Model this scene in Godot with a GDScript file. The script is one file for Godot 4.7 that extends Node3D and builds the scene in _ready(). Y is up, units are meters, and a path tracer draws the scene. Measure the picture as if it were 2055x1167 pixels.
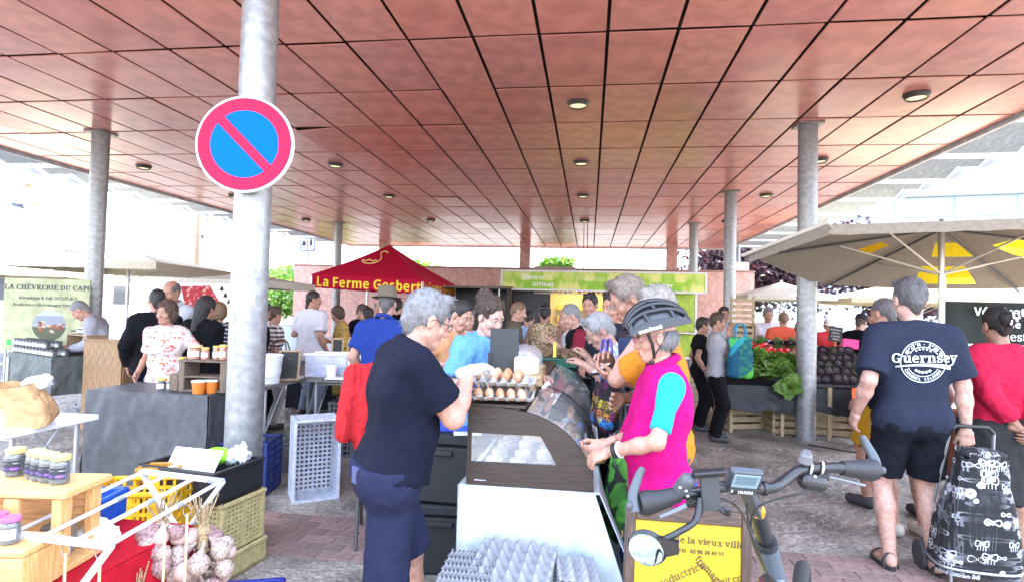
extends Node3D
class G:
	var v := PackedVector3Array()
	var n := PackedVector3Array()
	var uv := PackedVector2Array()
	var i := PackedInt32Array()
	func vert(p: Vector3, nn: Vector3, t := Vector2.ZERO) -> int:
		v.append(p); n.append(nn); uv.append(t)
		return v.size() - 1
	func tri(a: int, b: int, c: int) -> void:  # counter-clockwise seen from outside
		i.append(a); i.append(c); i.append(b)
	func quad(a: Vector3, b: Vector3, c: Vector3, d: Vector3) -> void:
		var nn := (b - a).cross(d - a).normalized()
		var k := vert(a, nn, Vector2(0, 1)); vert(b, nn, Vector2(1, 1)); vert(c, nn, Vector2(1, 0)); vert(d, nn, Vector2(0, 0))
		tri(k, k + 1, k + 2); tri(k, k + 2, k + 3)
	func flat(a: Vector3, b: Vector3, c: Vector3) -> void:
		var nn := (b - a).cross(c - a).normalized()
		var k := vert(a, nn); vert(b, nn); vert(c, nn)
		tri(k, k + 1, k + 2)
	func box(at: Vector3, s: Vector3, bev := 0.003, b := Basis.IDENTITY) -> void:
		var h := s / 2.0
		bev = minf(bev, minf(h.x, minf(h.y, h.z)) * 0.6)
		var id := {}
		for ax in 3:
			for sg in [-1.0, 1.0]:
				for q in [-1.0, 1.0]:
					for w in [-1.0, 1.0]:
						var p := Vector3.ZERO
						var o1 := (ax + 1) % 3
						var o2 := (ax + 2) % 3
						p[ax] = sg * h[ax]; p[o1] = q * (h[o1] - bev); p[o2] = w * (h[o2] - bev)
						var nn := Vector3.ZERO
						nn[ax] = sg
						var key := [ax, 0, 0, 0]
						key[1 + ax] = int(sg); key[1 + o1] = int(q); key[1 + o2] = int(w)
						id[key] = vert(at + b * p, b * nn)
		for ax in 3:
			var o1 := (ax + 1) % 3
			var o2 := (ax + 2) % 3
			for sg in [-1, 1]:
				var ks := []
				for qw in [[-1, -1], [1, -1], [1, 1], [-1, 1]]:
					var key := [ax, 0, 0, 0]
					key[1 + ax] = sg; key[1 + o1] = qw[0]; key[1 + o2] = qw[1]
					ks.append(id[key])
				if sg < 0: ks.reverse()
				tri(ks[0], ks[1], ks[2]); tri(ks[0], ks[2], ks[3])
			for q in [-1, 1]:
				for w in [-1, 1]:  # edge along ax between faces o1 and o2
					var e := []
					for f in [o1, o2]:
						for sg in [-1, 1]:
							var key := [f, 0, 0, 0]
							key[1 + ax] = sg; key[1 + o1] = q; key[1 + o2] = w
							e.append(id[key])
					if q * w < 0:
						tri(e[0], e[1], e[3]); tri(e[0], e[3], e[2])
					else:
						tri(e[1], e[0], e[2]); tri(e[1], e[2], e[3])
		for sx in [-1, 1]:
			for sy in [-1, 1]:
				for sz in [-1, 1]:
					var a: int = id[[0, sx, sy, sz]]
					var c: int = id[[1, sx, sy, sz]]
					var d: int = id[[2, sx, sy, sz]]
					if sx * sy * sz > 0: tri(a, c, d)
					else: tri(a, d, c)
	func bar(a: Vector3, b: Vector3, w: float, t: float, up := Vector3.UP, bev := 0.002) -> void:
		var d := b - a
		var y := d.normalized()
		var x := up.cross(y)
		if x.length() < 0.01: x = Vector3.RIGHT.cross(y)
		x = x.normalized()
		box((a + b) / 2.0, Vector3(w, d.length(), t), bev, Basis(x, y, x.cross(y)))
	func tube(pts: Array, r: Variant, sides := 8, capped := true, squash := 1.0) -> void:
		var m := pts.size()
		var t: Vector3 = (pts[1] - pts[0]).normalized()
		var x := t.cross(Vector3.UP if absf(t.y) < 0.9 else Vector3.RIGHT).normalized()
		var first := v.size()
		for k in m:
			var t2: Vector3 = (pts[mini(k + 1, m - 1)] - pts[maxi(k - 1, 0)]).normalized()
			x = (x - t2 * x.dot(t2)).normalized()
			var y := t2.cross(x)
			var rr: float = r[k] if r is Array else r
			for s in sides + 1:
				var an := TAU * s / sides
				var o := x * cos(an) + y * sin(an) * squash
				vert(pts[k] + o * rr, o.normalized(), Vector2(float(s) / sides, float(k) / (m - 1)))
		for k in m - 1:
			for s in sides:
				var a := first + k * (sides + 1) + s
				var b := a + sides + 1
				tri(a, a + 1, b + 1); tri(a, b + 1, b)
		if capped:
			for e in [0, m - 1]:
				var nn: Vector3 = (pts[0] - pts[1]).normalized() if e == 0 else (pts[m - 1] - pts[m - 2]).normalized()
				var c := vert(pts[e], nn)
				var st := v.size()
				for s in sides: vert(v[first + e * (sides + 1) + s], nn)
				for s in sides:
					if e == 0: tri(c, st + (s + 1) % sides, st + s)
					else: tri(c, st + s, st + (s + 1) % sides)
	func lathe(prof: Array, seg := 16, x := Transform3D.IDENTITY, smooth := false) -> void:
		# profile of (radius, height) from bottom to top, outside on the right
		for k in prof.size() - 1:
			var p0: Vector2 = prof[k]
			var p1: Vector2 = prof[k + 1]
			var d := p1 - p0
			var nn := Vector2(d.y, -d.x).normalized()
			var n0 := nn
			var n1 := nn
			if smooth:
				if k > 0:
					var e: Vector2 = p1 - prof[k - 1]
					n0 = Vector2(e.y, -e.x).normalized()
				if k < prof.size() - 2:
					var e: Vector2 = prof[k + 2] - p0
					n1 = Vector2(e.y, -e.x).normalized()
			var st := v.size()
			for s in seg + 1:
				var an := TAU * s / seg
				var c := cos(an)
				var q := sin(an)
				vert(x * Vector3(p0.x * c, p0.y, p0.x * q), (x.basis * Vector3(n0.x * c, n0.y, n0.x * q)).normalized(), Vector2(float(s) / seg, 0))
				vert(x * Vector3(p1.x * c, p1.y, p1.x * q), (x.basis * Vector3(n1.x * c, n1.y, n1.x * q)).normalized(), Vector2(float(s) / seg, 1))
			for s in seg:
				var a := st + s * 2
				tri(a, a + 1, a + 3); tri(a, a + 3, a + 2)
	func cyl(at: Vector3, r: float, h: float, seg := 16, bev := 0.002) -> void:
		lathe([Vector2(0, 0), Vector2(r - bev, 0), Vector2(r, bev), Vector2(r, h - bev), Vector2(r - bev, h), Vector2(0, h)], seg, Transform3D(Basis.IDENTITY, at))
	func ball(at: Vector3, r: Vector3, seg := 12, rings := 8, b := Basis.IDENTITY) -> void:
		var st := v.size()
		for k in rings + 1:
			var la := PI * k / rings - PI / 2
			for s in seg + 1:
				var lo := TAU * s / seg
				var d := Vector3(cos(la) * cos(lo), sin(la), cos(la) * sin(lo))
				vert(at + b * (d * r), (b * (d / r)).normalized(), Vector2(float(s) / seg, float(k) / rings))
		for k in rings:
			for s in seg:
				var a := st + k * (seg + 1) + s
				var c := a + seg + 1
				tri(a, c, c + 1); tri(a, c + 1, a + 1)
	func prism(poly: PackedVector2Array, depth: float, x := Transform3D.IDENTITY) -> void:  # outline in xy, thickness along z
		var ids := Geometry2D.triangulate_polygon(poly)
		var area := 0.0
		for k in poly.size():
			var p := poly[k]
			var q := poly[(k + 1) % poly.size()]
			area += p.x * q.y - q.x * p.y
		for side in [1.0, -1.0]:
			var st := v.size()
			for p in poly: vert(x * Vector3(p.x, p.y, side * depth / 2), (x.basis * Vector3(0, 0, side)).normalized(), p)
			for k in range(0, ids.size(), 3):
				var a := ids[k]
				var b := ids[k + 1]
				var c := ids[k + 2]
				var ccw := (poly[b] - poly[a]).cross(poly[c] - poly[a]) > 0
				if ccw == (side > 0): tri(st + a, st + b, st + c)
				else: tri(st + a, st + c, st + b)
		for k in poly.size():
			var p := poly[k]
			var q := poly[(k + 1) % poly.size()]
			if area < 0:
				var t := p
				p = q; q = t
			quad(x * Vector3(p.x, p.y, depth / 2), x * Vector3(p.x, p.y, -depth / 2), x * Vector3(q.x, q.y, -depth / 2), x * Vector3(q.x, q.y, depth / 2))
	func sheet(nu: int, nv: int, fn: Callable, th := 0.004) -> void:  # fn(u, v) -> Vector3, front where d/du x d/dv points
		var ps := PackedVector3Array()
		for b in nv + 1:
			for a in nu + 1: ps.append(fn.call(float(a) / nu, float(b) / nv))
		var ns := PackedVector3Array()
		for b in nv + 1:
			for a in nu + 1:
				var du := ps[b * (nu + 1) + mini(a + 1, nu)] - ps[b * (nu + 1) + maxi(a - 1, 0)]
				var dv := ps[mini(b + 1, nv) * (nu + 1) + a] - ps[maxi(b - 1, 0) * (nu + 1) + a]
				ns.append(du.cross(dv).normalized())
		var st := v.size()
		var m := ps.size()
		for s in [1.0, -1.0]:
			if s < 0 and th <= 0: break
			for k in m: vert(ps[k] + ns[k] * th * 0.5 * s, ns[k] * s, Vector2(float(k % (nu + 1)) / nu, 1.0 - float(k / (nu + 1)) / nv))
		for b in nv:
			for a in nu:
				var p := st + b * (nu + 1) + a
				var q := p + nu + 1
				tri(p, p + 1, q + 1); tri(p, q + 1, q)
				if th > 0: tri(p + m, q + 1 + m, p + 1 + m); tri(p + m, q + m, q + 1 + m)
		if th > 0:
			var rim := []
			for a in nu: rim.append([a, a + 1])
			for b in nv: rim.append([b * (nu + 1) + nu, (b + 1) * (nu + 1) + nu])
			for a in nu: rim.append([nv * (nu + 1) + nu - a, nv * (nu + 1) + nu - a - 1])
			for b in nv: rim.append([(nv - b) * (nu + 1), (nv - b - 1) * (nu + 1)])
			for e in rim: quad(v[st + e[0] + m], v[st + e[1] + m], v[st + e[1]], v[st + e[0]])
	func add(o: G, x := Transform3D.IDENTITY) -> void:
		var st := v.size()
		var ib := x.basis.inverse().transposed()
		for p in o.v: v.append(x * p)
		for p in o.n: n.append((ib * p).normalized())
		uv.append_array(o.uv)
		if x.basis.determinant() < 0:
			for k in range(0, o.i.size(), 3):
				i.append(o.i[k] + st); i.append(o.i[k + 2] + st); i.append(o.i[k + 1] + st)
		else:
			for k in o.i: i.append(k + st)
	func smooth() -> void:
		n.resize(v.size()); n.fill(Vector3.ZERO)
		for k in range(0, i.size(), 3):
			var nn := (v[i[k + 2]] - v[i[k]]).cross(v[i[k + 1]] - v[i[k]])
			n[i[k]] += nn; n[i[k + 1]] += nn; n[i[k + 2]] += nn
		for k in n.size(): n[k] = n[k].normalized()
	func mesh() -> ArrayMesh:
		var a := []
		a.resize(Mesh.ARRAY_MAX)
		a[Mesh.ARRAY_VERTEX] = v; a[Mesh.ARRAY_NORMAL] = n; a[Mesh.ARRAY_INDEX] = i
		if uv.size() == v.size(): a[Mesh.ARRAY_TEX_UV] = uv
		var m := ArrayMesh.new()
		m.add_surface_from_arrays(Mesh.PRIMITIVE_TRIANGLES, a)
		return m

var rng := RandomNumberGenerator.new()
var used := {}
var tex := {}
var mcache := {}
var nz := FastNoiseLite.new()

func numbered(called: String) -> String:
	used[called] = used.get(called, 0) + 1
	return called if used[called] == 1 else "%s_%03d" % [called, used[called] - 1]
func tag(o: Node, label: String, category := "", group := "", kind := "") -> Node:
	if label: o.set_meta("label", label)
	if category: o.set_meta("category", category)
	if group: o.set_meta("group", group)
	if kind: o.set_meta("kind", kind)
	return o
func thing(called: String, label: String, category: String, at := Vector3.ZERO, turn := 0.0, group := "") -> Node3D:
	var o := Node3D.new()
	o.name = numbered(called)
	add_child(o)
	o.position = at
	o.rotation_degrees.y = turn
	tag(o, label, category, group)
	return o
func part(parent: Node, called: String, g: Variant, m: Material, at := Vector3.ZERO, turn := Vector3.ZERO) -> MeshInstance3D:
	var o := MeshInstance3D.new()
	o.mesh = g.mesh() if g is G else g
	o.material_override = m
	o.name = called if parent != self else numbered(called)
	parent.add_child(o, true)
	o.position = at
	o.rotation_degrees = turn
	return o
func solo(called: String, g: Variant, m: Material, label: String, category: String, group := "", at := Vector3.ZERO, turn := Vector3.ZERO) -> MeshInstance3D:
	var o := part(self, called, g, m, at, turn)
	tag(o, label, category, group)
	return o
func structure(called: String, g: Variant, m: Material) -> MeshInstance3D:
	var o := part(self, called, g, m)
	o.set_meta("kind", "structure")
	return o
func copy(o: Node3D, at: Vector3, turn: Vector3, label: String) -> Node3D:
	var c: Node3D = o.duplicate()
	c.name = numbered(RegEx.create_from_string("_\\d{3}$").sub(String(o.name), ""))
	add_child(c)
	c.position = at
	c.rotation_degrees = turn
	if label: c.set_meta("label", label)
	return c
func BX(at: Vector3, s: Vector3, bev := 0.003, b := Basis.IDENTITY) -> G:
	var g := G.new()
	g.box(at, s, bev, b)
	return g
func TB(pts: Array, r: Variant, sides := 8) -> G:
	var g := G.new()
	g.tube(pts, r, sides)
	return g
func curve(pts: Array, per := 6) -> Array:  # smooth line through the points
	var out := []
	for k in pts.size() - 1:
		var p0: Vector3 = pts[maxi(k - 1, 0)]
		var p3: Vector3 = pts[mini(k + 2, pts.size() - 1)]
		for s in per: out.append(pts[k].cubic_interpolate(pts[k + 1], p0, p3, float(s) / per))
	out.append(pts[-1])
	return out
func words(parent: Node, called: String, s: String, size: float, m: Material, x: Transform3D, bold := true, italic := false, serif := false, depth := 0.004) -> MeshInstance3D:
	var f := SystemFont.new()
	f.font_names = PackedStringArray(["Droid Serif" if serif else "Droid Sans"])
	f.font_weight = 700 if bold else 400
	f.font_italic = italic
	var t := TextMesh.new()
	t.text = s
	t.font = f
	t.font_size = 48
	t.pixel_size = size / 48.0
	t.depth = depth
	t.curve_step = 2.0
	var o := part(parent, called, t, m)
	o.transform = x
	return o

# ---------- materials
func lin(r: float, g: float, b: float) -> Color:
	return Color(r, g, b).linear_to_srgb()
func noise_tex(key: String, freq: float, octaves: int, lo: float, hi: float, as_normal := false, kind := FastNoiseLite.TYPE_SIMPLEX_SMOOTH, bump := 4.0) -> NoiseTexture2D:
	if tex.has(key): return tex[key]
	var t := NoiseTexture2D.new()
	t.width = 512; t.height = 512; t.seamless = true
	var nn := FastNoiseLite.new()
	nn.noise_type = kind; nn.frequency = freq; nn.fractal_octaves = octaves; nn.seed = key.hash() % 1000
	t.noise = nn
	if as_normal:
		t.as_normal_map = true
		t.bump_strength = bump
	else:
		var gr := Gradient.new()
		gr.colors = PackedColorArray([Color(lo, lo, lo), Color(hi, hi, hi)])
		t.color_ramp = gr
	tex[key] = t
	return t
func mt(col: Color, rough := 0.6, metal := 0.0, kind := "", scale := 1.0, bump := 0.0) -> StandardMaterial3D:
	var key := str([col, rough, metal, kind, scale, bump])
	if mcache.has(key): return mcache[key]
	var m := StandardMaterial3D.new()
	m.albedo_color = col
	m.roughness = rough
	m.metallic = metal
	if kind:
		m.uv1_triplanar = true
		m.uv1_scale = Vector3.ONE * scale
		match kind:
			"cloth":
				m.metallic_specular = 0.25
				m.albedo_texture = noise_tex("cloth", 0.02, 5, 0.86, 1.0)
				m.normal_enabled = true
				m.normal_texture = noise_tex("weave", 0.25, 2, 0, 1, true)
				m.normal_scale = 0.5
				if col.get_luminance() > 0.4:
					m.rim_enabled = true
					m.rim = 0.1
			"cloud": m.albedo_texture = noise_tex("cloud", 0.012, 5, 0.8, 1.0)
			"dirty": m.albedo_texture = noise_tex("dirty", 0.02, 6, 0.35, 1.05)
			"stain":
				m.albedo_texture = noise_tex("stain", 0.009, 7, 0.85, 1.0)
			"speck":
				m.albedo_texture = noise_tex("speck", 0.2, 3, 0.45, 1.1)
			"skin":
				m.albedo_texture = noise_tex("skin", 0.03, 5, 0.72, 1.0)
				m.subsurf_scatter_enabled = true
				m.subsurf_scatter_strength = 0.12
			"hair":
				m.albedo_texture = noise_tex("hair", 0.12, 4, 0.62, 1.05)
				m.uv1_scale = Vector3(26, 5, 26)
		if bump > 0.0:
			m.normal_enabled = true
			m.normal_texture = noise_tex("bump", 0.05, 5, 0, 1, true)
			m.normal_scale = bump
	mcache[key] = m
	return m
func wood(col: Color, axis: int, rough := 0.65, contrast := 0.55) -> StandardMaterial3D:
	var key := str(["wood", col, axis, rough, contrast])
	if mcache.has(key): return mcache[key]
	var m := StandardMaterial3D.new()
	m.albedo_color = col
	m.roughness = rough
	m.albedo_texture = noise_tex("grain%d" % int(contrast * 100), 0.02, 5, contrast, 1.05)
	m.uv1_triplanar = true
	var s := Vector3(9, 9, 9)
	s[axis] = 0.7
	m.uv1_scale = s
	m.normal_enabled = true
	m.normal_texture = noise_tex("grain_bump", 0.03, 4, 0, 1, true)
	m.normal_scale = 0.35
	mcache[key] = m
	return m
func cloth(r: float, g: float, b: float) -> StandardMaterial3D:
	return mt(lin(r, g, b), 0.9, 0.0, "cloth", 3.0)
func plastic(r: float, g: float, b: float, rough := 0.42) -> StandardMaterial3D:
	return mt(lin(r, g, b), rough, 0.0, "cloud", 3.0)
func glass(a := 0.12, r := 0.85, g := 0.95, b := 0.95) -> StandardMaterial3D:
	var key := str(["glass", a, r, g, b])
	if mcache.has(key): return mcache[key]
	var m := StandardMaterial3D.new()
	m.albedo_color = Color(r, g, b, a)
	m.transparency = BaseMaterial3D.TRANSPARENCY_ALPHA
	m.roughness = 0.03
	mcache[key] = m
	return m
func pattern(key: String, size: int, base: Color, fn: Callable, scale: float, rough := 0.9) -> StandardMaterial3D:
	if mcache.has(key): return mcache[key]
	var im := Image.create_empty(size, size, false, Image.FORMAT_RGB8)
	im.fill(base)
	fn.call(im)
	var m := StandardMaterial3D.new()
	m.albedo_texture = ImageTexture.create_from_image(im)
	m.uv1_triplanar = true
	m.uv1_scale = Vector3.ONE * scale
	m.roughness = rough
	m.normal_enabled = true
	m.normal_texture = noise_tex("weave", 0.25, 2, 0, 1, true)
	m.normal_scale = 0.4
	mcache[key] = m
	return m
func blot(im: Image, c: Vector2, r: float, col: Color, squash := 1.0, turn := 0.0) -> void:
	var s := im.get_width()
	for y in range(int(c.y - r), int(c.y + r) + 1):
		for x in range(int(c.x - r), int(c.x + r) + 1):
			var d := (Vector2(x, y) - c).rotated(-turn)
			d.y /= squash
			if d.length() <= r: im.set_pixel(posmod(x, s), posmod(y, s), col)
func stripes(key: String, a: Color, b: Color, period: float, share: float) -> StandardMaterial3D:
	return pattern(key, 64, a, func(im: Image): im.fill_rect(Rect2i(0, 0, 64, int(64 * share)), b), 1.0 / period)
const CEIL := 3.943
func setting_light() -> void:
	var cam := Camera3D.new()
	cam.name = "camera"
	add_child(cam)
	cam.transform = Transform3D(Basis(Vector3(0.99074, 0.024647, -0.133518), Vector3(-0.019909, 0.999128, 0.036707), Vector3(0.134306, -0.033709, 0.990366)), Vector3(0, 1.51, 0))
	cam.fov = 53.62
	cam.near = 0.05
	cam.far = 4000.0
	cam.current = true
	var sun := DirectionalLight3D.new()
	sun.name = "sun"
	sun.light_energy = 1.6
	sun.light_color = Color(1.0, 0.93, 0.82)
	sun.light_angular_distance = 0.5
	sun.shadow_enabled = true
	add_child(sun)
	sun.look_at_from_position(Vector3.ZERO, Vector3(-0.5, -1.3, 0.5))
	var sky := ProceduralSkyMaterial.new()
	sky.sky_top_color = Color(0.68, 0.77, 0.92)
	sky.sky_horizon_color = Color(0.94, 0.965, 0.98)
	sky.sky_curve = 0.12
	sky.ground_horizon_color = Color(0.7, 0.72, 0.72)
	sky.ground_bottom_color = Color(0.5, 0.5, 0.5)
	sky.sun_angle_max = 1.0
	var im := Image.create_empty(512, 256, false, Image.FORMAT_RGBA8)
	var cn := FastNoiseLite.new()
	cn.seed = 5; cn.frequency = 1.6; cn.fractal_octaves = 5
	for y in 256:
		for x in 512:
			var la := PI / 2 - PI * (y + 0.5) / 256
			var lo := TAU * (x + 0.5) / 512
			var d := Vector3(cos(la) * cos(lo), sin(la) * 2.6, cos(la) * sin(lo))
			var c := smoothstep(-0.02, 0.42, cn.get_noise_3dv(d))
			im.set_pixel(x, y, Color(1, 0.97, 0.93, c * 0.75 if la > 0 else 0.0))
	sky.sky_cover = ImageTexture.create_from_image(im)
	sky.energy_multiplier = 1.25
	var env := Environment.new()
	env.background_mode = Environment.BG_SKY
	env.sky = Sky.new()
	env.sky.sky_material = sky
	env.tonemap_mode = Environment.TONE_MAPPER_LINEAR
	env.tonemap_exposure = 6.8
	env.sdfgi_enabled = true
	env.ssao_enabled = true
	env.ssil_enabled = true
	var we := WorldEnvironment.new()
	we.name = "surroundings"
	we.environment = env
	add_child(we)

func ground_mat(key: String, c0: Color, c1: Color, scale: float, rough: float) -> StandardMaterial3D:
	var m := StandardMaterial3D.new()
	var t := noise_tex(key, 0.008, 8, 0, 1)
	var gr := Gradient.new()
	gr.offsets = PackedFloat32Array([0.2, 0.5, 0.8])
	gr.colors = PackedColorArray([c0, c0.lerp(c1, 0.6), c1])
	t.color_ramp = gr
	m.albedo_texture = t
	m.uv1_triplanar = true
	m.uv1_world_triplanar = true
	m.uv1_scale = Vector3.ONE * scale
	m.roughness = rough
	m.normal_enabled = true
	m.normal_texture = noise_tex("bump", 0.05, 5, 0, 1, true)
	m.normal_scale = 1.0
	m.detail_enabled = true
	m.detail_uv_layer = BaseMaterial3D.DETAIL_UV_1
	m.detail_blend_mode = BaseMaterial3D.BLEND_MODE_MUL
	m.detail_albedo = noise_tex("grit", 0.16, 4, 0.6, 1.0)
	return m

func build_setting() -> void:
	var g := G.new()
	g.box(Vector3(0, -0.26, -60), Vector3(2400, 0.5, 2400), 0.0)
	structure("ground", g, ground_mat("asphalt", lin(0.16, 0.155, 0.15), lin(0.25, 0.24, 0.23), 0.15, 0.9))
	var conc := ground_mat("concrete", lin(0.24, 0.212, 0.18), lin(0.54, 0.485, 0.42), 0.42, 0.55)
	g = G.new()
	g.box(Vector3(-2.2, -0.05, -10.5), Vector3(17.4, 0.1, 25.0), 0.002)
	structure("pavement", g, conc)
	# red brick bands laid flush along the column lines, brick by brick
	var bm := []
	for k in 4: bm.append(mt(lin(0.25 + 0.03 * k, 0.175 + 0.016 * k, 0.15 + 0.015 * k), 0.75, 0.0, "cloud", 2.5, 0.3))
	var bed := G.new()
	bed.box(Vector3(-2.2, 0.001, -3.62), Vector3(17.2, 0.006, 0.66), 0.0)
	var band := structure("brick_band", bed, mt(lin(0.24, 0.19, 0.165), 0.9, 0.0, "cloud", 3.0))
	var br := BX(Vector3.ZERO, Vector3(0.216, 0.01, 0.106), 0.003)
	var brm := br.mesh()
	rng.seed = 11
	for r in 6:
		for c in 46:
			var x := -4.9 + c * 0.22 + (0.11 if r % 2 else 0.0)
			var o := part(band, "brick", brm, bm[rng.randi() % 4], Vector3(x, 0.003 + rng.randf() * 0.002, -3.9 + r * 0.11))
			o.rotation.y = rng.randf_range(-0.01, 0.01)
	build_roof()
	build_columns()
	build_outside()

func build_roof() -> void:
	var roof := thing("canopy_roof", "wide flat canopy roof with salmon red ceiling panels over the market", "canopy")
	var slab := G.new()
	var z0 := -2.585
	var z1 := -21.785
	slab.box(Vector3(-2.3, CEIL + 0.24, (z0 + z1) / 2), Vector3(14.5, 0.36, z0 - z1), 0.01)
	part(roof, "roof_slab", slab, mt(lin(0.035, 0.03, 0.028), 0.9))
	var trim := G.new()
	for s in [[-9.53, 0.06], [4.95, 0.06]]: trim.box(Vector3(s[0], CEIL + 0.1, (z0 + z1) / 2), Vector3(s[1], 0.3, z0 - z1 + 0.1), 0.004)
	trim.box(Vector3(-2.3, CEIL + 0.1, z1 - 0.03), Vector3(14.4, 0.3, 0.06), 0.004)
	trim.box(Vector3(-2.3, CEIL + 0.1, z0 + 0.03), Vector3(14.4, 0.3, 0.06), 0.004)
	part(roof, "edge_trim", trim, mt(lin(0.62, 0.66, 0.7), 0.5, 0.0, "cloud", 1.0))
	var mats := []
	for k in 6:
		var m := mt(lin(0.7 + 0.03 * (k % 3), 0.27 + 0.015 * (k % 3) + 0.016 * (k / 3), 0.235 + 0.02 * (k / 3)), 0.2 + 0.03 * (k % 3), 0.0, "stain", 0.55 + 0.09 * k, 0.05)
		mats.append(m)
	var pm := BX(Vector3.ZERO, Vector3(0.570, 0.014, 1.154), 0.004).mesh()
	var far := G.new()
	var fp := BX(Vector3.ZERO, Vector3(0.570, 0.014, 1.154), 0.004)
	rng.seed = 4
	for r in range(-2, 14):
		for c in range(-16, 8):
			var x := 0.1096 + (c + 0.5) * 0.6
			var z := -(4.985 + (r + 0.5) * 1.2)
			var tilt := Vector3(rng.randf_range(-0.0035, 0.0035), 0, rng.randf_range(-0.006, 0.006))
			var y := CEIL + rng.randf_range(0, 0.006)
			if rng.randf() < 0.035: tilt.x *= 4.0; y -= 0.004
			if r == 2 and c == -7: tilt = Vector3(0.0, 0, 0.07); y -= 0.02   # the panel that hangs loose
			var hidden: bool = r < -1 or r > 10
			var at := Vector3(x, y + 0.008, z)
			if hidden: far.add(fp, Transform3D(Basis.from_euler(tilt), at))
			else:
				var o := part(roof, "ceiling_panel", pm, mats[rng.randi() % 6], at)
				o.rotation = tilt
	tag(part(roof, "ceiling_panels", far, mats[1]), "", "", "", "stuff")
	# round ceiling lights
	var lm := StandardMaterial3D.new()
	lm.albedo_color = Color(0.95, 0.92, 0.8)
	lm.emission_enabled = true
	lm.emission = Color(1.0, 0.93, 0.7)
	lm.emission_energy_multiplier = 0.14
	var rim := mt(lin(0.05, 0.045, 0.04), 0.4)
	var ring := G.new()
	ring.lathe([Vector2(0.118, 0.03), Vector2(0.13, 0.0), Vector2(0.13, -0.012), Vector2(0.105, -0.05), Vector2(0.098, -0.045), Vector2(0.098, 0.0)].map(func(p): return Vector2(p.x, p.y)), 24)
	ring.smooth()
	var lens := G.new()
	lens.lathe([Vector2(0, -0.045), Vector2(0.05, -0.042), Vector2(0.1, -0.03)], 24, Transform3D.IDENTITY, true)
	var rows := {-6.65: "nearest row", -9.3: "second row", -11.97: "third row", -15.3: "farthest row"}
	var cols := {-8.02: "far left line", -4.38: "line above the jar tables", -0.18: "line above the egg counter", 3.45: "line above the vegetable stall"}
	var rm := ring.mesh()
	var lmesh := lens.mesh()
	for x in cols:
		for z in rows:
			if x < -4.0 and z == -6.65: continue
			var t := thing("ceiling_light", "round ceiling light in dark ring, %s, %s" % [cols[x], rows[z]], "ceiling light", Vector3(x, CEIL - 0.002, z), 0, "round ceiling lights")
			part(t, "rim", rm, rim)
			part(t, "lens", lmesh, lm)
	# sunshade louvres beyond both long edges
	var lou := mt(lin(0.34, 0.4, 0.46), 0.5, 0.0, "cloud", 1.5)
	for side in [-1.0, 1.0]:
		var t := thing("louvre_sunshade", "pale grey metal louvre sunshade along the %s canopy edge" % ("left" if side < 0 else "right"), "sunshade")
		var xe := -9.56 if side < 0 else 4.98
		var blade := BX(Vector3.ZERO, Vector3(1.06, 0.018, 0.5), 0.003).mesh()
		var arm := BX(Vector3.ZERO, Vector3(1.1, 0.07, 0.04), 0.004).mesh()
		var k := 0
		var z := -3.0
		while z > -21.6:
			var b := part(t, "louvre_blade", blade, lou, Vector3(xe + side * 0.55, CEIL + 0.12, z))
			b.rotation_degrees.x = -22
			if k % 2 == 0: part(t, "bracket", arm, mt(lin(0.6, 0.64, 0.68), 0.5), Vector3(xe + side * 0.55, CEIL + 0.02, z + 0.42))
			z -= 0.84
			k += 1
		var beam := BX(Vector3(xe + side * 1.13, CEIL + 0.06, -12.2), Vector3(0.05, 0.16, 19.0), 0.004)
		part(t, "edge_beam", beam, mt(lin(0.7, 0.73, 0.76), 0.45))

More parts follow.
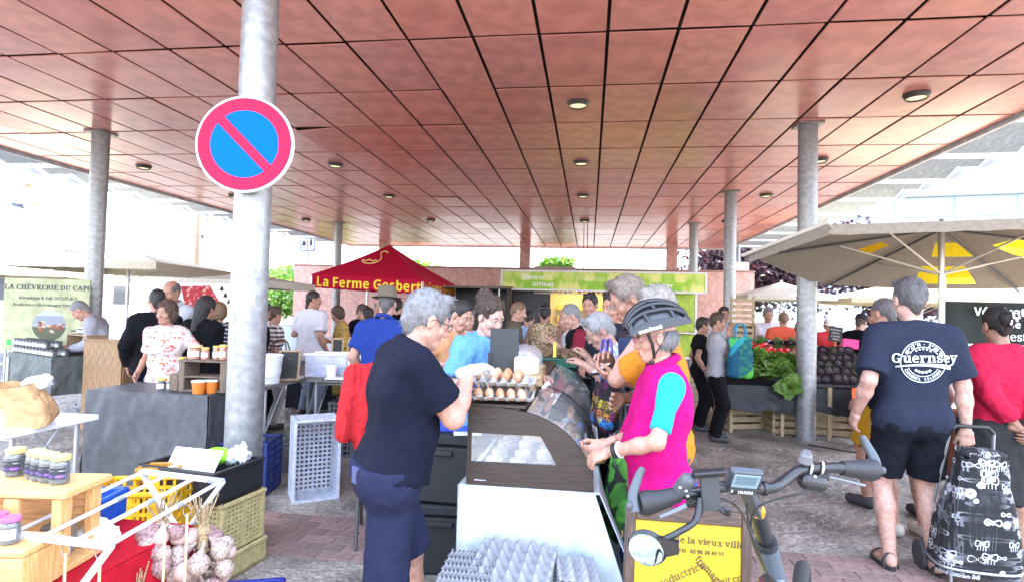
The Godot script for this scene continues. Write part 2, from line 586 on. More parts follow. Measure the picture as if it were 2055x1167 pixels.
func build_columns() -> void:
	var galv := mt(lin(0.36, 0.365, 0.365), 0.42, 0.5, "dirty", 1.2, 0.12)
	galv.albedo_texture = noise_tex("zinc", 0.02, 6, 0.75, 1.0)
	var spots := [[-2.21, -3.5, "near grey steel column carrying the round no parking sign"], [2.69, -7.62, "grey steel column standing in front of the vegetable stall"], [2.71, -11.72, "grey steel column between the food truck and slatted crate stack"],
		[-7.09, -7.4, "grey steel column beside the goat cheese banner"], [-7.2, -11.7, "grey steel column behind the no parking sign column"], [2.71, -15.76, "grey steel column at the right end of the food truck"], [-7.33, -15.93, "grey steel column rising behind the red gazebo's left half"]]
	for s in spots:
		var t := thing("steel_column", s[2], "column", Vector3(s[0], 0, s[1]), 0, "grey round columns carrying the canopy")
		var g := G.new()
		g.lathe([Vector2(0.115, 0.0), Vector2(0.115, CEIL - 0.001)], 32)
		part(t, "shaft", g, galv)
		g = G.new()
		g.lathe([Vector2(0.16, 0.0), Vector2(0.16, 0.012), Vector2(0.155, 0.016), Vector2(0.0, 0.016)], 12)
		part(t, "base_plate", g, galv)
		g = G.new()
		g.box(Vector3(0, CEIL - 0.012, 0), Vector3(0.3, 0.02, 0.3), 0.002)
		part(t, "cap_plate", g, galv)
		for k in 4:
			var bo := G.new()
			bo.cyl(Vector3(cos(k * PI / 2 + 0.78) * 0.137, 0.016, sin(k * PI / 2 + 0.78) * 0.137), 0.012, 0.02, 6)
			part(t, "bolt", bo, mt(lin(0.05, 0.05, 0.05), 0.5))
	# torn sticker remains on the near column
	var st := thing("sticker_remains", "torn pale sticker remains on the near column", "sticker", Vector3(-2.21, 0, -3.5))
	rng.seed = 9
	for k in 7:
		var y := rng.randf_range(1.35, 2.15)
		var a := rng.randf_range(0.6, 1.9)
		var w := rng.randf_range(0.12, 0.35)
		var h := rng.randf_range(0.03, 0.12)
		var g := G.new()
		g.sheet(6, 4, func(u, v): return Vector3(0.1164 * cos(a + w - 2 * w * u), y + h * (v - 0.5) * (1.0 + 0.5 * sin(u * 9 + k)), 0.1164 * sin(a + w - 2 * w * u)), 0.0012)
		part(st, "scrap", g, mt(lin(0.62, 0.64, 0.66), 0.8, 0.0, "speck", 4))
	# no parking sign
	var t := thing("no_parking_sign", "round red and blue no parking sign on the near column", "traffic sign", Vector3(-2.17, 2.51, -3.33), 9)
	var disc := func(r0: float, r1: float, z: float, th: float) -> G:
		var g := G.new()
		g.lathe([Vector2(r0, -th), Vector2(r1, -th), Vector2(r1, th), Vector2(r0, th)], 64, Transform3D(Basis(Vector3.RIGHT, Vector3(0, 0, 1), Vector3(0, -1, 0)), Vector3(0, 0, z)))
		return g
	part(t, "white_border", disc.call(0.0, 0.305, 0.0, 0.012), mt(lin(0.82, 0.82, 0.82), 0.35))
	var red := mt(lin(0.66, 0.012, 0.05), 0.4)
	red.metallic_specular = 0.2
	var blu := mt(lin(0.0, 0.1, 0.4), 0.4)
	blu.metallic_specular = 0.15
	part(t, "red_ring", disc.call(0.214, 0.292, 0.013, 0.0025), red)
	part(t, "blue_field", disc.call(0.0, 0.2135, 0.0125, 0.0022), blu)
	var bar := G.new()
	bar.box(Vector3(0, 0, 0.0163), Vector3(0.056, 0.43, 0.004), 0.0, Basis(Vector3(0, 0, 1), deg_to_rad(45)))
	part(t, "red_bar", bar, red)
	var cl := G.new()
	for y in [-0.12, 0.12]: cl.box(Vector3(0, y, -0.07), Vector3(0.05, 0.03, 0.13), 0.002)
	part(t, "bracket", cl, galv)

func leafy(t: Node3D, crown_at: Vector3, r: Vector3, count: int, size: float, mats: Array, trunk_r: float, bark: Material, sd: int, clumps := 26) -> void:
	var rr := RandomNumberGenerator.new()
	rr.seed = sd
	var cs := []
	for k in clumps:
		var d := Vector3(rr.randfn(), rr.randfn(), rr.randfn()).normalized()
		cs.append(crown_at + d * r * rr.randf_range(0.35, 0.95))
	var tr := G.new()
	tr.tube(curve([Vector3.ZERO, Vector3(0.1, crown_at.y * 0.4, 0.05), crown_at * Vector3(0.8, 0.85, 0.8)], 4), [trunk_r * 1.3, trunk_r, trunk_r, trunk_r * 0.95, trunk_r * 0.9, trunk_r * 0.8, trunk_r * 0.7, trunk_r * 0.6, trunk_r * 0.5], 10)
	for k in mini(clumps, 14):
		var a := Vector3(0.05, crown_at.y * rr.randf_range(0.45, 0.85), 0)
		tr.tube([a, (a + cs[k]) / 2 + Vector3(0, 0.15, 0), cs[k]], [trunk_r * 0.4, trunk_r * 0.25, trunk_r * 0.1], 6)
	part(t, "trunk", tr, bark)
	var gs := []
	for m in mats: gs.append(G.new())
	for k in count:
		var c: Vector3 = cs[rr.randi() % clumps]
		var p := c + Vector3(rr.randfn(), rr.randfn(), rr.randfn()) * r * 0.17
		var g: G = gs[rr.randi() % mats.size()]
		var b := Basis.from_euler(Vector3(rr.randf() * TAU, rr.randf() * TAU, rr.randf() * TAU))
		var s := size * rr.randf_range(0.6, 1.3)
		var x := b.x * s
		var y := b.y * s * 0.55
		g.quad(p - x, p - y, p + x, p + y)
	for k in mats.size(): part(t, "crown", gs[k], mats[k]).set_meta("kind", "stuff")

func leaf_mat(r: float, g: float, b: float) -> StandardMaterial3D:
	var m := StandardMaterial3D.new()
	m.albedo_color = lin(r, g, b)
	m.roughness = 0.6
	m.backlight_enabled = true
	m.backlight = Color(r * 3, g * 3, b * 3)
	return m

func house(at: Vector3, turn: float, w: float, d: float, h: float, rh: float, label: String, wallc: Color, roofm: Material, nwin: int) -> void:
	var t := thing("house", label, "house", at, turn)
	var wl := G.new()
	wl.prism(PackedVector2Array([Vector2(-d / 2, 0), Vector2(d / 2, 0), Vector2(d / 2, h), Vector2(0, h + rh), Vector2(-d / 2, h)]), w, Transform3D(Basis(Vector3(0, 0, -1), Vector3.UP, Vector3(1, 0, 0)), Vector3.ZERO))
	part(t, "wall", wl, mt(wallc, 0.85, 0.0, "cloud", 0.5))
	var sl := sqrt(d * d / 4 + rh * rh) + 0.35
	var an := atan2(rh, d / 2)
	var rf := Node3D.new()
	rf.name = "roof"
	t.add_child(rf)
	for s in [-1.0, 1.0]:
		var b := Basis(Vector3.RIGHT, s * an)
		part(rf, "roof_slope", BX(Vector3(0, h + rh + 0.06, 0) + b * Vector3(0, 0, s * sl / 2), Vector3(w + 0.5, 0.1, sl), 0.01, b), roofm)
	for s in [-1.0, 1.0]:
		var ch := part(rf, "chimney", BX(Vector3(s * (w / 2 - 0.4), h + rh + 0.35, 0), Vector3(0.5, 1.3, 0.9), 0.02), mt(lin(0.5, 0.42, 0.36), 0.9))
		for q in [-0.2, 0.2]:
			var pot := G.new()
			pot.cyl(Vector3(s * (w / 2 - 0.4), h + rh + 1.0, q), 0.11, 0.35, 10)
			part(rf, "chimney_pot", pot, mt(lin(0.5, 0.16, 0.08), 0.8))
	for k in nwin:
		var x := (k - (nwin - 1) / 2.0) * w / nwin
		var fr := part(t, "window", BX(Vector3(x, h * 0.55, d / 2 + 0.03), Vector3(1.1, 1.4, 0.1), 0.01), mt(lin(0.75, 0.75, 0.72), 0.6))
		part(fr, "pane", BX(Vector3(x, h * 0.55, d / 2 + 0.085), Vector3(0.9, 1.2, 0.02), 0.0), mt(lin(0.05, 0.06, 0.07), 0.08))
	for k in 2:
		var b := Basis(Vector3.RIGHT, an)
		var x := (k - 0.5) * w * 0.5
		var sk := part(rf, "roof_window", BX(Vector3(x, h + rh + 0.08, 0) + b * Vector3(0, 0.06, sl * 0.5), Vector3(0.8, 0.05, 1.1), 0.01, b), mt(lin(0.3, 0.36, 0.4), 0.1))

func build_outside() -> void:
	# far hills
	var hg := G.new()
	var hn := FastNoiseLite.new()
	hn.frequency = 0.0016
	hn.fractal_octaves = 5
	hg.sheet(90, 10, func(u, v):
		var a := deg_to_rad(lerpf(-75, 60, u))
		var d := lerpf(620, 1100, v)
		var h := (48.0 + 22.0 * hn.get_noise_2d(a * 1400, d) + 26.0 * hn.get_noise_2d(a * 4200, 9)) * sin(minf(v * 1.5, 1.0) * PI / 2)
		return Vector3(sin(a) * d, h * smoothstep(60, 20, rad_to_deg(a)) - 0.4, -cos(a) * d), 0.0)
	hg.smooth()
	var hm := mt(lin(0.055, 0.10, 0.075), 0.95, 0.0, "dirty", 0.012)
	structure("hills", hg, hm)
	# pink wall behind the stalls with piers on it
	var pink := mt(lin(0.62, 0.36, 0.30), 0.85, 0.0, "cloud", 0.8, 0.3)
	var t := thing("boundary_wall", "long pink rendered wall behind the red gazebo and food truck", "wall")
	part(t, "wall_body", BX(Vector3(-2.8, 1.5, -20.7), Vector3(16.7, 3.0, 0.4), 0.01), pink)
	part(t, "coping", BX(Vector3(-2.8, 3.03, -20.7), Vector3(16.74, 0.05, 0.46), 0.008), mt(lin(0.42, 0.22, 0.18), 0.8, 0.0, "cloud", 1.0))
	for x in [-7.67, -2.36, 2.82]: part(t, "pier", BX(Vector3(x, 3.5, -20.7), Vector3(0.36, 0.9, 0.3), 0.01), pink)
	for x in [-10.9, 5.1]: part(t, "pier_cap", BX(Vector3(x, 3.2, -20.7), Vector3(0.55, 0.3, 0.4), 0.01), mt(lin(0.5, 0.42, 0.38), 0.85))
	var galv := mt(lin(0.42, 0.44, 0.45), 0.42, 0.55, "cloud", 1.2)
	# pictogram sign on its post
	t = thing("toilet_sign", "white square toilet pictogram sign on a post above the wall", "sign", Vector3(-10.7, 3.35, -20.65), 12)
	var po := G.new()
	po.tube([Vector3(0, 0, 0), Vector3(0, 1.6, 0)], 0.05, 10)
	part(t, "post", po, galv)
	part(t, "panel", BX(Vector3(0, 0.5, 0.08), Vector3(0.62, 0.62, 0.03), 0.006), mt(lin(0.85, 0.85, 0.88), 0.4))
	var fr := G.new()
	for q in [[0, 0.27, 0.54, 0.04], [0, -0.27, 0.54, 0.04], [0.27, 0, 0.04, 0.54], [-0.27, 0, 0.04, 0.54], [0, 0, 0.03, 0.5]]: fr.box(Vector3(q[0], 0.5 + q[1], 0.1), Vector3(q[2], q[3], 0.012), 0.001)
	part(t, "blue_frame", fr, mt(lin(0.05, 0.08, 0.45), 0.4))
	for s in [-1.0, 1.0]:
		var f := G.new()
		f.ball(Vector3(s * 0.13, 0.68, 0.1), Vector3(0.04, 0.04, 0.012))
		if s < 0: f.prism(PackedVector2Array([Vector2(-0.03, 0.63), Vector2(-0.09, 0.42), Vector2(0.09, 0.42), Vector2(0.03, 0.63)]), 0.012, Transform3D(Basis.IDENTITY, Vector3(s * 0.13, 0, 0.1)))
		else: f.box(Vector3(s * 0.13, 0.53, 0.1), Vector3(0.09, 0.2, 0.012), 0.001)
		for q in [-1.0, 1.0]: f.bar(Vector3(s * 0.13 + q * 0.02, 0.45, 0.1), Vector3(s * 0.13 + q * 0.045, 0.27, 0.1), 0.03, 0.012)
		part(t, "figure", f, mt(lin(0.02, 0.02, 0.05), 0.5))
	# corner post at the wall's right end
	t = thing("wall_post", "slim grey post with a top arm on the wall's right end", "post", Vector3(5.05, 3.3, -20.6))
	po = G.new()
	po.tube([Vector3(0, 0, 0), Vector3(0, 1.35, 0), Vector3(0.0, 1.36, 0.01)], 0.06, 10)
	po.box(Vector3(0.8, 1.36, 0), Vector3(1.8, 0.05, 0.08), 0.004)
	part(t, "mast", po, galv)
	# two thin cables under the canopy
	for s in [[-0.2, "left"], [-0.1, "right"]]:
		var c := G.new()
		c.tube([Vector3(s[0], CEIL, -16.2), Vector3(s[0] + 0.01, 2.5, -16.2)], 0.012, 6)
		solo("hanging_cable", c, mt(lin(0.05, 0.05, 0.05), 0.6), "thin black cable hanging from canopy above truck, %s of the two" % s[1], "cable", "cables hanging above the truck")
	# lamp posts and pole on the left
	for s in [[-12.6, -17.0, 6.5, 0.09, "wooden utility pole behind the left parasol", 0], [-17.0, -26.0, 9.0, 0.06, "slim grey street lamp behind the left parasol, farther one", 1], [-13.6, -22.0, 6.0, 0.045, "thin grey street lamp with curved arm left of the near column", 1]]:
		t = thing("street_lamp" if s[5] else "utility_pole", s[4], "street lamp" if s[5] else "pole", Vector3(s[0], 0, s[1]))
		var q := G.new()
		q.tube([Vector3.ZERO, Vector3(0, s[2], 0)], [s[3] * 1.2, s[3] * 0.8], 10)
		part(t, "pole", q, wood(lin(0.42, 0.3, 0.2), 1) if s[5] == 0 else galv)
		if s[5]:
			q = G.new()
			q.tube(curve([Vector3(0, s[2], 0), Vector3(0.25, s[2] + 0.3, 0), Vector3(1.3, s[2] + 0.4, 0)], 5), 0.03, 8)
			q.box(Vector3(1.5, s[2] + 0.38, 0), Vector3(0.5, 0.09, 0.2), 0.02)
			part(t, "lamp_arm", q, galv)
	# houses on the left
	var slate := mt(lin(0.09, 0.10, 0.12), 0.6, 0.0, "dirty", 1.0)
	house(Vector3(-36, 0, -25), 62, 12, 8, 3.6, 3.4, "white gabled house with slate roof at the left edge", lin(0.72, 0.68, 0.6), slate, 3)
	house(Vector3(-33, 0, -37), 40, 11, 8, 3.4, 3.2, "white house with slate roof and two chimneys behind the left column", lin(0.74, 0.72, 0.66), slate, 3)
	house(Vector3(-58, 0, -62), 20, 14, 9, 4.2, 3.4, "distant cream house on the left in front of hills", lin(0.7, 0.66, 0.55), mt(lin(0.3, 0.12, 0.07), 0.8, 0.0, "dirty", 1.0), 4)
	# pale long building on the right
	t = thing("pale_building", "long pale blue-white building with a window band behind the right parasol", "building", Vector3(31, 0, -44), -12)
	part(t, "wall", BX(Vector3(0, 4.1, 0), Vector3(34, 8.2, 10), 0.03), mt(lin(0.66, 0.74, 0.82), 0.7, 0.0, "cloud", 0.3))
	part(t, "roof", BX(Vector3(0, 10.15, 0), Vector3(35, 0.9, 11), 0.05), mt(lin(0.78, 0.72, 0.6), 0.7))
	part(t, "upper_wall", BX(Vector3(0, 9.0, -0.2), Vector3(33.6, 1.6, 9.4), 0.03), mt(lin(0.45, 0.62, 0.8), 0.6))
	for k in 10:
		var wf := part(t, "window", BX(Vector3(-15.1 + k * 3.35, 9.0, 4.55), Vector3(3.2, 1.3, 0.12), 0.02), mt(lin(0.4, 0.58, 0.78), 0.5))
		part(wf, "pane", BX(Vector3(-15.1 + k * 3.35, 9.0, 4.62), Vector3(2.9, 1.05, 0.04), 0.0), mt(lin(0.62, 0.68, 0.72), 0.08))
	# trees
	var bark := mt(lin(0.09, 0.07, 0.06), 0.9, 0.0, "dirty", 2.0)
	var purple := [leaf_mat(0.05, 0.022, 0.035), leaf_mat(0.075, 0.03, 0.045), leaf_mat(0.03, 0.018, 0.025)]
	for s in [[6.4, -24.5, 3.6, 2.3, "purple-leaved tree just right of the pink wall", 1], [8.9, -25.5, 4.1, 2.6, "taller purple-leaved tree behind the big parasol", 2], [11.2, -22.0, 2.6, 1.5, "small purple-leaved tree right of the stall column", 3]]:
		t = thing("purple_tree", s[4], "tree", Vector3(s[0], 0, s[1]), 0, "purple-leaved trees beside the wall")
		leafy(t, Vector3(0, s[2], 0), Vector3(s[3], s[3] * 0.85, s[3]), 9000, 0.12, purple, 0.16, bark, s[5], 40)
	var green := [leaf_mat(0.10, 0.17, 0.03), leaf_mat(0.14, 0.21, 0.04), leaf_mat(0.07, 0.13, 0.03)]
	var gt := [[-14.2, -29, 2.4, 1.7, "light green tree right of the near column"], [-9.8, -31, 3.0, 1.6, "yellow-green treetop behind the wall, left of the gazebo"], [-1.6, -27, 3.3, 0.9, "small yellow-green treetop above the wall behind the truck"],
		[-21, -36, 2.4, 2.0, "round green tree beyond the left parasol"], [-16.5, -31, 2.2, 1.8, "bushy green tree behind the wooden pole"], [-27, -46, 2.6, 2.6, "dark green far tree by the left houses"]]
	for k in gt.size():
		var s: Array = gt[k]
		t = thing("green_tree", s[4], "tree", Vector3(s[0], 0, s[1]), 0, "green trees outside the market")
		leafy(t, Vector3(0, s[2], 0), Vector3(s[3], s[3] * 0.8, s[3]), 4200, 0.13, green, 0.13, bark, 20 + k, 24)
# ---------- continuous bodies: tapered capsules and ellipsoids joined by a smooth minimum and meshed as surface nets
# a bone: [0 capsule | 1 ellipsoid, a, b (or radii), ra, rb, k, cuts, subtract]
func cap(a: Vector3, b: Vector3, ra: float, rb: float, k := 0.03, cuts := [], sub := false) -> Array:
	return [0, a, b, ra, rb, k, cuts, sub]
func ell(c: Vector3, r: Vector3, k := 0.02, cuts := [], sub := false) -> Array:
	return [1, c, r, 0.0, 0.0, k, cuts, sub]
func cut(at: Vector3, away: Vector3) -> Plane:
	return Plane(away.normalized(), away.normalized().dot(at))
func net(bs: Array, c: float, amp := 0.0, freq := 6.0, stretch := Vector3.ONE) -> G:
	var lo := Vector3.ONE * 1e6
	var hi := Vector3.ONE * -1e6
	for b in bs:
		if b[7]: continue
		var r: Vector3 = Vector3.ONE * maxf(b[3], b[4]) if b[0] == 0 else b[2]
		var e: Vector3 = b[2] if b[0] == 0 else b[1]
		lo = lo.min(b[1] - r).min(e - r)
		hi = hi.max(b[1] + r).max(e + r)
	lo -= Vector3.ONE * c * 2.5
	hi += Vector3.ONE * c * 2.5
	var nx := int((hi.x - lo.x) / c) + 2
	var ny := int((hi.y - lo.y) / c) + 2
	var nzz := int((hi.z - lo.z) / c) + 2
	var F := PackedFloat32Array()
	F.resize(nx * ny * nzz)
	F.fill(9.0)
	for b in bs:
		var ty: int = b[0]
		var a: Vector3 = b[1]
		var bb: Vector3 = b[2]
		var ra: float = b[3]
		var dr: float = b[4] - b[3]
		var k: float = b[5]
		var cuts: Array = b[6]
		var sub: bool = b[7]
		var ab := bb - a
		var il := 1.0 / maxf(ab.length_squared(), 1e-9)
		var mg := maxf(k, 0.0) + 2.5 * c
		var r: Vector3 = Vector3.ONE * maxf(b[3], b[4]) if ty == 0 else bb
		var e: Vector3 = bb if ty == 0 else a
		var l := (a.min(e) - r - Vector3.ONE * mg - lo) / c
		var h := (a.max(e) + r + Vector3.ONE * mg - lo) / c
		var x0 := maxi(int(l.x), 0)
		var x1 := mini(int(h.x) + 1, nx)
		var inv := Vector3.ONE / bb if ty == 1 else Vector3.ONE
		var ncut := cuts.size()
		for z in range(maxi(int(l.z), 0), mini(int(h.z) + 1, nzz)):
			for y in range(maxi(int(l.y), 0), mini(int(h.y) + 1, ny)):
				var i := (z * ny + y) * nx + x0
				var p := Vector3(lo.x + x0 * c, lo.y + y * c, lo.z + z * c)
				for x in range(x0, x1):
					var d: float
					if ty == 0:
						var q := p - a
						var t := clampf(q.dot(ab) * il, 0.0, 1.0)
						d = (q - ab * t).length() - ra - dr * t
					else:
						var q := (p - a) * inv
						var k0 := q.length()
						d = k0 * (k0 - 1.0) / maxf((q * inv).length(), 1e-5)
					if ncut:
						for pl: Plane in cuts: d = maxf(d, pl.distance_to(p))
					var f := F[i]
					if sub:
						var hh := maxf(k - absf(f + d), 0.0)
						F[i] = maxf(f, -d) + hh * hh * 0.25 / maxf(k, 1e-5)
					elif f > 8.0:
						F[i] = d
					else:
						var hh := maxf(k - absf(f - d), 0.0)
						F[i] = minf(f, d) - hh * hh * 0.25 / maxf(k, 1e-5)
					i += 1
					p.x += c
	var g := G.new()
	var ids := PackedInt32Array()
	ids.resize(F.size())
	ids.fill(-1)
	var sy := nx
	var sz := nx * ny
	var lim := c * 1.9
	var off := [0, 1, sy, sy + 1, sz, sz + 1, sz + sy, sz + sy + 1]
	var edges := [[0, 1, 0], [2, 3, 0], [4, 5, 0], [6, 7, 0], [0, 2, 1], [1, 3, 1], [4, 6, 1], [5, 7, 1], [0, 4, 2], [1, 5, 2], [2, 6, 2], [3, 7, 2]]
	var cp := [Vector3(0, 0, 0), Vector3(1, 0, 0), Vector3(0, 1, 0), Vector3(1, 1, 0), Vector3(0, 0, 1), Vector3(1, 0, 1), Vector3(0, 1, 1), Vector3(1, 1, 1)]
	var ax := [Vector3(1, 0, 0), Vector3(0, 1, 0), Vector3(0, 0, 1)]
	var V := g.v
	for z in nzz - 1:
		for y in ny - 1:
			var i := (z * ny + y) * nx
			for x in nx - 1:
				if absf(F[i]) < lim:
					var s0 := F[i] < 0.0
					if s0 != (F[i + 1] < 0.0) or s0 != (F[i + sy] < 0.0) or s0 != (F[i + sz] < 0.0) or s0 != (F[i + sy + 1] < 0.0) or s0 != (F[i + sz + 1] < 0.0) or s0 != (F[i + sz + sy] < 0.0) or s0 != (F[i + sz + sy + 1] < 0.0):
						var sum := Vector3.ZERO
						var cnt := 0
						for e in edges:
							var fa := F[i + off[e[0]]]
							var fb := F[i + off[e[1]]]
							if (fa < 0.0) != (fb < 0.0):
								sum += cp[e[0]] + ax[e[2]] * (fa / (fa - fb))
								cnt += 1
						ids[i] = V.size()
						V.append(lo + (Vector3(x, y, z) + sum / cnt) * c)
				i += 1
	var I := g.i
	for z in range(1, nzz - 1):
		for y in range(1, ny - 1):
			var i := (z * ny + y) * nx + 1
			for x in range(1, nx - 1):
				if ids[i] >= 0 or absf(F[i]) < lim:
					var s := F[i] < 0.0
					if s != (F[i + 1] < 0.0): _q(I, ids[i], ids[i - sy], ids[i - sy - sz], ids[i - sz], s)
					if s != (F[i + sy] < 0.0): _q(I, ids[i], ids[i - sz], ids[i - sz - 1], ids[i - 1], s)
					if s != (F[i + sz] < 0.0): _q(I, ids[i], ids[i - 1], ids[i - 1 - sy], ids[i - sy], s)
				i += 1
	g.v = V
	g.i = I
	g.smooth()
	if amp > 0.0:
		for k in g.v.size(): g.v[k] += g.n[k] * amp * (nz.get_noise_3dv(g.v[k] * freq * stretch) + 0.4 * nz.get_noise_3dv(g.v[k].rotated(Vector3(0.6, 0, 0.8), 0.7) * freq * 2.3 * stretch))
		g.smooth()
	return g
func _q(I: PackedInt32Array, a: int, b: int, c: int, d: int, s: bool) -> void:
	if a < 0 or b < 0 or c < 0 or d < 0: return
	if s:
		I.append(a); I.append(b); I.append(c); I.append(a); I.append(c); I.append(d)
	else:
		I.append(a); I.append(c); I.append(b); I.append(a); I.append(d); I.append(c)
func field(bs: Array, p: Vector3) -> float:
	var f := 9.0
	for b in bs:
		var d: float
		if b[0] == 0:
			var ab: Vector3 = b[2] - b[1]
			var q: Vector3 = p - b[1]
			var t := clampf(q.dot(ab) / maxf(ab.length_squared(), 1e-9), 0, 1)
			d = (q - ab * t).length() - lerpf(b[3], b[4], t)
		else:
			var q: Vector3 = (p - b[1]) / b[2]
			d = q.length() * (q.length() - 1.0) / maxf((q / b[2]).length(), 1e-5)
		for pl in b[6]: d = maxf(d, pl.distance_to(p))
		var hh := maxf(b[5] - absf(f - d), 0.0)
		f = minf(f, d) - hh * hh * 0.25 / maxf(b[5], 1e-5)
	return f

var pieces := {}   # heads, hair and hands that alike people share
func head_shape(det: int, fem: bool) -> G:
	var key := "head%d%s" % [det, fem]
	if pieces.has(key): return pieces[key]
	var j := 0.9 if fem else 1.0
	var bs := [ell(Vector3(0, 0.145, -0.012), Vector3(0.075, 0.09, 0.095), 0.03), ell(Vector3(0, 0.08, 0.028), Vector3(0.058 * j, 0.078, 0.064), 0.03),
		cap(Vector3(-0.012, 0.012, 0.06), Vector3(0.012, 0.012, 0.06), 0.02, 0.02, 0.03), cap(Vector3(0.05 * j, 0.05, 0.01), Vector3(0.02, 0.014, 0.05), 0.018, 0.014, 0.03), cap(Vector3(-0.05 * j, 0.05, 0.01), Vector3(-0.02, 0.014, 0.05), 0.018, 0.014, 0.03),
		cap(Vector3(-0.036, 0.131, 0.07), Vector3(0.036, 0.131, 0.07), 0.014, 0.014, 0.02), ell(Vector3(0.038, 0.078, 0.058), Vector3(0.024, 0.022, 0.022), 0.02), ell(Vector3(-0.038, 0.078, 0.058), Vector3(0.024, 0.022, 0.022), 0.02)]
	for s in [-1.0, 1.0]: bs.append(ell(Vector3(s * 0.031, 0.113, 0.094), Vector3(0.016, 0.011, 0.013), 0.012, [], true))
	bs.append(cap(Vector3(0, 0.122, 0.084), Vector3(0, 0.078, 0.106 if not fem else 0.102), 0.007, 0.0125, 0.012))
	for s in [-1.0, 1.0]:
		bs.append(ell(Vector3(s * 0.011, 0.073, 0.096), Vector3(0.009, 0.008, 0.01), 0.008))
		bs.append(ell(Vector3(s * 0.078, 0.105, -0.008), Vector3(0.011, 0.033, 0.019), 0.008))
		if det > 1: bs.append(ell(Vector3(s * 0.09, 0.11, -0.006), Vector3(0.006, 0.02, 0.01), 0.006, [], true))
	bs.append(cap(Vector3(-0.017, 0.046, 0.083), Vector3(0.017, 0.046, 0.083), 0.0075, 0.0075, 0.01))
	bs.append(cap(Vector3(-0.015, 0.035, 0.081), Vector3(0.015, 0.035, 0.081), 0.008, 0.008, 0.01))
	if det > 1: bs.append(cap(Vector3(-0.023, 0.0405, 0.0895), Vector3(0.023, 0.0405, 0.0895), 0.0022, 0.0022, 0.004, [], true))
	for s in [-1.0, 1.0]: bs.append(cap(Vector3(s * 0.019, 0.1205, 0.0885), Vector3(s * 0.043, 0.119, 0.0815), 0.0045, 0.004, 0.006))
	bs.append(cap(Vector3(0, -0.06, -0.02), Vector3(0, 0.06, -0.012), 0.054, 0.053, 0.03))
	var g := net(bs, [0.0085, 0.006, 0.0042][det])
	pieces[key] = g
	return g
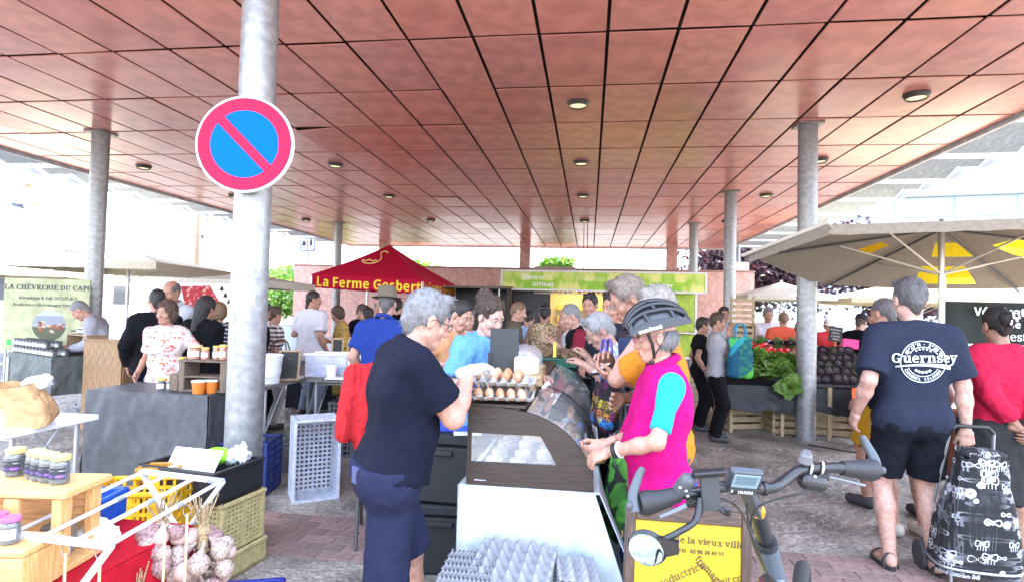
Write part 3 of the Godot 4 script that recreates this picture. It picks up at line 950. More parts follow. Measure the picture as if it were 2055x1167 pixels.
func hair_shape(kind: String, det: int) -> G:
	var key := "hair%s%d" % [kind, det]
	if pieces.has(key): return pieces[key]
	var bs := []
	var c: float = [0.009, 0.0065, 0.005][det]
	var face := ell(Vector3(0, 0.075, 0.088), Vector3(0.078, 0.115, 0.075), 0.015, [], true)
	var ear := []
	for s in [-1.0, 1.0]: ear.append(ell(Vector3(s * 0.09, 0.095, 0.012), Vector3(0.03, 0.04, 0.036), 0.012, [], true))
	var amp := 0.004
	match kind:
		"short", "crop":
			var e := 0.0 if kind == "short" else -0.006
			bs = [ell(Vector3(0, 0.15, -0.016), Vector3(0.084 + e, 0.1 + e, 0.104 + e), 0.02), cap(Vector3(0, 0.08, -0.075), Vector3(0, 0.05, -0.062), 0.04 + e, 0.03, 0.03), face] + ear
			if kind == "short": bs.insert(1, cap(Vector3(-0.03, 0.222, 0.05), Vector3(0.04, 0.22, 0.045), 0.025, 0.025, 0.02))
		"balding":
			bs = [ell(Vector3(0, 0.14, -0.018), Vector3(0.083, 0.09, 0.1), 0.02), cap(Vector3(0, 0.08, -0.072), Vector3(0, 0.05, -0.062), 0.038, 0.03, 0.03), face, ell(Vector3(0, 0.235, 0.03), Vector3(0.075, 0.075, 0.12), 0.01, [], true)] + ear
		"bob":
			bs = [ell(Vector3(0, 0.148, -0.022), Vector3(0.095, 0.108, 0.112), 0.03), ell(Vector3(0, 0.085, -0.03), Vector3(0.098, 0.09, 0.088), 0.03), ell(Vector3(0, 0.07, 0.092), Vector3(0.07, 0.115, 0.082), 0.015, [], true)]
			amp = 0.009
		"long":
			bs = [ell(Vector3(0, 0.15, -0.02), Vector3(0.09, 0.104, 0.108), 0.03), cap(Vector3(0, 0.1, -0.06), Vector3(0, -0.16, -0.075), 0.078, 0.055, 0.04), face]
			amp = 0.009
		"bun":
			bs = [ell(Vector3(0, 0.15, -0.014), Vector3(0.081, 0.097, 0.102), 0.02), cap(Vector3(0, 0.09, -0.07), Vector3(0, 0.06, -0.06), 0.04, 0.03, 0.03), face] + ear + [ell(Vector3(0, 0.15, -0.125), Vector3(0.05, 0.05, 0.042), 0.012)]
		"messy":
			bs = [ell(Vector3(0, 0.155, -0.018), Vector3(0.088, 0.1, 0.106), 0.02), cap(Vector3(0, 0.08, -0.07), Vector3(0, 0.05, -0.06), 0.042, 0.03, 0.03), face] + ear + [ell(Vector3(0, 0.215, -0.1), Vector3(0.058, 0.055, 0.055), 0.015)]
			amp = 0.014
		"helmet":
			bs = [ell(Vector3(0, 0.1, -0.03), Vector3(0.084, 0.075, 0.088), 0.02), ell(Vector3(0, 0.08, 0.09), Vector3(0.07, 0.115, 0.08), 0.015, [], true)] + ear
	var g := net(bs, c, amp, 34.0, Vector3(1, 0.5, 1))
	if det > 0:   # strands lying along the surface, away from the crown
		var rr := RandomNumberGenerator.new()
		rr.seed = hash(kind)
		var m := g.v.size()
		for s in (3600 if det == 2 else 700):
			var k := rr.randi() % m
			var p := g.v[k]
			var nn := g.n[k]
			var away := p - Vector3(0, 0.24, -0.05) + Vector3(rr.randfn(), rr.randfn(), rr.randfn()) * 0.035
			if kind in ["bun", "messy"]: away = Vector3(0, 0.17, -0.13) - p + Vector3(rr.randfn(), rr.randfn(), rr.randfn()) * 0.04
			var d := (away - nn * away.dot(nn)).normalized()
			var ln := rr.randf_range(0.02, 0.05)
			var w := nn.cross(d) * 0.0011
			var q := p + d * ln * 0.5 + nn * 0.004
			var e := p + d * ln + nn * rr.randf_range(-0.004, 0.006)
			p -= nn * 0.001
			nn = (nn + Vector3(rr.randfn(), rr.randfn(), rr.randfn()) * 0.28).normalized()
			var st := g.vert(p - w, nn); g.vert(p + w, nn); g.vert(q + w, nn); g.vert(q - w, nn); g.vert(e, nn)
			g.tri(st, st + 2, st + 1); g.tri(st, st + 3, st + 2); g.tri(st + 3, st + 4, st + 2)
	g.uv.resize(g.v.size())
	pieces[key] = g
	return g
func hand_shape(det: int, curl: float, spread := 0.0) -> G:   # right hand: fingers along +y, palm towards +z, thumb on +x
	var key := "hand%d %.2f %.2f" % [det, curl, spread]
	if pieces.has(key): return pieces[key]
	var bs := [cap(Vector3(0, -0.05, 0), Vector3(0, 0.012, 0), 0.026, 0.025, 0.02), cap(Vector3(-0.022, 0.025, 0), Vector3(-0.028, 0.078, 0), 0.015, 0.013, 0.02), cap(Vector3(0, 0.025, -0.002), Vector3(0, 0.085, -0.003), 0.016, 0.013, 0.02), cap(Vector3(0.02, 0.025, 0), Vector3(0.028, 0.082, 0), 0.016, 0.013, 0.02)]
	var ln := [0.058, 0.072, 0.078, 0.07]
	for f in 4:
		var x := -0.033 + f * 0.0215
		var p := Vector3(x, 0.085 - (0.008 if f == 0 else 0.0) + (0.004 if f == 2 else 0.0), 0)
		var sp := (f - 1.5) * (0.06 + spread)
		var a := curl * (1.0 + 0.06 * (3 - f))
		for sgm in 3:
			var l: float = ln[f] * [0.46, 0.3, 0.24][sgm]
			var q := p + Vector3(sin(sp) * cos(a), cos(sp) * cos(a), sin(a)) * l
			bs.append(cap(p, q, 0.0095 - sgm * 0.0009, 0.0088 - sgm * 0.001, 0.004))
			p = q
			a += curl * 0.95
	bs.append(cap(Vector3(0.018, 0.015, 0.006), Vector3(0.042, 0.05, 0.014), 0.016, 0.012, 0.015))
	var th := Vector3(0.042, 0.05, 0.014)
	var t2 := th + Vector3(0.016 - curl * 0.012, 0.03, 0.006 + curl * 0.014)
	bs.append(cap(th, t2, 0.0115, 0.0105, 0.004))
	bs.append(cap(t2, t2 + Vector3(0.002 - curl * 0.014, 0.024, 0.004 + curl * 0.01), 0.0105, 0.0085, 0.004))
	var g := net(bs, [0.0065, 0.005, 0.0038][det])
	pieces[key] = g
	return g
func ik(s: Vector3, w: Vector3, l1: float, l2: float, pole: Vector3) -> Array:
	var d := w - s
	var L := clampf(d.length(), 0.05, (l1 + l2) * 0.998)
	d = d.normalized()
	var a := (l1 * l1 - l2 * l2 + L * L) / (2 * L)
	var h := sqrt(maxf(l1 * l1 - a * a, 0.0))
	var pp := (pole - d * pole.dot(d)).normalized()
	return [s + d * a + pp * h, s + d * L]
func skin_mat(k: int) -> StandardMaterial3D:
	return mt([lin(0.56, 0.30, 0.215), lin(0.48, 0.235, 0.155), lin(0.33, 0.16, 0.10), lin(0.62, 0.36, 0.28)][k], 0.55, 0.0, "skin", 2.0)

# p: x, yaw, z; the figure is laid out 1.75 m tall, facing +z, left hand on +x, then scaled to h
func person(label: String, px: float, pz: float, yaw: float, h: float, o: Dictionary) -> Dictionary:
	var t := thing("person", label, "person", Vector3(px, 0.0, pz), yaw, o.get("group", ""))
	t.scale = Vector3.ONE * (h / 1.75)
	var det: int = o.get("det", 0)
	var fem: bool = o.get("fem", false)
	var gi: float = o.get("girth", 1.0)
	var belly: float = o.get("belly", 0.0)
	var C: Vector3 = Vector3(0, 0.93, 0) + o.get("shift", Vector3.ZERO)
	var B := Basis(Vector3.UP, deg_to_rad(o.get("twist", 0.0))) * Basis(Vector3.RIGHT, deg_to_rad(o.get("lean", 3.0)))
	var T := Transform3D(B, C)
	var sw := 0.165 if fem else 0.185
	var neck := T * Vector3(0, 0.545, -0.012)
	var hy: Array = o.get("head", [0.0, 5.0])
	var HB := B * Basis(Vector3.UP, deg_to_rad(hy[0])) * Basis(Vector3.RIGHT, deg_to_rad(hy[1]))
	var HX := Transform3D(HB * (0.97 if fem else 1.0), T * (Vector3(0, 0.562, 0.008) + o.get("neck", Vector3.ZERO)))
	var skin := skin_mat(o.get("skin", 0))
	var cell: float = [0.026, 0.019, 0.0135][det]
	var fold: float = [0.01, 0.011, 0.011][det]
	# joints
	for k in ["L", "R"]:
		if o.has(k + "w"): o[k] = Basis(Vector3.UP, deg_to_rad(yaw)).inverse() * (o[k + "w"] - t.position) / (h / 1.75)
	var sh := {}
	var el := {}
	var wr := {}
	for s in [1, -1]:
		var S := T * Vector3(s * sw * lerpf(1.0, gi, 0.6), 0.452, -0.012)
		var w: Vector3 = o.get("L" if s > 0 else "R", Vector3(s * 0.245, 0.9, 0.06))
		var pole: Vector3 = o.get("Lp" if s > 0 else "Rp", Vector3(s * 0.35, -0.3, -1.0))
		var r := ik(S, w, 0.285, 0.255, pole)
		sh[s] = S; el[s] = r[0]; wr[s] = r[1]
	var ft: Array = o.get("feet", [0.1, 0.0, -0.1, 0.0])
	var hp := {}
	var kn := {}
	var an := {}
	for s in [1, -1]:
		hp[s] = C + Vector3(s * 0.09, -0.03, 0)
		var r := ik(hp[s], Vector3(ft[0 if s > 0 else 2], 0.085, ft[1 if s > 0 else 3]), 0.425, 0.42, Vector3(s * 0.15, 0, 1))
		kn[s] = r[0]; an[s] = r[1]
	# skin
	var top: Dictionary = o.get("top", {})
	var bot: Dictionary = o.get("bot", {})
	var sl: float = top.get("sleeve", 0.55)
	var leg: float = bot.get("leg", 1.0)
	var bs := [cap(neck - Vector3(0, 0.05, 0), HX * Vector3(0, 0.03, -0.012), 0.06, 0.052, 0.03), cap(T * Vector3(-sw + 0.03, 0.44, -0.01), T * Vector3(sw - 0.03, 0.44, -0.01), 0.05, 0.05, 0.05), cap(T * Vector3(-0.06, 0.3, 0), T * Vector3(0.06, 0.3, 0), 0.095, 0.095, 0.08), cap(T * Vector3(0, 0.1, 0), C, 0.085, 0.085, 0.05)]
	var gl_: float = o.get("leg_girth", gi)
	var lg_: float = gl_ if leg < 0.62 or bot.get("skirt", false) else gi * 0.84
	var ag: float = (0.85 if fem else 1.0) * lerpf(1.0, gi, 0.7)
	for s in [1, -1]:
		bs.append(cap(sh[s], el[s], 0.05 * ag, 0.041 * ag, 0.04))
		bs.append(cap(el[s], el[s].lerp(wr[s], 0.35), 0.04 * ag, 0.042 * ag, 0.02))
		bs.append(cap(el[s].lerp(wr[s], 0.35), wr[s], 0.042 * ag, 0.026, 0.02))
		bs.append(cap(C + Vector3(s * 0.07, 0, 0), kn[s], 0.088 * lg_, 0.056 * lg_, 0.03))
		bs.append(cap(kn[s], kn[s].lerp(an[s], 0.35) + Vector3(0, 0, -0.014), 0.053 * lg_, 0.056 * lg_, 0.02))
		bs.append(cap(kn[s].lerp(an[s], 0.35) + Vector3(0, 0, -0.014), an[s], 0.056 * lg_, 0.036, 0.02))
		bs.append(cap(an[s] - Vector3(0, 0.035, 0.02), an[s] + Vector3(s * 0.02, -0.05, 0.14), 0.036, 0.028, 0.03))
	var body := net(bs, cell)
	body.uv.resize(body.v.size())
	body.add(head_shape(det, fem), HX)
	for s in [1, -1]:
		var k := "L" if s > 0 else "R"
		if o.get("no" + k, false): continue
		var y: Vector3 = o.get(k + "d", wr[s] - el[s]).normalized()
		var z: Vector3 = o.get(k + "n", Vector3(-s, 0, 0.1))
		z = (z - y * z.dot(y)).normalized()
		var x := y.cross(z)
		var hb := Basis(x, y, z)   # thumb on +x: right as it is for one side, mirrored for the other
		var want: Vector3 = o.get(k + "t", Vector3(0, 0, 1))
		if x.dot(want) < 0: hb = Basis(-x, y, z)
		if fem: hb = hb * Basis.from_scale(Vector3.ONE * 0.92)
		if o.has(k + "glove"):
			var gl := G.new()
			gl.add(hand_shape(det, o.get(k + "c", 0.35)), Transform3D(hb * 1.06, wr[s]))
			part(t, "glove", gl, o[k + "glove"])
			continue
		body.add(hand_shape(det, o.get(k + "c", 0.35)), Transform3D(hb, wr[s]))
	body.uv.resize(body.v.size())
	part(t, "body", body, skin)
	# face
	if not o.get("faceless", false):
		for s in [-1.0, 1.0]:
			var eg := G.new()
			var ig := G.new()
			eg.ball(HX * Vector3(s * 0.031, 0.1125, 0.0765), Vector3.ONE * 0.0112, 10, 8)
			ig.ball(HX * Vector3(s * 0.031, 0.112, 0.0838), Vector3(0.0055, 0.0055, 0.0055), 8, 6)
			part(part(t, "eye", eg, mt(lin(0.5, 0.46, 0.43), 0.3)), "iris", ig, mt(lin(0.03, 0.02, 0.015), 0.15))
			var bg := G.new()
			bg.tube([HX * Vector3(s * 0.012, 0.129, 0.0895), HX * Vector3(s * 0.03, 0.135, 0.087), HX * Vector3(s * 0.05, 0.129, 0.075)], [0.003, 0.0042, 0.002], 6)
			part(t, "eyebrow", bg, o.get("hair", ["", mt(lin(0.05, 0.04, 0.03), 0.8)])[1])
		var lg := G.new()
		lg.tube([HX * Vector3(-0.024, 0.041, 0.083), HX * Vector3(-0.01, 0.0455, 0.0925), HX * Vector3(0, 0.0445, 0.0935), HX * Vector3(0.01, 0.0455, 0.0925), HX * Vector3(0.024, 0.041, 0.083)], [0.001, 0.003, 0.003, 0.003, 0.001], 6)
		lg.tube([HX * Vector3(-0.022, 0.0395, 0.083), HX * Vector3(-0.01, 0.035, 0.0915), HX * Vector3(0.01, 0.035, 0.0915), HX * Vector3(0.022, 0.0395, 0.083)], [0.001, 0.0036, 0.0036, 0.001], 6)
		part(t, "mouth", lg, mt(lin(0.45, 0.13, 0.11), 0.5))
	# hair
	var hr: Array = o.get("hair", ["short", mt(lin(0.04, 0.03, 0.02), 0.7, 0.0, "hair", 1.0)])
	if hr[0] != "none":
		var hg := G.new()
		hg.add(hair_shape(hr[0], det), HX)
		part(t, "hair", hg, hr[1])
	# upper garment
	for d_ in ([top] if top.size() else []) + o.get("over", []):
		var def: Dictionary = d_
		var sl_: float = def.get("sleeve", 0.55)
		var lo: float = def.get("loose", 1.0)
		var e := 0.012 * lo
		var hem: float = def.get("hem", -0.1)
		var hc := [cut(T * Vector3(0, hem, 0), -B.y)]
		var nk: Array = [cut(T * Vector3(0, 0.535, 0.0), B * Vector3(0, 1, 0.25))]
		var so := 0.0 if sl_ > 0.0 else 0.045
		var w := [cap(T * Vector3(-sw + 0.02 + so, 0.43, -0.012), T * Vector3(sw - 0.02 - so, 0.43, -0.012), 0.05 + e, 0.05 + e, 0.08),
			cap(T * Vector3(-sw + 0.01 + so, 0.455, -0.014), T * Vector3(-0.035, 0.495, -0.016), 0.045 + e, 0.05 + e, 0.05, nk), cap(T * Vector3(sw - 0.01 - so, 0.455, -0.014), T * Vector3(0.035, 0.495, -0.016), 0.045 + e, 0.05 + e, 0.05, nk),
			cap(T * Vector3(-0.085 * gi, 0.32, 0.0), T * Vector3(0.085 * gi, 0.32, 0.0), 0.096 * gi + e, 0.096 * gi + e, 0.1, hc),
			cap(T * Vector3(-0.07 * gi, 0.14, 0.008 + belly), T * Vector3(0.07 * gi, 0.14, 0.008 + belly), 0.087 * gi + e + belly * 0.5, 0.087 * gi + e + belly * 0.5, 0.1, hc),
			cap(T * Vector3(-0.08 * gi, -0.03, belly * 0.4), T * Vector3(0.08 * gi, -0.03, belly * 0.4), 0.106 * gi + e * 1.1, 0.106 * gi + e * 1.1, 0.07, hc)]
		if hem < -0.14: w.append(cap(T * Vector3(-0.08 * gi, hem, 0), T * Vector3(0.08 * gi, hem, 0), 0.118 * gi + e * 2, 0.118 * gi + e * 2, 0.1, hc))
		if fem:
			for s in [-1.0, 1.0]: w.append(cap(T * Vector3(s * 0.07, 0.315, 0.07), T * Vector3(s * 0.06, 0.3, 0.085), 0.062 * gi, 0.05 * gi, 0.06))
		for s in [1, -1]:
			if sl_ <= 0.0: break
			var d: Vector3 = (el[s] - sh[s]).normalized()
			if sl_ <= 1.0:
				var q: Vector3 = sh[s].lerp(el[s], sl_)
				w.append(cap(sh[s], q + d * 0.06, 0.05 * ag + e, 0.052 * ag + e * 1.6, 0.04, [cut(q, d)]))
			else:
				w.append(cap(sh[s], el[s], 0.05 * ag + e, 0.043 * ag + e, 0.04))
				var d2: Vector3 = (wr[s] - el[s]).normalized()
				var q: Vector3 = el[s].lerp(wr[s], sl_ - 1.0)
				w.append(cap(el[s], q + d2 * 0.05, 0.046 * ag + e, 0.034 * ag + e, 0.03, [cut(q, d2)]))
		o["top_bones"] = w
		var tg := net(w, cell, def.get("fold", fold * lo), 7.0, Vector3(1, 0.6, 1))
		part(t, def.get("name", "shirt"), tg, def.m)
		if def.has("collar"):
			var cg := G.new()
			var cpts := []
			for k in 15:
				var a := TAU * k / 14.0 + PI / 2
				cpts.append(T * Vector3(cos(a) * 0.074, 0.545 - 0.028 * sin(a), -0.012 + sin(a) * 0.072))
			cg.tube(cpts, 0.016, 8, true, 1.5)
			part(t, "collar", cg, def.collar)
	# lower garment
	if bot.size():
		var w := []
		var e := 0.008 * float(bot.get("loose", 1.0))
		var wc := [cut(C + Vector3(0, minf(0.11, float(top.get("hem", 0.1)) + 0.05), 0), Vector3.UP)]
		w.append(cap(C + Vector3(-0.075 * gi, 0.05, belly * 0.4), C + Vector3(0.075 * gi, 0.05, belly * 0.4), 0.094 * gi + e, 0.094 * gi + e, 0.05, wc))
		w.append(cap(C + Vector3(-0.085 * gi, -0.04, -0.01), C + Vector3(0.085 * gi, -0.04, -0.01), 0.1 * gi + e, 0.1 * gi + e, 0.05, wc))
		if bot.get("skirt", false):
			var y: float = bot.get("hem", 0.5)
			var kc := [cut(Vector3(0, y, 0), Vector3.DOWN)]
			w.append(cap(C + Vector3(-0.08 * gi, -0.06, 0), Vector3(-0.12 * gi, y - 0.05, 0) + Vector3(C.x, 0, C.z), 0.115 * gi + e, 0.13 * gi + e * 2, 0.16, kc))
			w.append(cap(C + Vector3(0.08 * gi, -0.06, 0), Vector3(0.12 * gi, y - 0.05, 0) + Vector3(C.x, 0, C.z), 0.115 * gi + e, 0.13 * gi + e * 2, 0.16, kc))
		else:
			for s in [1, -1]:
				if leg < 0.62:
					var q: Vector3 = hp[s].lerp(kn[s], leg / 0.5)
					var d: Vector3 = (kn[s] - hp[s]).normalized()
					w.append(cap(hp[s], q + d * 0.06, 0.088 * gl_ + e * 0.6, 0.07 * gl_ + e * 1.5, 0.025, [cut(q, d)]))
				else:
					w.append(cap(hp[s], kn[s], 0.096 * gi + e, 0.064 * gi + e * 1.5, 0.05))
					var d: Vector3 = (an[s] - kn[s]).normalized()
					w.append(cap(kn[s], an[s] + d * 0.05, 0.064 * gi + e * 1.5, 0.056 + e * 1.6, 0.03, [cut(an[s] + d * 0.02, d)]))
		part(t, bot.get("name", "trousers"), net(w, cell, fold, 8.0, Vector3(1, 0.7, 1)), bot.m)
	# shoes
	if not o.get("barefoot", false):
		var sm: Material = o.get("shoes", mt(lin(0.04, 0.04, 0.045), 0.6))
		for s in [1, -1]:
			var w := [cap(an[s] + Vector3(0, -0.035, -0.03), an[s] + Vector3(s * 0.02, -0.046, 0.14), 0.05, 0.042, 0.03, [cut(Vector3.ZERO, Vector3.DOWN)]), cap(an[s] + Vector3(0, -0.03, -0.01), an[s] + Vector3(0, 0.01, -0.012), 0.046, 0.047, 0.02, [cut(an[s] + Vector3(0, 0.005, 0), Vector3.UP)])]
			part(t, "shoe", net(w, maxf(cell * 0.7, 0.011)), sm)
	return {"t": t, "T": T, "HX": HX, "sh": sh, "el": el, "wr": wr, "kn": kn, "an": an, "C": C, "bones": o.get("top_bones", []), "skin": skin}

func glasses(P: Dictionary, m: Material, lens: Material, round := 0.02) -> void:
	var HX: Transform3D = P.HX
	var g := G.new()
	var lg := G.new()
	for s in [-1.0, 1.0]:
		var c := Vector3(s * 0.033, 0.111, 0.106)
		var pts := []
		for k in 17:
			var a := TAU * k / 16
			pts.append(HX * (c + Vector3(cos(a) * (round + 0.005), sin(a) * round, -absf(cos(a)) * 0.002)))
		g.tube(pts, 0.0019, 6, false)
		g.tube([HX * Vector3(s * 0.058, 0.116, 0.104), HX * Vector3(s * 0.078, 0.117, 0.09), HX * Vector3(s * 0.084, 0.117, 0.0), HX * Vector3(s * 0.082, 0.1, -0.03)], 0.002, 6)
		lg.ball(HX * c, Vector3(round + 0.004, round - 0.001, 0.0008), 16, 8, HX.basis.orthonormalized())
	g.tube([HX * Vector3(-0.009, 0.115, 0.107), HX * Vector3(0, 0.118, 0.109), HX * Vector3(0.009, 0.115, 0.107)], 0.002, 6)
	var f := part(P.t, "glasses", g, m)
	part(f, "lens", lg, lens)
func hairm(r: float, g: float, b: float) -> StandardMaterial3D:
	return mt(lin(r, g, b), 0.62, 0.0, "hair", 1.0)
func wrap_back(P: Dictionary, called: String, list: Array, c: Vector2, m: Material, sign := -1.0) -> void:   # flat shapes laid on the cloth of a back (-1) or chest (1)
	var out := G.new()
	for e in list:   # [mesh arrays, Transform2D]
		var vs: PackedVector3Array = e[0][Mesh.ARRAY_VERTEX]
		var ix: PackedInt32Array = e[0][Mesh.ARRAY_INDEX]
		var st := out.v.size()
		for v in vs:
			var q: Vector2 = e[1] * Vector2(v.x, v.y)
			var p := Vector3(c.x + sign * q.x, c.y + q.y, sign * 0.42)
			for k in 14:
				var d := field(P.bones, p)
				if d < 0.003: break
				p.z -= sign * d * 0.95
			p.z += sign * (0.0075 + clampf(v.z, -0.001, 0.001))
			out.vert(p, Vector3(0, 0, sign))
		for k in ix: out.i.append(k + st)
	out.smooth()
	part(P.t, called, out, m)
func glyphs(s: String, size: float, bold := true, italic := false, serif := false) -> Array:
	var f := SystemFont.new()
	f.font_names = PackedStringArray(["Droid Serif" if serif else "Droid Sans"])
	f.font_weight = 700 if bold else 400
	f.font_italic = italic
	var t := TextMesh.new()
	t.text = s; t.font = f; t.font_size = 40; t.pixel_size = size / 40.0; t.depth = 0.002; t.curve_step = 3.0
	return t.get_mesh_arrays()
func ring2d(r0: float, r1: float, a0: float, a1: float, n := 40) -> Array:
	var g := G.new()
	for k in n + 1:
		var a := lerpf(a0, a1, float(k) / n)
		g.vert(Vector3(cos(a) * r0, sin(a) * r0, 0), Vector3(0, 0, 1)); g.vert(Vector3(cos(a) * r1, sin(a) * r1, 0), Vector3(0, 0, 1))
	for k in n:
		g.tri(k * 2, k * 2 + 1, k * 2 + 3); g.tri(k * 2, k * 2 + 3, k * 2 + 2)
	return g.mesh().surface_get_arrays(0)
func arc_text(s: String, r: float, mid: float, step: float, size: float, below := false) -> Array:
	var out := []
	for k in s.length():
		if s[k] == " ": continue
		var a := mid + (k - (s.length() - 1) / 2.0) * step * (1.0 if below else -1.0)
		out.append([glyphs(s[k], size), Transform2D(a + PI / 2 if below else a - PI / 2, Vector2(cos(a), sin(a)) * r)])
	return out
func sandals(P: Dictionary, m: Material) -> void:
	for s in [1, -1]:
		var a: Vector3 = P.an[s]
		var g := G.new()
		var poly := PackedVector2Array()
		for k in 20:
			var an := TAU * k / 20
			poly.append(Vector2(cos(an) * (0.048 if sin(an) > 0 else 0.04), sin(an) * 0.135))
		g.prism(poly, 0.022, Transform3D(Basis(Vector3.RIGHT, Vector3(0, 0, 1), Vector3(0, -1, 0)), Vector3(a.x + s * 0.01, 0.013, a.z + 0.06)))
		for q in [[-0.03, 0.085, 0.045, 0.0], [0.1, 0.06, 0.05, 0.0], [-0.055, 0.075, 0.042, 0.03]]:
			var pts := []
			for k in 9:
				var an := PI * k / 8.0
				pts.append(Vector3(a.x + s * 0.01 + cos(an) * q[2], 0.02 + sin(an) * q[1], a.z + q[0] + sin(an) * q[3]))
			g.tube(pts, 0.009, 6, true, 0.4)
		part(P.t, "sandal", g, m)

func build_people() -> void:
	var grey := hairm(0.24, 0.235, 0.24)
	var white := hairm(0.42, 0.41, 0.40)
	var salt := hairm(0.13, 0.12, 0.12)
	var dark := hairm(0.022, 0.017, 0.015)
	var brown := hairm(0.07, 0.04, 0.025)
	var blond := hairm(0.22, 0.13, 0.07)
	var navy := cloth(0.0065, 0.008, 0.019)
	var black := cloth(0.007, 0.007, 0.009)
	var jeans := cloth(0.022, 0.045, 0.11)
	var pale_jeans := cloth(0.2, 0.26, 0.36)
	var spec := mt(lin(0.03, 0.02, 0.02), 0.3)
	var lens := glass(0.08)
	var clear := glass(0.05, 1, 1, 1)
	var P: Dictionary
	# --- the nearest people
	P = person("grey-haired man in black T-shirt and navy shorts packing eggs at the counter", -0.80, -2.27, 122, 1.65, {det = 2, girth = 1.2, leg_girth = 1.0, belly = 0.03, lean = 9.0, head = [6.0, 10.0], neck = Vector3(0, -0.035, 0.03), skin = 0, hair = ["short", grey], top = {m = navy, sleeve = 0.72, hem = -0.04, loose = 1.3, fold = 0.011}, bot = {m = cloth(0.017, 0.02, 0.048), leg = 0.5, name = "shorts", loose = 2.2},
		Rw = Vector3(-0.5, 1.25, -2.4), Rp = Vector3(-0.2, -1, 0.3), Rglove = mt(lin(0.75, 0.76, 0.8), 0.5), Rn = Vector3(0, -1, 0.2), Rt = Vector3(1, 0, 0), Rc = 0.4, Rd = Vector3(0.5, 0.2, 1), Lw = Vector3(-0.62, 1.1, -2.62), Lp = Vector3(0.6, -0.2, -1), feet = [0.12, 0.2, -0.1, -0.17]})
	glasses(P, spec, lens, 0.018)
	var g := G.new()
	var C: Vector3 = P.C
	g.box(C + Vector3(-0.1, -0.02, -0.128), Vector3(0.14, 0.07, 0.012), 0.004, Basis(Vector3.UP, 0.35))
	part(P.t, "belt_flap", g, cloth(0.09, 0.1, 0.19))
	P = person("woman in magenta sleeveless fleece, turquoise T-shirt and black bike helmet", 0.34, -2.58, -84, 1.545, {det = 2, fem = true, girth = 1.03, belly = 0.055, lean = 4.0, head = [0.0, 4.0], skin = 0, hair = ["helmet", grey], top = {m = cloth(0.02, 0.38, 0.44), sleeve = 0.82, hem = 0.0, loose = 0.2, fold = 0.004}, over = [{m = cloth(0.5, 0.005, 0.15), sleeve = 0.0, hem = -0.2, loose = 2.2, name = "fleece_vest", collar = cloth(0.42, 0.005, 0.125), fold = 0.012}], bot = {m = cloth(0.03, 0.07, 0.2), name = "jeans"},
		Lw = Vector3(0.09, 0.94, -2.42), Lp = Vector3(1.2, -0.7, -0.35), Rw = Vector3(0.08, 0.94, -2.56), Rp = Vector3(-0.3, -1, -0.6), Lc = 0.55, Rc = 0.55, Ln = Vector3(-0.4, -0.8, 0.1), Rn = Vector3(0.4, 0.8, 0.1), Ld = Vector3(-0.25, -0.45, 1), Rd = Vector3(0.3, -0.4, 1), Lt = Vector3(0, 1, 0.2), Rt = Vector3(0, 1, 0.2)})
	glasses(P, mt(lin(0.4, 0.12, 0.18), 0.3), clear, 0.017)
	helmet(P)
	var w: Vector3 = P.wr[1]
	var e: Vector3 = P.el[1]
	g = TB([w.lerp(e, 0.12), w.lerp(e, 0.2)], 0.036, 16)
	part(P.t, "watch_strap", g, mt(lin(0.015, 0.015, 0.015), 0.5))
	part(P.t, "white_wristband", TB([w.lerp(e, 0.23), w.lerp(e, 0.25)], 0.038, 16), mt(lin(0.6, 0.6, 0.62), 0.6))
	P = person("man seen from behind in navy T-shirt with a white circular print, pulling a trolley", 1.95, -3.8, 178, 1.785, {det = 2, girth = 1.02, lean = 1.0, head = [0.0, 6.0], skin = 3, faceless = true, hair = ["short", salt], top = {m = cloth(0.02, 0.025, 0.045), sleeve = 0.85, hem = -0.1, loose = 2.0, fold = 0.006}, bot = {m = cloth(0.009, 0.01, 0.016), leg = 0.42, name = "shorts", loose = 2.6},
		Rw = Vector3(2.235, 0.87, -3.78), Rp = Vector3(-1, 0, -0.6), Rc = 0.75, Rn = Vector3(0, 0, 1), Lw = Vector3(1.66, 0.93, -3.86), feet = [0.11, 0.03, -0.12, 0.0], barefoot = true})
	sandals(P, mt(lin(0.02, 0.02, 0.02), 0.6))
	var ink := mt(lin(0.6, 0.66, 0.7), 0.8)
	var parts_ := [[ring2d(0.157, 0.163, 0, TAU, 64), Transform2D.IDENTITY], [ring2d(0.112, 0.117, 0.55, PI - 0.55, 24), Transform2D.IDENTITY]]
	parts_.append([ring2d(0.112, 0.117, PI + 0.45, TAU - 0.45, 24), Transform2D.IDENTITY])
	parts_ += arc_text("49°27'N · 2°35'W", 0.136, PI / 2, 0.145, 0.034)
	parts_ += arc_text("CHANNEL ISLANDS", 0.137, -PI / 2, 0.15, 0.03, true)
	for k in 5:
		var a := PI / 2 + (k - 2) * 0.28
		parts_.append([glyphs("*", 0.035), Transform2D(0, Vector2(cos(a), sin(a)) * 0.094)])
		a = -a
		parts_.append([glyphs("*", 0.05), Transform2D(0, Vector2(cos(a), sin(a)) * 0.09)])
	parts_.append([glyphs("Guernsey", 0.098, true, true, true), Transform2D(0.04, Vector2(0.01, 0.03))])
	var sw := G.new()
	for k in 25:
		var u := k / 24.0
		var y := -0.045 + 0.022 * sin(u * PI * 0.9)
		var th := 0.013 * (0.3 + u)
		sw.vert(Vector3(lerpf(-0.19, 0.2, u), y - th, 0), Vector3.BACK); sw.vert(Vector3(lerpf(-0.19, 0.2, u), y + th, 0), Vector3.BACK)
	for k in 24:
		sw.tri(k * 2, k * 2 + 2, k * 2 + 3); sw.tri(k * 2, k * 2 + 3, k * 2 + 1)
	parts_.append([sw.mesh().surface_get_arrays(0), Transform2D.IDENTITY])
	for q in parts_: q[1] = Transform2D(0, Vector2(0.74, 0.74), 0, Vector2.ZERO) * q[1]
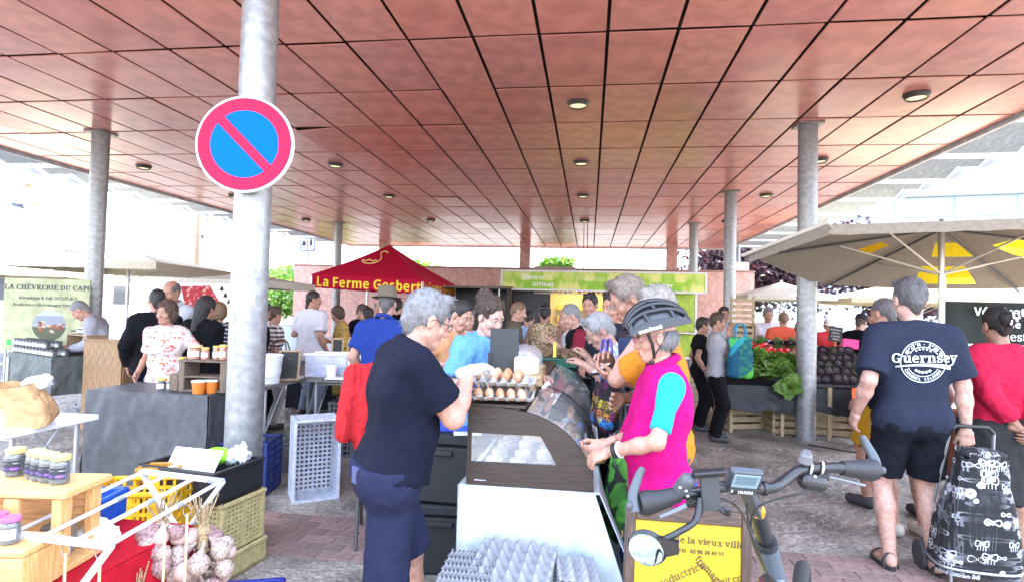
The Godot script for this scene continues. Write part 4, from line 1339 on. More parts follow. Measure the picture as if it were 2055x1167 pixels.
	wrap_back(P, "shirt_print", parts_, Vector2(0.0, 1.245), ink)
	var tweed := mt(lin(0.025, 0.025, 0.027), 0.95, 0.0, "speck", 8.0, 0.8)
	P = person("woman seen from behind in raspberry sweater, hands clasped behind her back", 2.6, -4.05, 186, 1.63, {det = 2, fem = true, girth = 1.2, lean = 2.0, head = [-6.0, 4.0], skin = 2, faceless = true, hair = ["bun", dark], top = {m = mt(lin(0.44, 0.014, 0.05), 0.9, 0.0, "cloth", 5.0, 0.4), sleeve = 1.7, hem = -0.08, loose = 2.0, name = "sweater"}, bot = {m = tweed, skirt = true, hem = 0.46, name = "skirt"},
		L = Vector3(0.045, 0.93, -0.2), R = Vector3(-0.05, 0.91, -0.22), Lp = Vector3(1, 0, -0.5), Rp = Vector3(-1, 0, -0.5), Ld = Vector3(-0.8, -0.3, -0.3), Rd = Vector3(0.8, -0.3, -0.25), Ln = Vector3(0, 0.3, 1), Rn = Vector3(0, 0.3, 1), Lc = 0.4, Rc = 0.45, Lt = Vector3(0, 1, 0), Rt = Vector3(0, 1, 0)})
	g = G.new()
	var HX: Transform3D = P.HX
	for s in [[0.0, 0.17, -0.172, 0.012, 0.05], [-0.012, 0.14, -0.178, 0.011, 0.03], [-0.03, 0.15, -0.165, 0.035, 0.012], [0.012, 0.12, -0.165, 0.01, 0.035]]: g.box(HX * Vector3(s[0], s[1], s[2]), Vector3(s[3], s[4], 0.012), 0.003, HX.basis.orthonormalized() * Basis(Vector3(0, 0, 1), s[0] * 20))
	part(P.t, "hair_clip", g, mt(lin(0.75, 0.76, 0.8), 0.3))
	P = person("man in dark top and mustard shorts, half hidden behind the man with the trolley", 2.36, -4.95, 205, 1.7, {det = 1, lean = 2.0, skin = 1, faceless = true, hair = ["crop", salt], top = {m = navy, loose = 1.5, hem = -0.1}, bot = {m = cloth(0.48, 0.24, 0.015), leg = 0.47, name = "shorts", loose = 2.4}, feet = [0.08, 0.12, -0.14, -0.22]})
	P = person("person in rolled denim shorts standing behind the navy T-shirt", 2.28, -4.45, 190, 1.55, {det = 1, lean = 2.0, skin = 0, faceless = true, hair = ["crop", brown], top = {m = cloth(0.1, 0.14, 0.25), loose = 1.4}, bot = {m = cloth(0.16, 0.24, 0.42), leg = 0.4, name = "denim_shorts", loose = 2.2}, shoes = mt(lin(0.55, 0.5, 0.42), 0.8), feet = [0.14, 0.0, -0.06, -0.05]})
	P = person("smiling young woman in light blue T-shirt with tousled dark hair behind the counter", -0.68, -3.5, 50, 1.62, {det = 2, fem = true, lean = 8.0, head = [2.0, 12.0], skin = 3, hair = ["messy", brown], top = {m = cloth(0.12, 0.3, 0.56), sleeve = 0.9, hem = -0.14, loose = 2.2, name = "tee_shirt"}, bot = {m = jeans, name = "jeans"},
		Rw = Vector3(-0.6, 1.13, -3.0), Lw = Vector3(-0.28, 1.12, -3.35), Rp = Vector3(-0.6, -1, 0), Lp = Vector3(0.6, -1, 0), Rn = Vector3(0, -1, 0), Ln = Vector3(0, -1, 0)})
	P = person("dark-haired woman in pale orange top looking down behind the egg seller", -1.08, -4.25, 75, 1.62, {det = 1, fem = true, lean = 9.0, head = [-8.0, 16.0], skin = 0, hair = ["bun", dark], top = {m = cloth(0.6, 0.3, 0.15), sleeve = 0.5, hem = -0.1}, bot = {m = jeans, name = "jeans"}, Rw = Vector3(-1.0, 1.12, -3.95), Lw = Vector3(-0.85, 1.1, -4.1)})
	P = person("man in royal blue polo shirt and grey felt hat seen from behind", -1.78, -4.85, 170, 1.68, {det = 1, girth = 1.2, lean = 2.0, head = [20.0, 4.0], faceless = true, hair = ["crop", salt], top = {m = cloth(0.02, 0.045, 0.24), sleeve = 0.75, loose = 1.6, hem = -0.12, collar = cloth(0.02, 0.045, 0.24)}, bot = {m = cloth(0.05, 0.06, 0.1)}})
	hat(P, cloth(0.16, 0.14, 0.105))
	P = person("elderly woman with white hair in blue striped top, reaching over the glass counter", 0.24, -3.68, -82, 1.56, {det = 2, fem = true, girth = 1.02, lean = 14.0, head = [6.0, 18.0], hair = ["short", white], top = {m = stripes("breton", lin(0.8, 0.83, 0.86), lin(0.07, 0.17, 0.42), 0.03, 0.28), sleeve = 0.95, hem = -0.12, loose = 1.6}, bot = {m = cloth(0.02, 0.02, 0.03)},
		Lw = Vector3(-0.02, 1.2, -3.42), Rw = Vector3(0.0, 1.22, -3.7), Ln = Vector3(0, -1, 0.2), Rn = Vector3(0, -1, 0.2), Lc = 0.5, Rc = 0.6})
	glasses(P, mt(lin(0.3, 0.2, 0.15), 0.3), clear, 0.016)
	P = person("tall grey-haired man with glasses and navy polo shirt looking into his wallet", 0.38, -3.3, -78, 1.76, {det = 2, lean = 12.0, head = [2.0, 14.0], skin = 1, hair = ["short", hairm(0.26, 0.2, 0.16)], top = {m = cloth(0.05, 0.065, 0.14), sleeve = 0.8, hem = -0.14, loose = 1.5, collar = cloth(0.04, 0.05, 0.12)}, bot = {m = cloth(0.1, 0.1, 0.11)},
		Lw = Vector3(0.16, 1.17, -3.05), Rw = Vector3(0.12, 1.24, -3.24), Ln = Vector3(-0.4, 0.8, 0), Rn = Vector3(0.4, -0.8, 0), Lc = 0.5, Rc = 0.55, Lp = Vector3(0.4, -1, -0.4), Rp = Vector3(-0.4, -1, -0.4)})
	glasses(P, mt(lin(0.25, 0.2, 0.16), 0.3, 0.6), clear, 0.016)
	P = person("grey-haired person in amber T-shirt resting chin on hand beside the helmeted woman", 0.4, -3.0, -100, 1.67, {det = 2, lean = 4.0, girth = 1.1, head = [4.0, 8.0], hair = ["short", hairm(0.34, 0.3, 0.26)], top = {m = cloth(0.56, 0.2, 0.02), sleeve = 0.75, hem = -0.12, loose = 1.6}, bot = {m = cloth(0.12, 0.1, 0.09)},
		L = Vector3(0.05, 1.46, 0.15), Lp = Vector3(0.3, -1, 0.5), Ld = Vector3(-0.2, 1, -0.1), Ln = Vector3(0, 0.1, -1), Lc = 0.6, R = Vector3(0.0, 1.12, 0.24), Rp = Vector3(-0.6, -0.8, 0.0)})
	# --- left stalls
	P = person("woman in white blouse with red flowers standing behind the grey table", -3.87, -4.85, 12, 1.545, {det = 2, fem = true, girth = 0.96, lean = 1.0, head = [-10.0, 2.0], skin = 1, hair = ["bob", hairm(0.12, 0.07, 0.05)], top = {m = floral(), sleeve = 0.8, hem = -0.14, loose = 1.3, name = "blouse"}, bot = {m = cloth(0.07, 0.15, 0.36), name = "jeans"}, Rw = Vector3(-4.06, 0.86, -4.75), L = Vector3(0.24, 0.95, 0.05), Lp = Vector3(1, 0, -0.6)})
	P = person("balding man in pale grey polo shirt behind the dark jackets", -4.66, -5.95, 0, 1.77, {det = 1, lean = 3.0, head = [0.0, 12.0], skin = 1, hair = ["balding", salt], top = {m = cloth(0.5, 0.52, 0.56), sleeve = 0.8, hem = -0.1, loose = 1.4, collar = cloth(0.5, 0.52, 0.56)}, bot = {m = navy}, L = Vector3(0.05, 1.12, 0.25), R = Vector3(-0.05, 1.12, 0.25)})
	P = person("man in dark jacket turned left behind the flowered blouse", -4.4, -5.35, -150, 1.66, {lean = 4.0, skin = 1, hair = ["crop", dark], top = {m = black, sleeve = 1.95, loose = 2.0, hem = -0.12, name = "jacket"}, bot = {m = navy}})
	P = person("person with black hair and wide black jacket seen from behind", -3.78, -5.15, 170, 1.6, {det = 1, fem = true, girth = 1.2, lean = 8.0, skin = 1, faceless = true, hair = ["long", dark], top = {m = black, sleeve = 1.95, loose = 2.6, hem = -0.14, name = "jacket"}, bot = {m = navy}, L = Vector3(0.1, 1.1, 0.25), R = Vector3(-0.1, 1.1, 0.25)})
	P = person("brown-haired woman in dark top with white stripes by the near column", -4.1, -5.9, 200, 1.54, {fem = true, lean = 6.0, hair = ["bob", blond], top = {m = stripes("dark_stripe", lin(0.02, 0.02, 0.03), lin(0.5, 0.5, 0.5), 0.05, 0.25), loose = 1.5}, bot = {m = black}})
	P = person("dark-haired person in black bending at the left stall by the column", -4.42, -6.5, 160, 1.56, {lean = 22.0, hair = ["short", dark], top = {m = black, loose = 1.5}, bot = {m = black}})
	P = person("person in grey jacket bending behind the jam jars by the left column", -5.95, -6.6, -60, 1.66, {lean = 38.0, faceless = true, hair = ["crop", grey], top = {m = cloth(0.36, 0.36, 0.4), sleeve = 1.95, loose = 2.0, name = "jacket"}, bot = {m = navy}, L = Vector3(0.1, 0.95, 0.5), R = Vector3(-0.1, 0.95, 0.5)})
	# --- behind the long table, left of the gazebo
	P = person("person in cream top with dark stripes carrying a wicker basket", -3.86, -6.6, 150, 1.51, {fem = true, skin = 1, faceless = true, hair = ["short", brown], top = {m = stripes("wide_stripe", lin(0.6, 0.55, 0.48), lin(0.04, 0.02, 0.03), 0.06, 0.5), sleeve = 0.9, hem = -0.2, loose = 1.5}, bot = {m = cloth(0.5, 0.5, 0.52)}})
	P = person("person in black, mostly hidden by the near column", -3.76, -6.15, 140, 1.54, {skin = 2, faceless = true, hair = ["short", dark], top = {m = black}, bot = {m = black}})
	P = person("man in white T-shirt and pale jeans left of the red gazebo", -3.82, -7.55, 160, 1.73, {det = 1, girth = 1.08, lean = 1.0, head = [-40.0, 3.0], skin = 1, hair = ["crop", dark], top = {m = cloth(0.62, 0.6, 0.64), sleeve = 0.8, hem = -0.16, loose = 2.0}, bot = {m = pale_jeans, name = "jeans"}, L = Vector3(0.22, 1.15, 0.2)})
	P = person("person with dark hair half hidden behind the white T-shirt man", -4.2, -8.2, 120, 1.6, {hair = ["short", dark], skin = 1, top = {m = cloth(0.35, 0.33, 0.1), sleeve = 1.9}, bot = {m = cloth(0.3, 0.3, 0.12)}})
	P = person("woman in yellow patterned dress in front of the red gazebo", -3.5, -7.9, -60, 1.54, {fem = true, lean = 6.0, head = [0.0, 20.0], skin = 1, hair = ["bob", brown], top = {m = spots("ochre_print", lin(0.45, 0.3, 0.07), lin(0.2, 0.1, 0.03)), sleeve = 1.5, loose = 1.8, hem = -0.1, name = "dress_top"}, bot = {m = spots("ochre_print", lin(0.45, 0.3, 0.07), lin(0.2, 0.1, 0.03)), skirt = true, hem = 0.3, name = "dress"}, L = Vector3(0.1, 1.15, 0.25), R = Vector3(-0.1, 1.15, 0.25)})
	P = person("dark-haired man in navy under the red gazebo", -3.62, -8.7, 80, 1.57, {skin = 1, hair = ["short", brown], top = {m = navy}, bot = {m = navy}, head = [0.0, 14.0]})
	P = person("dark-haired woman in red and black top under the red gazebo", -3.3, -8.35, -70, 1.52, {fem = true, skin = 0, hair = ["bob", dark], top = {m = cloth(0.45, 0.03, 0.06), sleeve = 1.9, loose = 1.5}, over = [{m = black, sleeve = 0.0, hem = -0.1, loose = 1.8, name = "gilet"}], bot = {m = black}})
	P = person("grey-haired person under the gazebo behind the red and black top", -3.58, -9.5, 0, 1.6, {skin = 1, hair = ["short", salt], top = {m = cloth(0.2, 0.2, 0.22)}, bot = {m = navy}})
	P = person("person with black hair seen beside the blue polo shirt", -3.4, -9.9, 180, 1.66, {faceless = true, hair = ["short", dark], top = {m = black}, bot = {m = navy}})
	P = person("grey-haired woman in beige sleeveless top behind the young woman in blue", -1.36, -6.2, 60, 1.53, {det = 1, fem = true, head = [0.0, 4.0], hair = ["short", grey], top = {m = cloth(0.5, 0.4, 0.34), sleeve = 0.25, loose = 1.6}, bot = {m = cloth(0.3, 0.25, 0.22)}})
	P = person("black-clad person in shadow beside the food truck", -1.75, -7.0, 150, 1.6, {faceless = true, hair = ["long", dark], fem = true, top = {m = black, sleeve = 1.95, loose = 2.0}, bot = {m = black}})
	# --- queue at the food truck
	P = person("short-haired man in olive jacket queuing at the food truck", -0.94, -7.0, 100, 1.64, {det = 1, lean = 5.0, head = [-6.0, 10.0], hair = ["crop", blond], top = {m = cloth(0.12, 0.1, 0.07), sleeve = 1.95, loose = 1.9, name = "jacket"}, bot = {m = cloth(0.06, 0.06, 0.07)}})
	P = person("person in light blue shirt seen from behind at the food truck", -0.84, -7.65, 170, 1.55, {girth = 1.15, lean = 10.0, head = [0.0, 25.0], faceless = true, hair = ["short", dark], top = {m = cloth(0.3, 0.46, 0.75), sleeve = 1.9, loose = 1.8}, bot = {m = jeans}})
	P = person("woman in leopard print dress with sunglasses on her hair, seen from behind", -0.56, -7.25, 178, 1.62, {det = 1, fem = true, girth = 1.2, skin = 1, faceless = true, hair = ["short", dark], top = {m = spots("leopard", lin(0.55, 0.42, 0.25), lin(0.05, 0.03, 0.02)), sleeve = 0.0, loose = 1.6, hem = -0.1, name = "dress_top"}, bot = {m = spots("leopard", lin(0.55, 0.42, 0.25), lin(0.05, 0.03, 0.02)), skirt = true, hem = 0.45, name = "dress"}})
	g = G.new()
	HX = P.HX
	for s in [-1.0, 1.0]: g.ball(HX * Vector3(s * 0.03, 0.17, -0.123), Vector3(0.028, 0.02, 0.01), 10, 6)
	part(P.t, "sunglasses", g, mt(lin(0.01, 0.01, 0.01), 0.1))
	P = person("person in dark brown bending right of the leopard print dress", -0.38, -7.6, 140, 1.58, {lean = 25.0, faceless = true, hair = ["short", brown], top = {m = cloth(0.06, 0.04, 0.03), sleeve = 1.95, loose = 1.8}, bot = {m = black}, R = Vector3(-0.2, 0.95, 0.35)})
	P = person("grey-haired vendor in black gilet and maroon sleeves reaching left", -0.04, -5.68, -75, 1.62, {det = 1, lean = 12.0, head = [0.0, 6.0], skin = 0, hair = ["crop", grey], top = {m = cloth(0.22, 0.02, 0.04), sleeve = 0.9, loose = 1.3}, over = [{m = black, sleeve = 0.0, hem = -0.12, loose = 2.0, name = "gilet"}], bot = {m = black}, Lw = Vector3(-0.3, 1.2, -5.45), Rw = Vector3(-0.3, 1.18, -5.75), Ln = Vector3(0, -1, 0), Rn = Vector3(0, -1, 0)})
	P = person("balding man in white shirt behind the vendor in maroon", -0.2, -7.05, -80, 1.52, {skin = 1, hair = ["balding", salt], top = {m = cloth(0.66, 0.66, 0.7), loose = 1.4}, bot = {m = navy}, lean = 8.0})
	P = person("young dark-haired man in white shirt near the truck counter", 0.02, -6.2, -20, 1.73, {det = 1, skin = 1, hair = ["short", dark], top = {m = cloth(0.66, 0.64, 0.66), loose = 1.3}, bot = {m = navy}})
	P = person("dark-haired man in black sweatshirt with a round white badge", 0.22, -4.75, -30, 1.7, {det = 1, girth = 1.1, skin = 1, head = [-20.0, 6.0], hair = ["short", dark], top = {m = cloth(0.015, 0.017, 0.025), sleeve = 1.95, loose = 1.8, name = "sweatshirt"}, bot = {m = black}, L = Vector3(0.15, 1.1, 0.28), R = Vector3(-0.15, 1.1, 0.28)})
	wrap_back(P, "badge", [[ring2d(0.008, 0.02, 0, TAU, 16), Transform2D.IDENTITY]], Vector2(0.09, 1.28), ink, 1.0)
	# --- right side
	P = person("woman in speckled grey top and black trousers holding a shopping bag", 1.53, -7.3, 84, 1.57, {det = 1, fem = true, lean = 1.0, skin = 1, hair = ["short", brown], top = {m = mt(lin(0.5, 0.48, 0.5), 0.9, 0.0, "speck", 5.0), sleeve = 0.5, loose = 1.6, hem = -0.12}, bot = {m = black}, Rw = Vector3(1.66, 1.27, -7.18), Rp = Vector3(0, -1, -0.3), Lw = Vector3(1.72, 1.25, -7.36)})
	P = person("person in black behind the speckled grey top", 1.45, -7.9, 90, 1.5, {skin = 1, hair = ["short", dark], top = {m = black, loose = 1.6}, bot = {m = black}})
	P = person("dark-haired man standing behind the column by the truck", 2.08, -9.4, 0, 1.67, {skin = 1, hair = ["short", dark], top = {m = cloth(0.5, 0.52, 0.55)}, bot = {m = navy}})
	P = person("grey-haired man in white polo with crossed arms behind the vegetable stall", 2.92, -10.0, -4, 1.69, {det = 1, girth = 1.15, belly = 0.03, skin = 1, head = [-4.0, 10.0], hair = ["short", grey], top = {m = cloth(0.74, 0.74, 0.78), sleeve = 0.75, loose = 1.5}, bot = {m = navy}, L = Vector3(-0.1, 1.13, 0.24), R = Vector3(0.1, 1.1, 0.27), Lp = Vector3(1, -0.4, 0.1), Rp = Vector3(-1, -0.4, 0.1)})
	P = person("bald man in orange T-shirt seen from behind at the vegetable stall", 3.02, -9.5, 170, 1.62, {girth = 1.1, skin = 0, faceless = true, hair = ["balding", blond], top = {m = cloth(0.75, 0.13, 0.07), loose = 1.6}, bot = {m = navy}})
	P = person("fair-haired woman in coral top just left of the stall column", 3.12, -9.1, 140, 1.48, {fem = true, hair = ["bob", blond], top = {m = cloth(0.75, 0.2, 0.16), loose = 1.5}, bot = {m = cloth(0.5, 0.2, 0.2)}})
	P = person("woman in red T-shirt and white cap facing the stall", 4.1, -10.6, -10, 1.53, {fem = true, hair = ["bob", blond], top = {m = cloth(0.68, 0.06, 0.07), loose = 1.6}, bot = {m = navy}, head = [0.0, 10.0], L = Vector3(0.1, 1.3, 0.2), Lp = Vector3(1, -1, 0)})
	capmesh(P, cloth(0.75, 0.72, 0.7))
	P = person("man in black T-shirt and black cap at the artichokes", 3.9, -9.1, 120, 1.6, {det = 1, girth = 1.1, lean = 8.0, skin = 0, hair = ["crop", brown], top = {m = black, sleeve = 0.7, loose = 1.6}, bot = {m = black}, head = [10.0, 14.0]})
	capmesh(P, cloth(0.03, 0.03, 0.035))
	wrap_back(P, "shirt_lettering", [[glyphs("BOIS", 0.05), Transform2D.IDENTITY]], Vector2(0.05, 1.3), ink)
	P = person("dark-haired bearded man in slate blue polo behind the black cap", 4.55, -9.9, -120, 1.7, {skin = 1, hair = ["short", dark], top = {m = cloth(0.06, 0.08, 0.15), loose = 1.5}, bot = {m = navy}})

func floral() -> StandardMaterial3D:
	return pattern("floral", 256, lin(0.56, 0.5, 0.48), func(im: Image):
		var r := RandomNumberGenerator.new()
		r.seed = 3
		for k in 22:
			var c := Vector2(r.randf() * 256, r.randf() * 256)
			for q in 5: blot(im, c + Vector2.from_angle(q * TAU / 5 + k) * 8, 7.5, lin(0.5, 0.035 + 0.05 * r.randf(), 0.03), 0.8, q)
			blot(im, c, 4, lin(0.75, 0.4, 0.25))
		for k in 30: blot(im, Vector2(r.randf() * 256, r.randf() * 256), 9, lin(0.12, 0.09, 0.12), 0.22, r.randf() * TAU)
		, 4.2)
func spots(key: String, base: Color, dot: Color) -> StandardMaterial3D:
	return pattern(key, 256, base, func(im: Image):
		var r := RandomNumberGenerator.new()
		r.seed = hash(key)
		for k in 110:
			var c := Vector2(r.randf() * 256, r.randf() * 256)
			blot(im, c, 11, dot, 0.8, k)
			blot(im, c + Vector2(1, 1), 5, base.lerp(dot, 0.3), 0.8, k)
		, 3.5)
func hat(P: Dictionary, m: Material) -> void:
	var g := G.new()
	var HX: Transform3D = P.HX
	g.lathe([Vector2(0.0, -0.004), Vector2(0.14, -0.012), Vector2(0.143, -0.006), Vector2(0.1, 0.006), Vector2(0.094, 0.03), Vector2(0.088, 0.085), Vector2(0.07, 0.1), Vector2(0.03, 0.094), Vector2(0, 0.092)], 28, HX * Transform3D(Basis.from_scale(Vector3(0.95, 1, 1.12)), Vector3(0, 0.175, -0.015)))
	part(P.t, "hat", g, m)
func capmesh(P: Dictionary, m: Material) -> void:
	var g := G.new()
	var HX: Transform3D = P.HX
	g.lathe([Vector2(0.093, -0.03), Vector2(0.094, 0.01), Vector2(0.085, 0.05), Vector2(0.05, 0.078), Vector2(0, 0.085)], 24, HX * Transform3D(Basis.from_scale(Vector3(0.95, 1, 1.14)), Vector3(0, 0.18, -0.015)), true)
	g.sheet(10, 4, func(u, v):
		var a := lerpf(0.15, PI - 0.15, u)
		var r := lerpf(0.095, 0.165, v * sin(a))
		return HX * Vector3(cos(a) * r * 0.9, 0.16 - v * 0.02, -0.015 + sin(a) * r * 1.14), 0.004)
	part(P.t, "cap", g, m)
func helmet(P: Dictionary) -> void:
	var HX: Transform3D = P.HX * Transform3D(Basis(Vector3.RIGHT, 0.1), Vector3(0, 0.0, 0.0))
	var shell := mt(lin(0.012, 0.014, 0.018), 0.33)
	var pad := mt(lin(0.05, 0.055, 0.065), 0.6)
	var root := Node3D.new()
	root.name = "helmet"
	P.t.add_child(root)
	root.transform = HX * Transform3D(Basis.from_scale(Vector3(0.97, 0.98, 1.02)), Vector3(0, 0.016, -0.004))
	var c := Vector3(0, 0.135, -0.012)
	var at := func(th: float, ph: float, k: float) -> Vector3:   # th across from left ear over the top, ph from brow to nape
		return c + Vector3(sin(th) * 0.107 * k, cos(th) * cos(ph) * 0.138 * k, sin(ph) * 0.142 * k * (1.0 if ph > 0 else 1.12)) + Vector3(0, cos(th) * 0.01, 0)
	# inner foam
	var g := G.new()
	g.sheet(20, 14, func(u, v): return at.call(lerpf(1.5, -1.5, u), lerpf(1.15, -1.35, v), 0.9), 0.006)
	part(root, "foam_liner", g, pad)
	# front visor band, rear shell, side rims, and ribs over the vents
	g = G.new()
	g.sheet(24, 4, func(u, v): return at.call(lerpf(1.55, -1.55, u), lerpf(1.3, 0.95, v), 1.0), 0.016)
	part(root, "front_band", g, shell)
	g = G.new()
	g.sheet(24, 5, func(u, v): return at.call(lerpf(1.55, -1.55, u), lerpf(-1.0, -1.5, v), 1.0), 0.016)
	part(root, "rear_band", g, shell)
	for s in [-1.0, 1.0]:
		g = G.new()
		g.sheet(5, 20, func(u, v): return at.call(s * lerpf(1.18, 1.56, u), lerpf(1.2, -1.4, v), 1.0), 0.016)
		part(root, "side_rim", g, shell)
	for th in [-0.86, -0.52, -0.17, 0.17, 0.52, 0.86]:
		var pts := []
		for k in 15: pts.append(at.call(th * (1.0 - 0.12 * absf(k - 7) / 7.0), lerpf(1.15, -1.2, k / 14.0), 1.02))
		g = G.new()
		g.tube(pts, 0.0135, 8, true)
		part(root, "rib", g, shell)
	for q in [[0.35, 0.1], [-0.35, -0.3], [0.35, -0.75], [-0.35, 0.55], [1.02, 0.35], [-1.02, 0.35], [1.02, -0.5], [-1.02, -0.5], [0.69, 0.0], [-0.69, 0.0], [0.69, -0.75], [-0.69, -0.75]]:
		g = G.new()
		g.tube([at.call(q[0] - 0.2, q[1], 1.0), at.call(q[0], q[1] - 0.05, 1.015), at.call(q[0] + 0.2, q[1] - 0.1, 1.0)], 0.011, 6)
		part(root, "bridge", g, shell)
	# peak
	g = G.new()
	g.sheet(16, 5, func(u, v):
		var a := lerpf(0.25, PI - 0.25, u)
		return Vector3(cos(a) * 0.105, 0.168 - v * 0.022 - absf(cos(a)) * 0.012, 0.075 + sin(a) * (0.03 + v * 0.085)), 0.008)
	part(root, "peak", g, shell)
	# lettering on the side towards the camera
	words(root, "lettering", "overfrant", 0.026, mt(lin(0.8, 0.8, 0.8), 0.5), Transform3D(Basis(Vector3(-0.1, 0.06, -1).normalized(), Vector3(-0.25, 1, 0.1).normalized(), Vector3(1, 0.25, -0.1).normalized()).orthonormalized(), Vector3(0.122, 0.15, 0.03)), true, true)
	# straps
	for s in [-1.0, 1.0]:
		g = G.new()
		g.tube([Vector3(s * 0.088, 0.13, 0.04), Vector3(s * 0.086, 0.07, 0.03), Vector3(s * 0.062, 0.0, 0.03), Vector3(0, -0.018, 0.045)], 0.0075, 6, true, 0.35)
		g.tube([Vector3(s * 0.088, 0.12, -0.06), Vector3(s * 0.084, 0.055, -0.005), Vector3(s * 0.066, 0.012, 0.027)], 0.0075, 6, true, 0.35)
		part(root, "strap", g, mt(lin(0.01, 0.01, 0.012), 0.6))
	g = G.new()
	g.box(Vector3(0.03, -0.018, 0.04), Vector3(0.03, 0.022, 0.03), 0.006)
	g.tube([Vector3(0.03, -0.02, 0.05), Vector3(0.035, -0.06, 0.065), Vector3(0.035, -0.1, 0.085)], 0.007, 6, true, 0.35)
	part(root, "buckle", g, mt(lin(0.01, 0.01, 0.012), 0.5))
# ---------- crates, jars and the stalls on the left
func lattice(g: G, at: Vector3, ux: Vector3, uy: Vector3, w: float, h: float, nx: int, ny: int, t: float, bw: float) -> void:   # a wall of bars with open holes
	var nn := ux.cross(uy)
	var b := Basis(ux, uy, nn)
	for k in nx + 1: g.box(at + ux * (w * k / nx - w / 2) , Vector3(bw, h, t), 0.0, b)
	for k in ny + 1: g.box(at + uy * (h * k / ny - h / 2), Vector3(w, bw * 1.2, t * 0.9), 0.0, b)
func crate(called: String, label: String, at: Vector3, turn: Vector3, s: Vector3, m: Material, nx: int, ny: int, group := "", solid := false) -> Node3D:
	var t := thing(called, label, "crate", at, 0, group)
	t.rotation_degrees = turn
	var wall := 0.012
	part(t, "bottom", BX(Vector3(0, 0.008, 0), Vector3(s.x - 0.02, 0.012, s.z - 0.02), 0.002) if solid else _grid(Vector3(0, 0.008, 0), s.x - 0.02, s.z - 0.02), m)
	for k in 4:
		var along := s.x if k % 2 == 0 else s.z
		var off := s.z / 2 if k % 2 == 0 else s.x / 2
		var b := Basis(Vector3.UP, k * PI / 2)
		var g := G.new()
		if solid: g.box(b * Vector3(0, s.y / 2, off - wall / 2), Vector3(along - 0.004, s.y - 0.006, wall), 0.003, b)
		else:
			lattice(g, b * Vector3(0, s.y / 2, off - wall / 2), b.x, Vector3.UP, along - 0.02, s.y - 0.03, maxi(2, int(nx * along / s.x)), ny, wall * 0.6, minf(0.014, along / maxi(2, int(nx * along / s.x)) * 0.45))
			g.box(b * Vector3(0, s.y * 0.5, off - wall / 2), Vector3(0.05, s.y - 0.02, wall * 0.7), 0.002, b)
		part(t, "side", g, m)
	var r := G.new()
	for k in 4:
		var along := s.x if k % 2 == 0 else s.z
		var off := s.z / 2 if k % 2 == 0 else s.x / 2
		var b := Basis(Vector3.UP, k * PI / 2)
		r.box(b * Vector3(0, s.y - 0.012, off - 0.004), Vector3(along + 0.012, 0.024, 0.024), 0.006, b)
		r.box(b * Vector3(0, 0.012, off - 0.008), Vector3(along - 0.01, 0.022, 0.016), 0.004, b)
	part(t, "rim", r, m)
	for sx in [-1.0, 1.0]:
		for sz in [-1.0, 1.0]: part(t, "corner_post", BX(Vector3(sx * (s.x / 2 - 0.012), s.y / 2, sz * (s.z / 2 - 0.012)), Vector3(0.03, s.y - 0.01, 0.03), 0.008), m)
	return t
func _grid(c: Vector3, w: float, d: float) -> G:
	var g := G.new()
	lattice(g, c, Vector3.RIGHT, Vector3(0, 0, -1), w, d, maxi(6, int(w / 0.034)), maxi(6, int(d / 0.034)), 0.008, 0.013)
	return g
var jar_meshes := {}
func jar(label: String, at: Vector3, r: float, h: float, fill: Material, lid: Material, tagm: Material, group: String, face := 0.0, called := "jar") -> Node3D:
	var t := thing(called, label, "jar", at, face, group)
	var key := "%.3f %.3f" % [r, h]
	if not jar_meshes.has(key):
		var body := G.new()
		body.lathe([Vector2(0, 0), Vector2(r * 0.9, 0), Vector2(r, r * 0.12), Vector2(r, h * 0.68), Vector2(r * 0.96, h * 0.75), Vector2(r * 0.8, h * 0.83), Vector2(r * 0.8, h * 0.86)], 16)
		var inner := G.new()
		inner.lathe([Vector2(0, r * 0.1), Vector2(r * 0.93, r * 0.1), Vector2(r * 0.93, h * 0.7), Vector2(r * 0.75, h * 0.79), Vector2(0, h * 0.79)], 14)
		var lg := G.new()
		lg.lathe([Vector2(r * 0.9, h * 0.84), Vector2(r * 0.94, h * 0.85), Vector2(r * 0.94, h * 0.98), Vector2(r * 0.88, h), Vector2(0, h)], 18)
		var tg := G.new()
		tg.sheet(8, 1, func(u, v): return Vector3(sin((u - 0.5) * 1.9) * (r + 0.0008), lerpf(h * 0.2, h * 0.58, v), cos((u - 0.5) * 1.9) * (r + 0.0008)), 0.0)
		jar_meshes[key] = [body.mesh(), inner.mesh(), lg.mesh(), tg.mesh()]
	var ms: Array = jar_meshes[key]
	part(t, "glass", ms[0], glass(0.1, 0.9, 0.95, 0.95))
	part(t, "contents", ms[1], fill)
	part(t, "lid", ms[2], lid)
	part(t, "paper_label", ms[3], tagm)
	return t
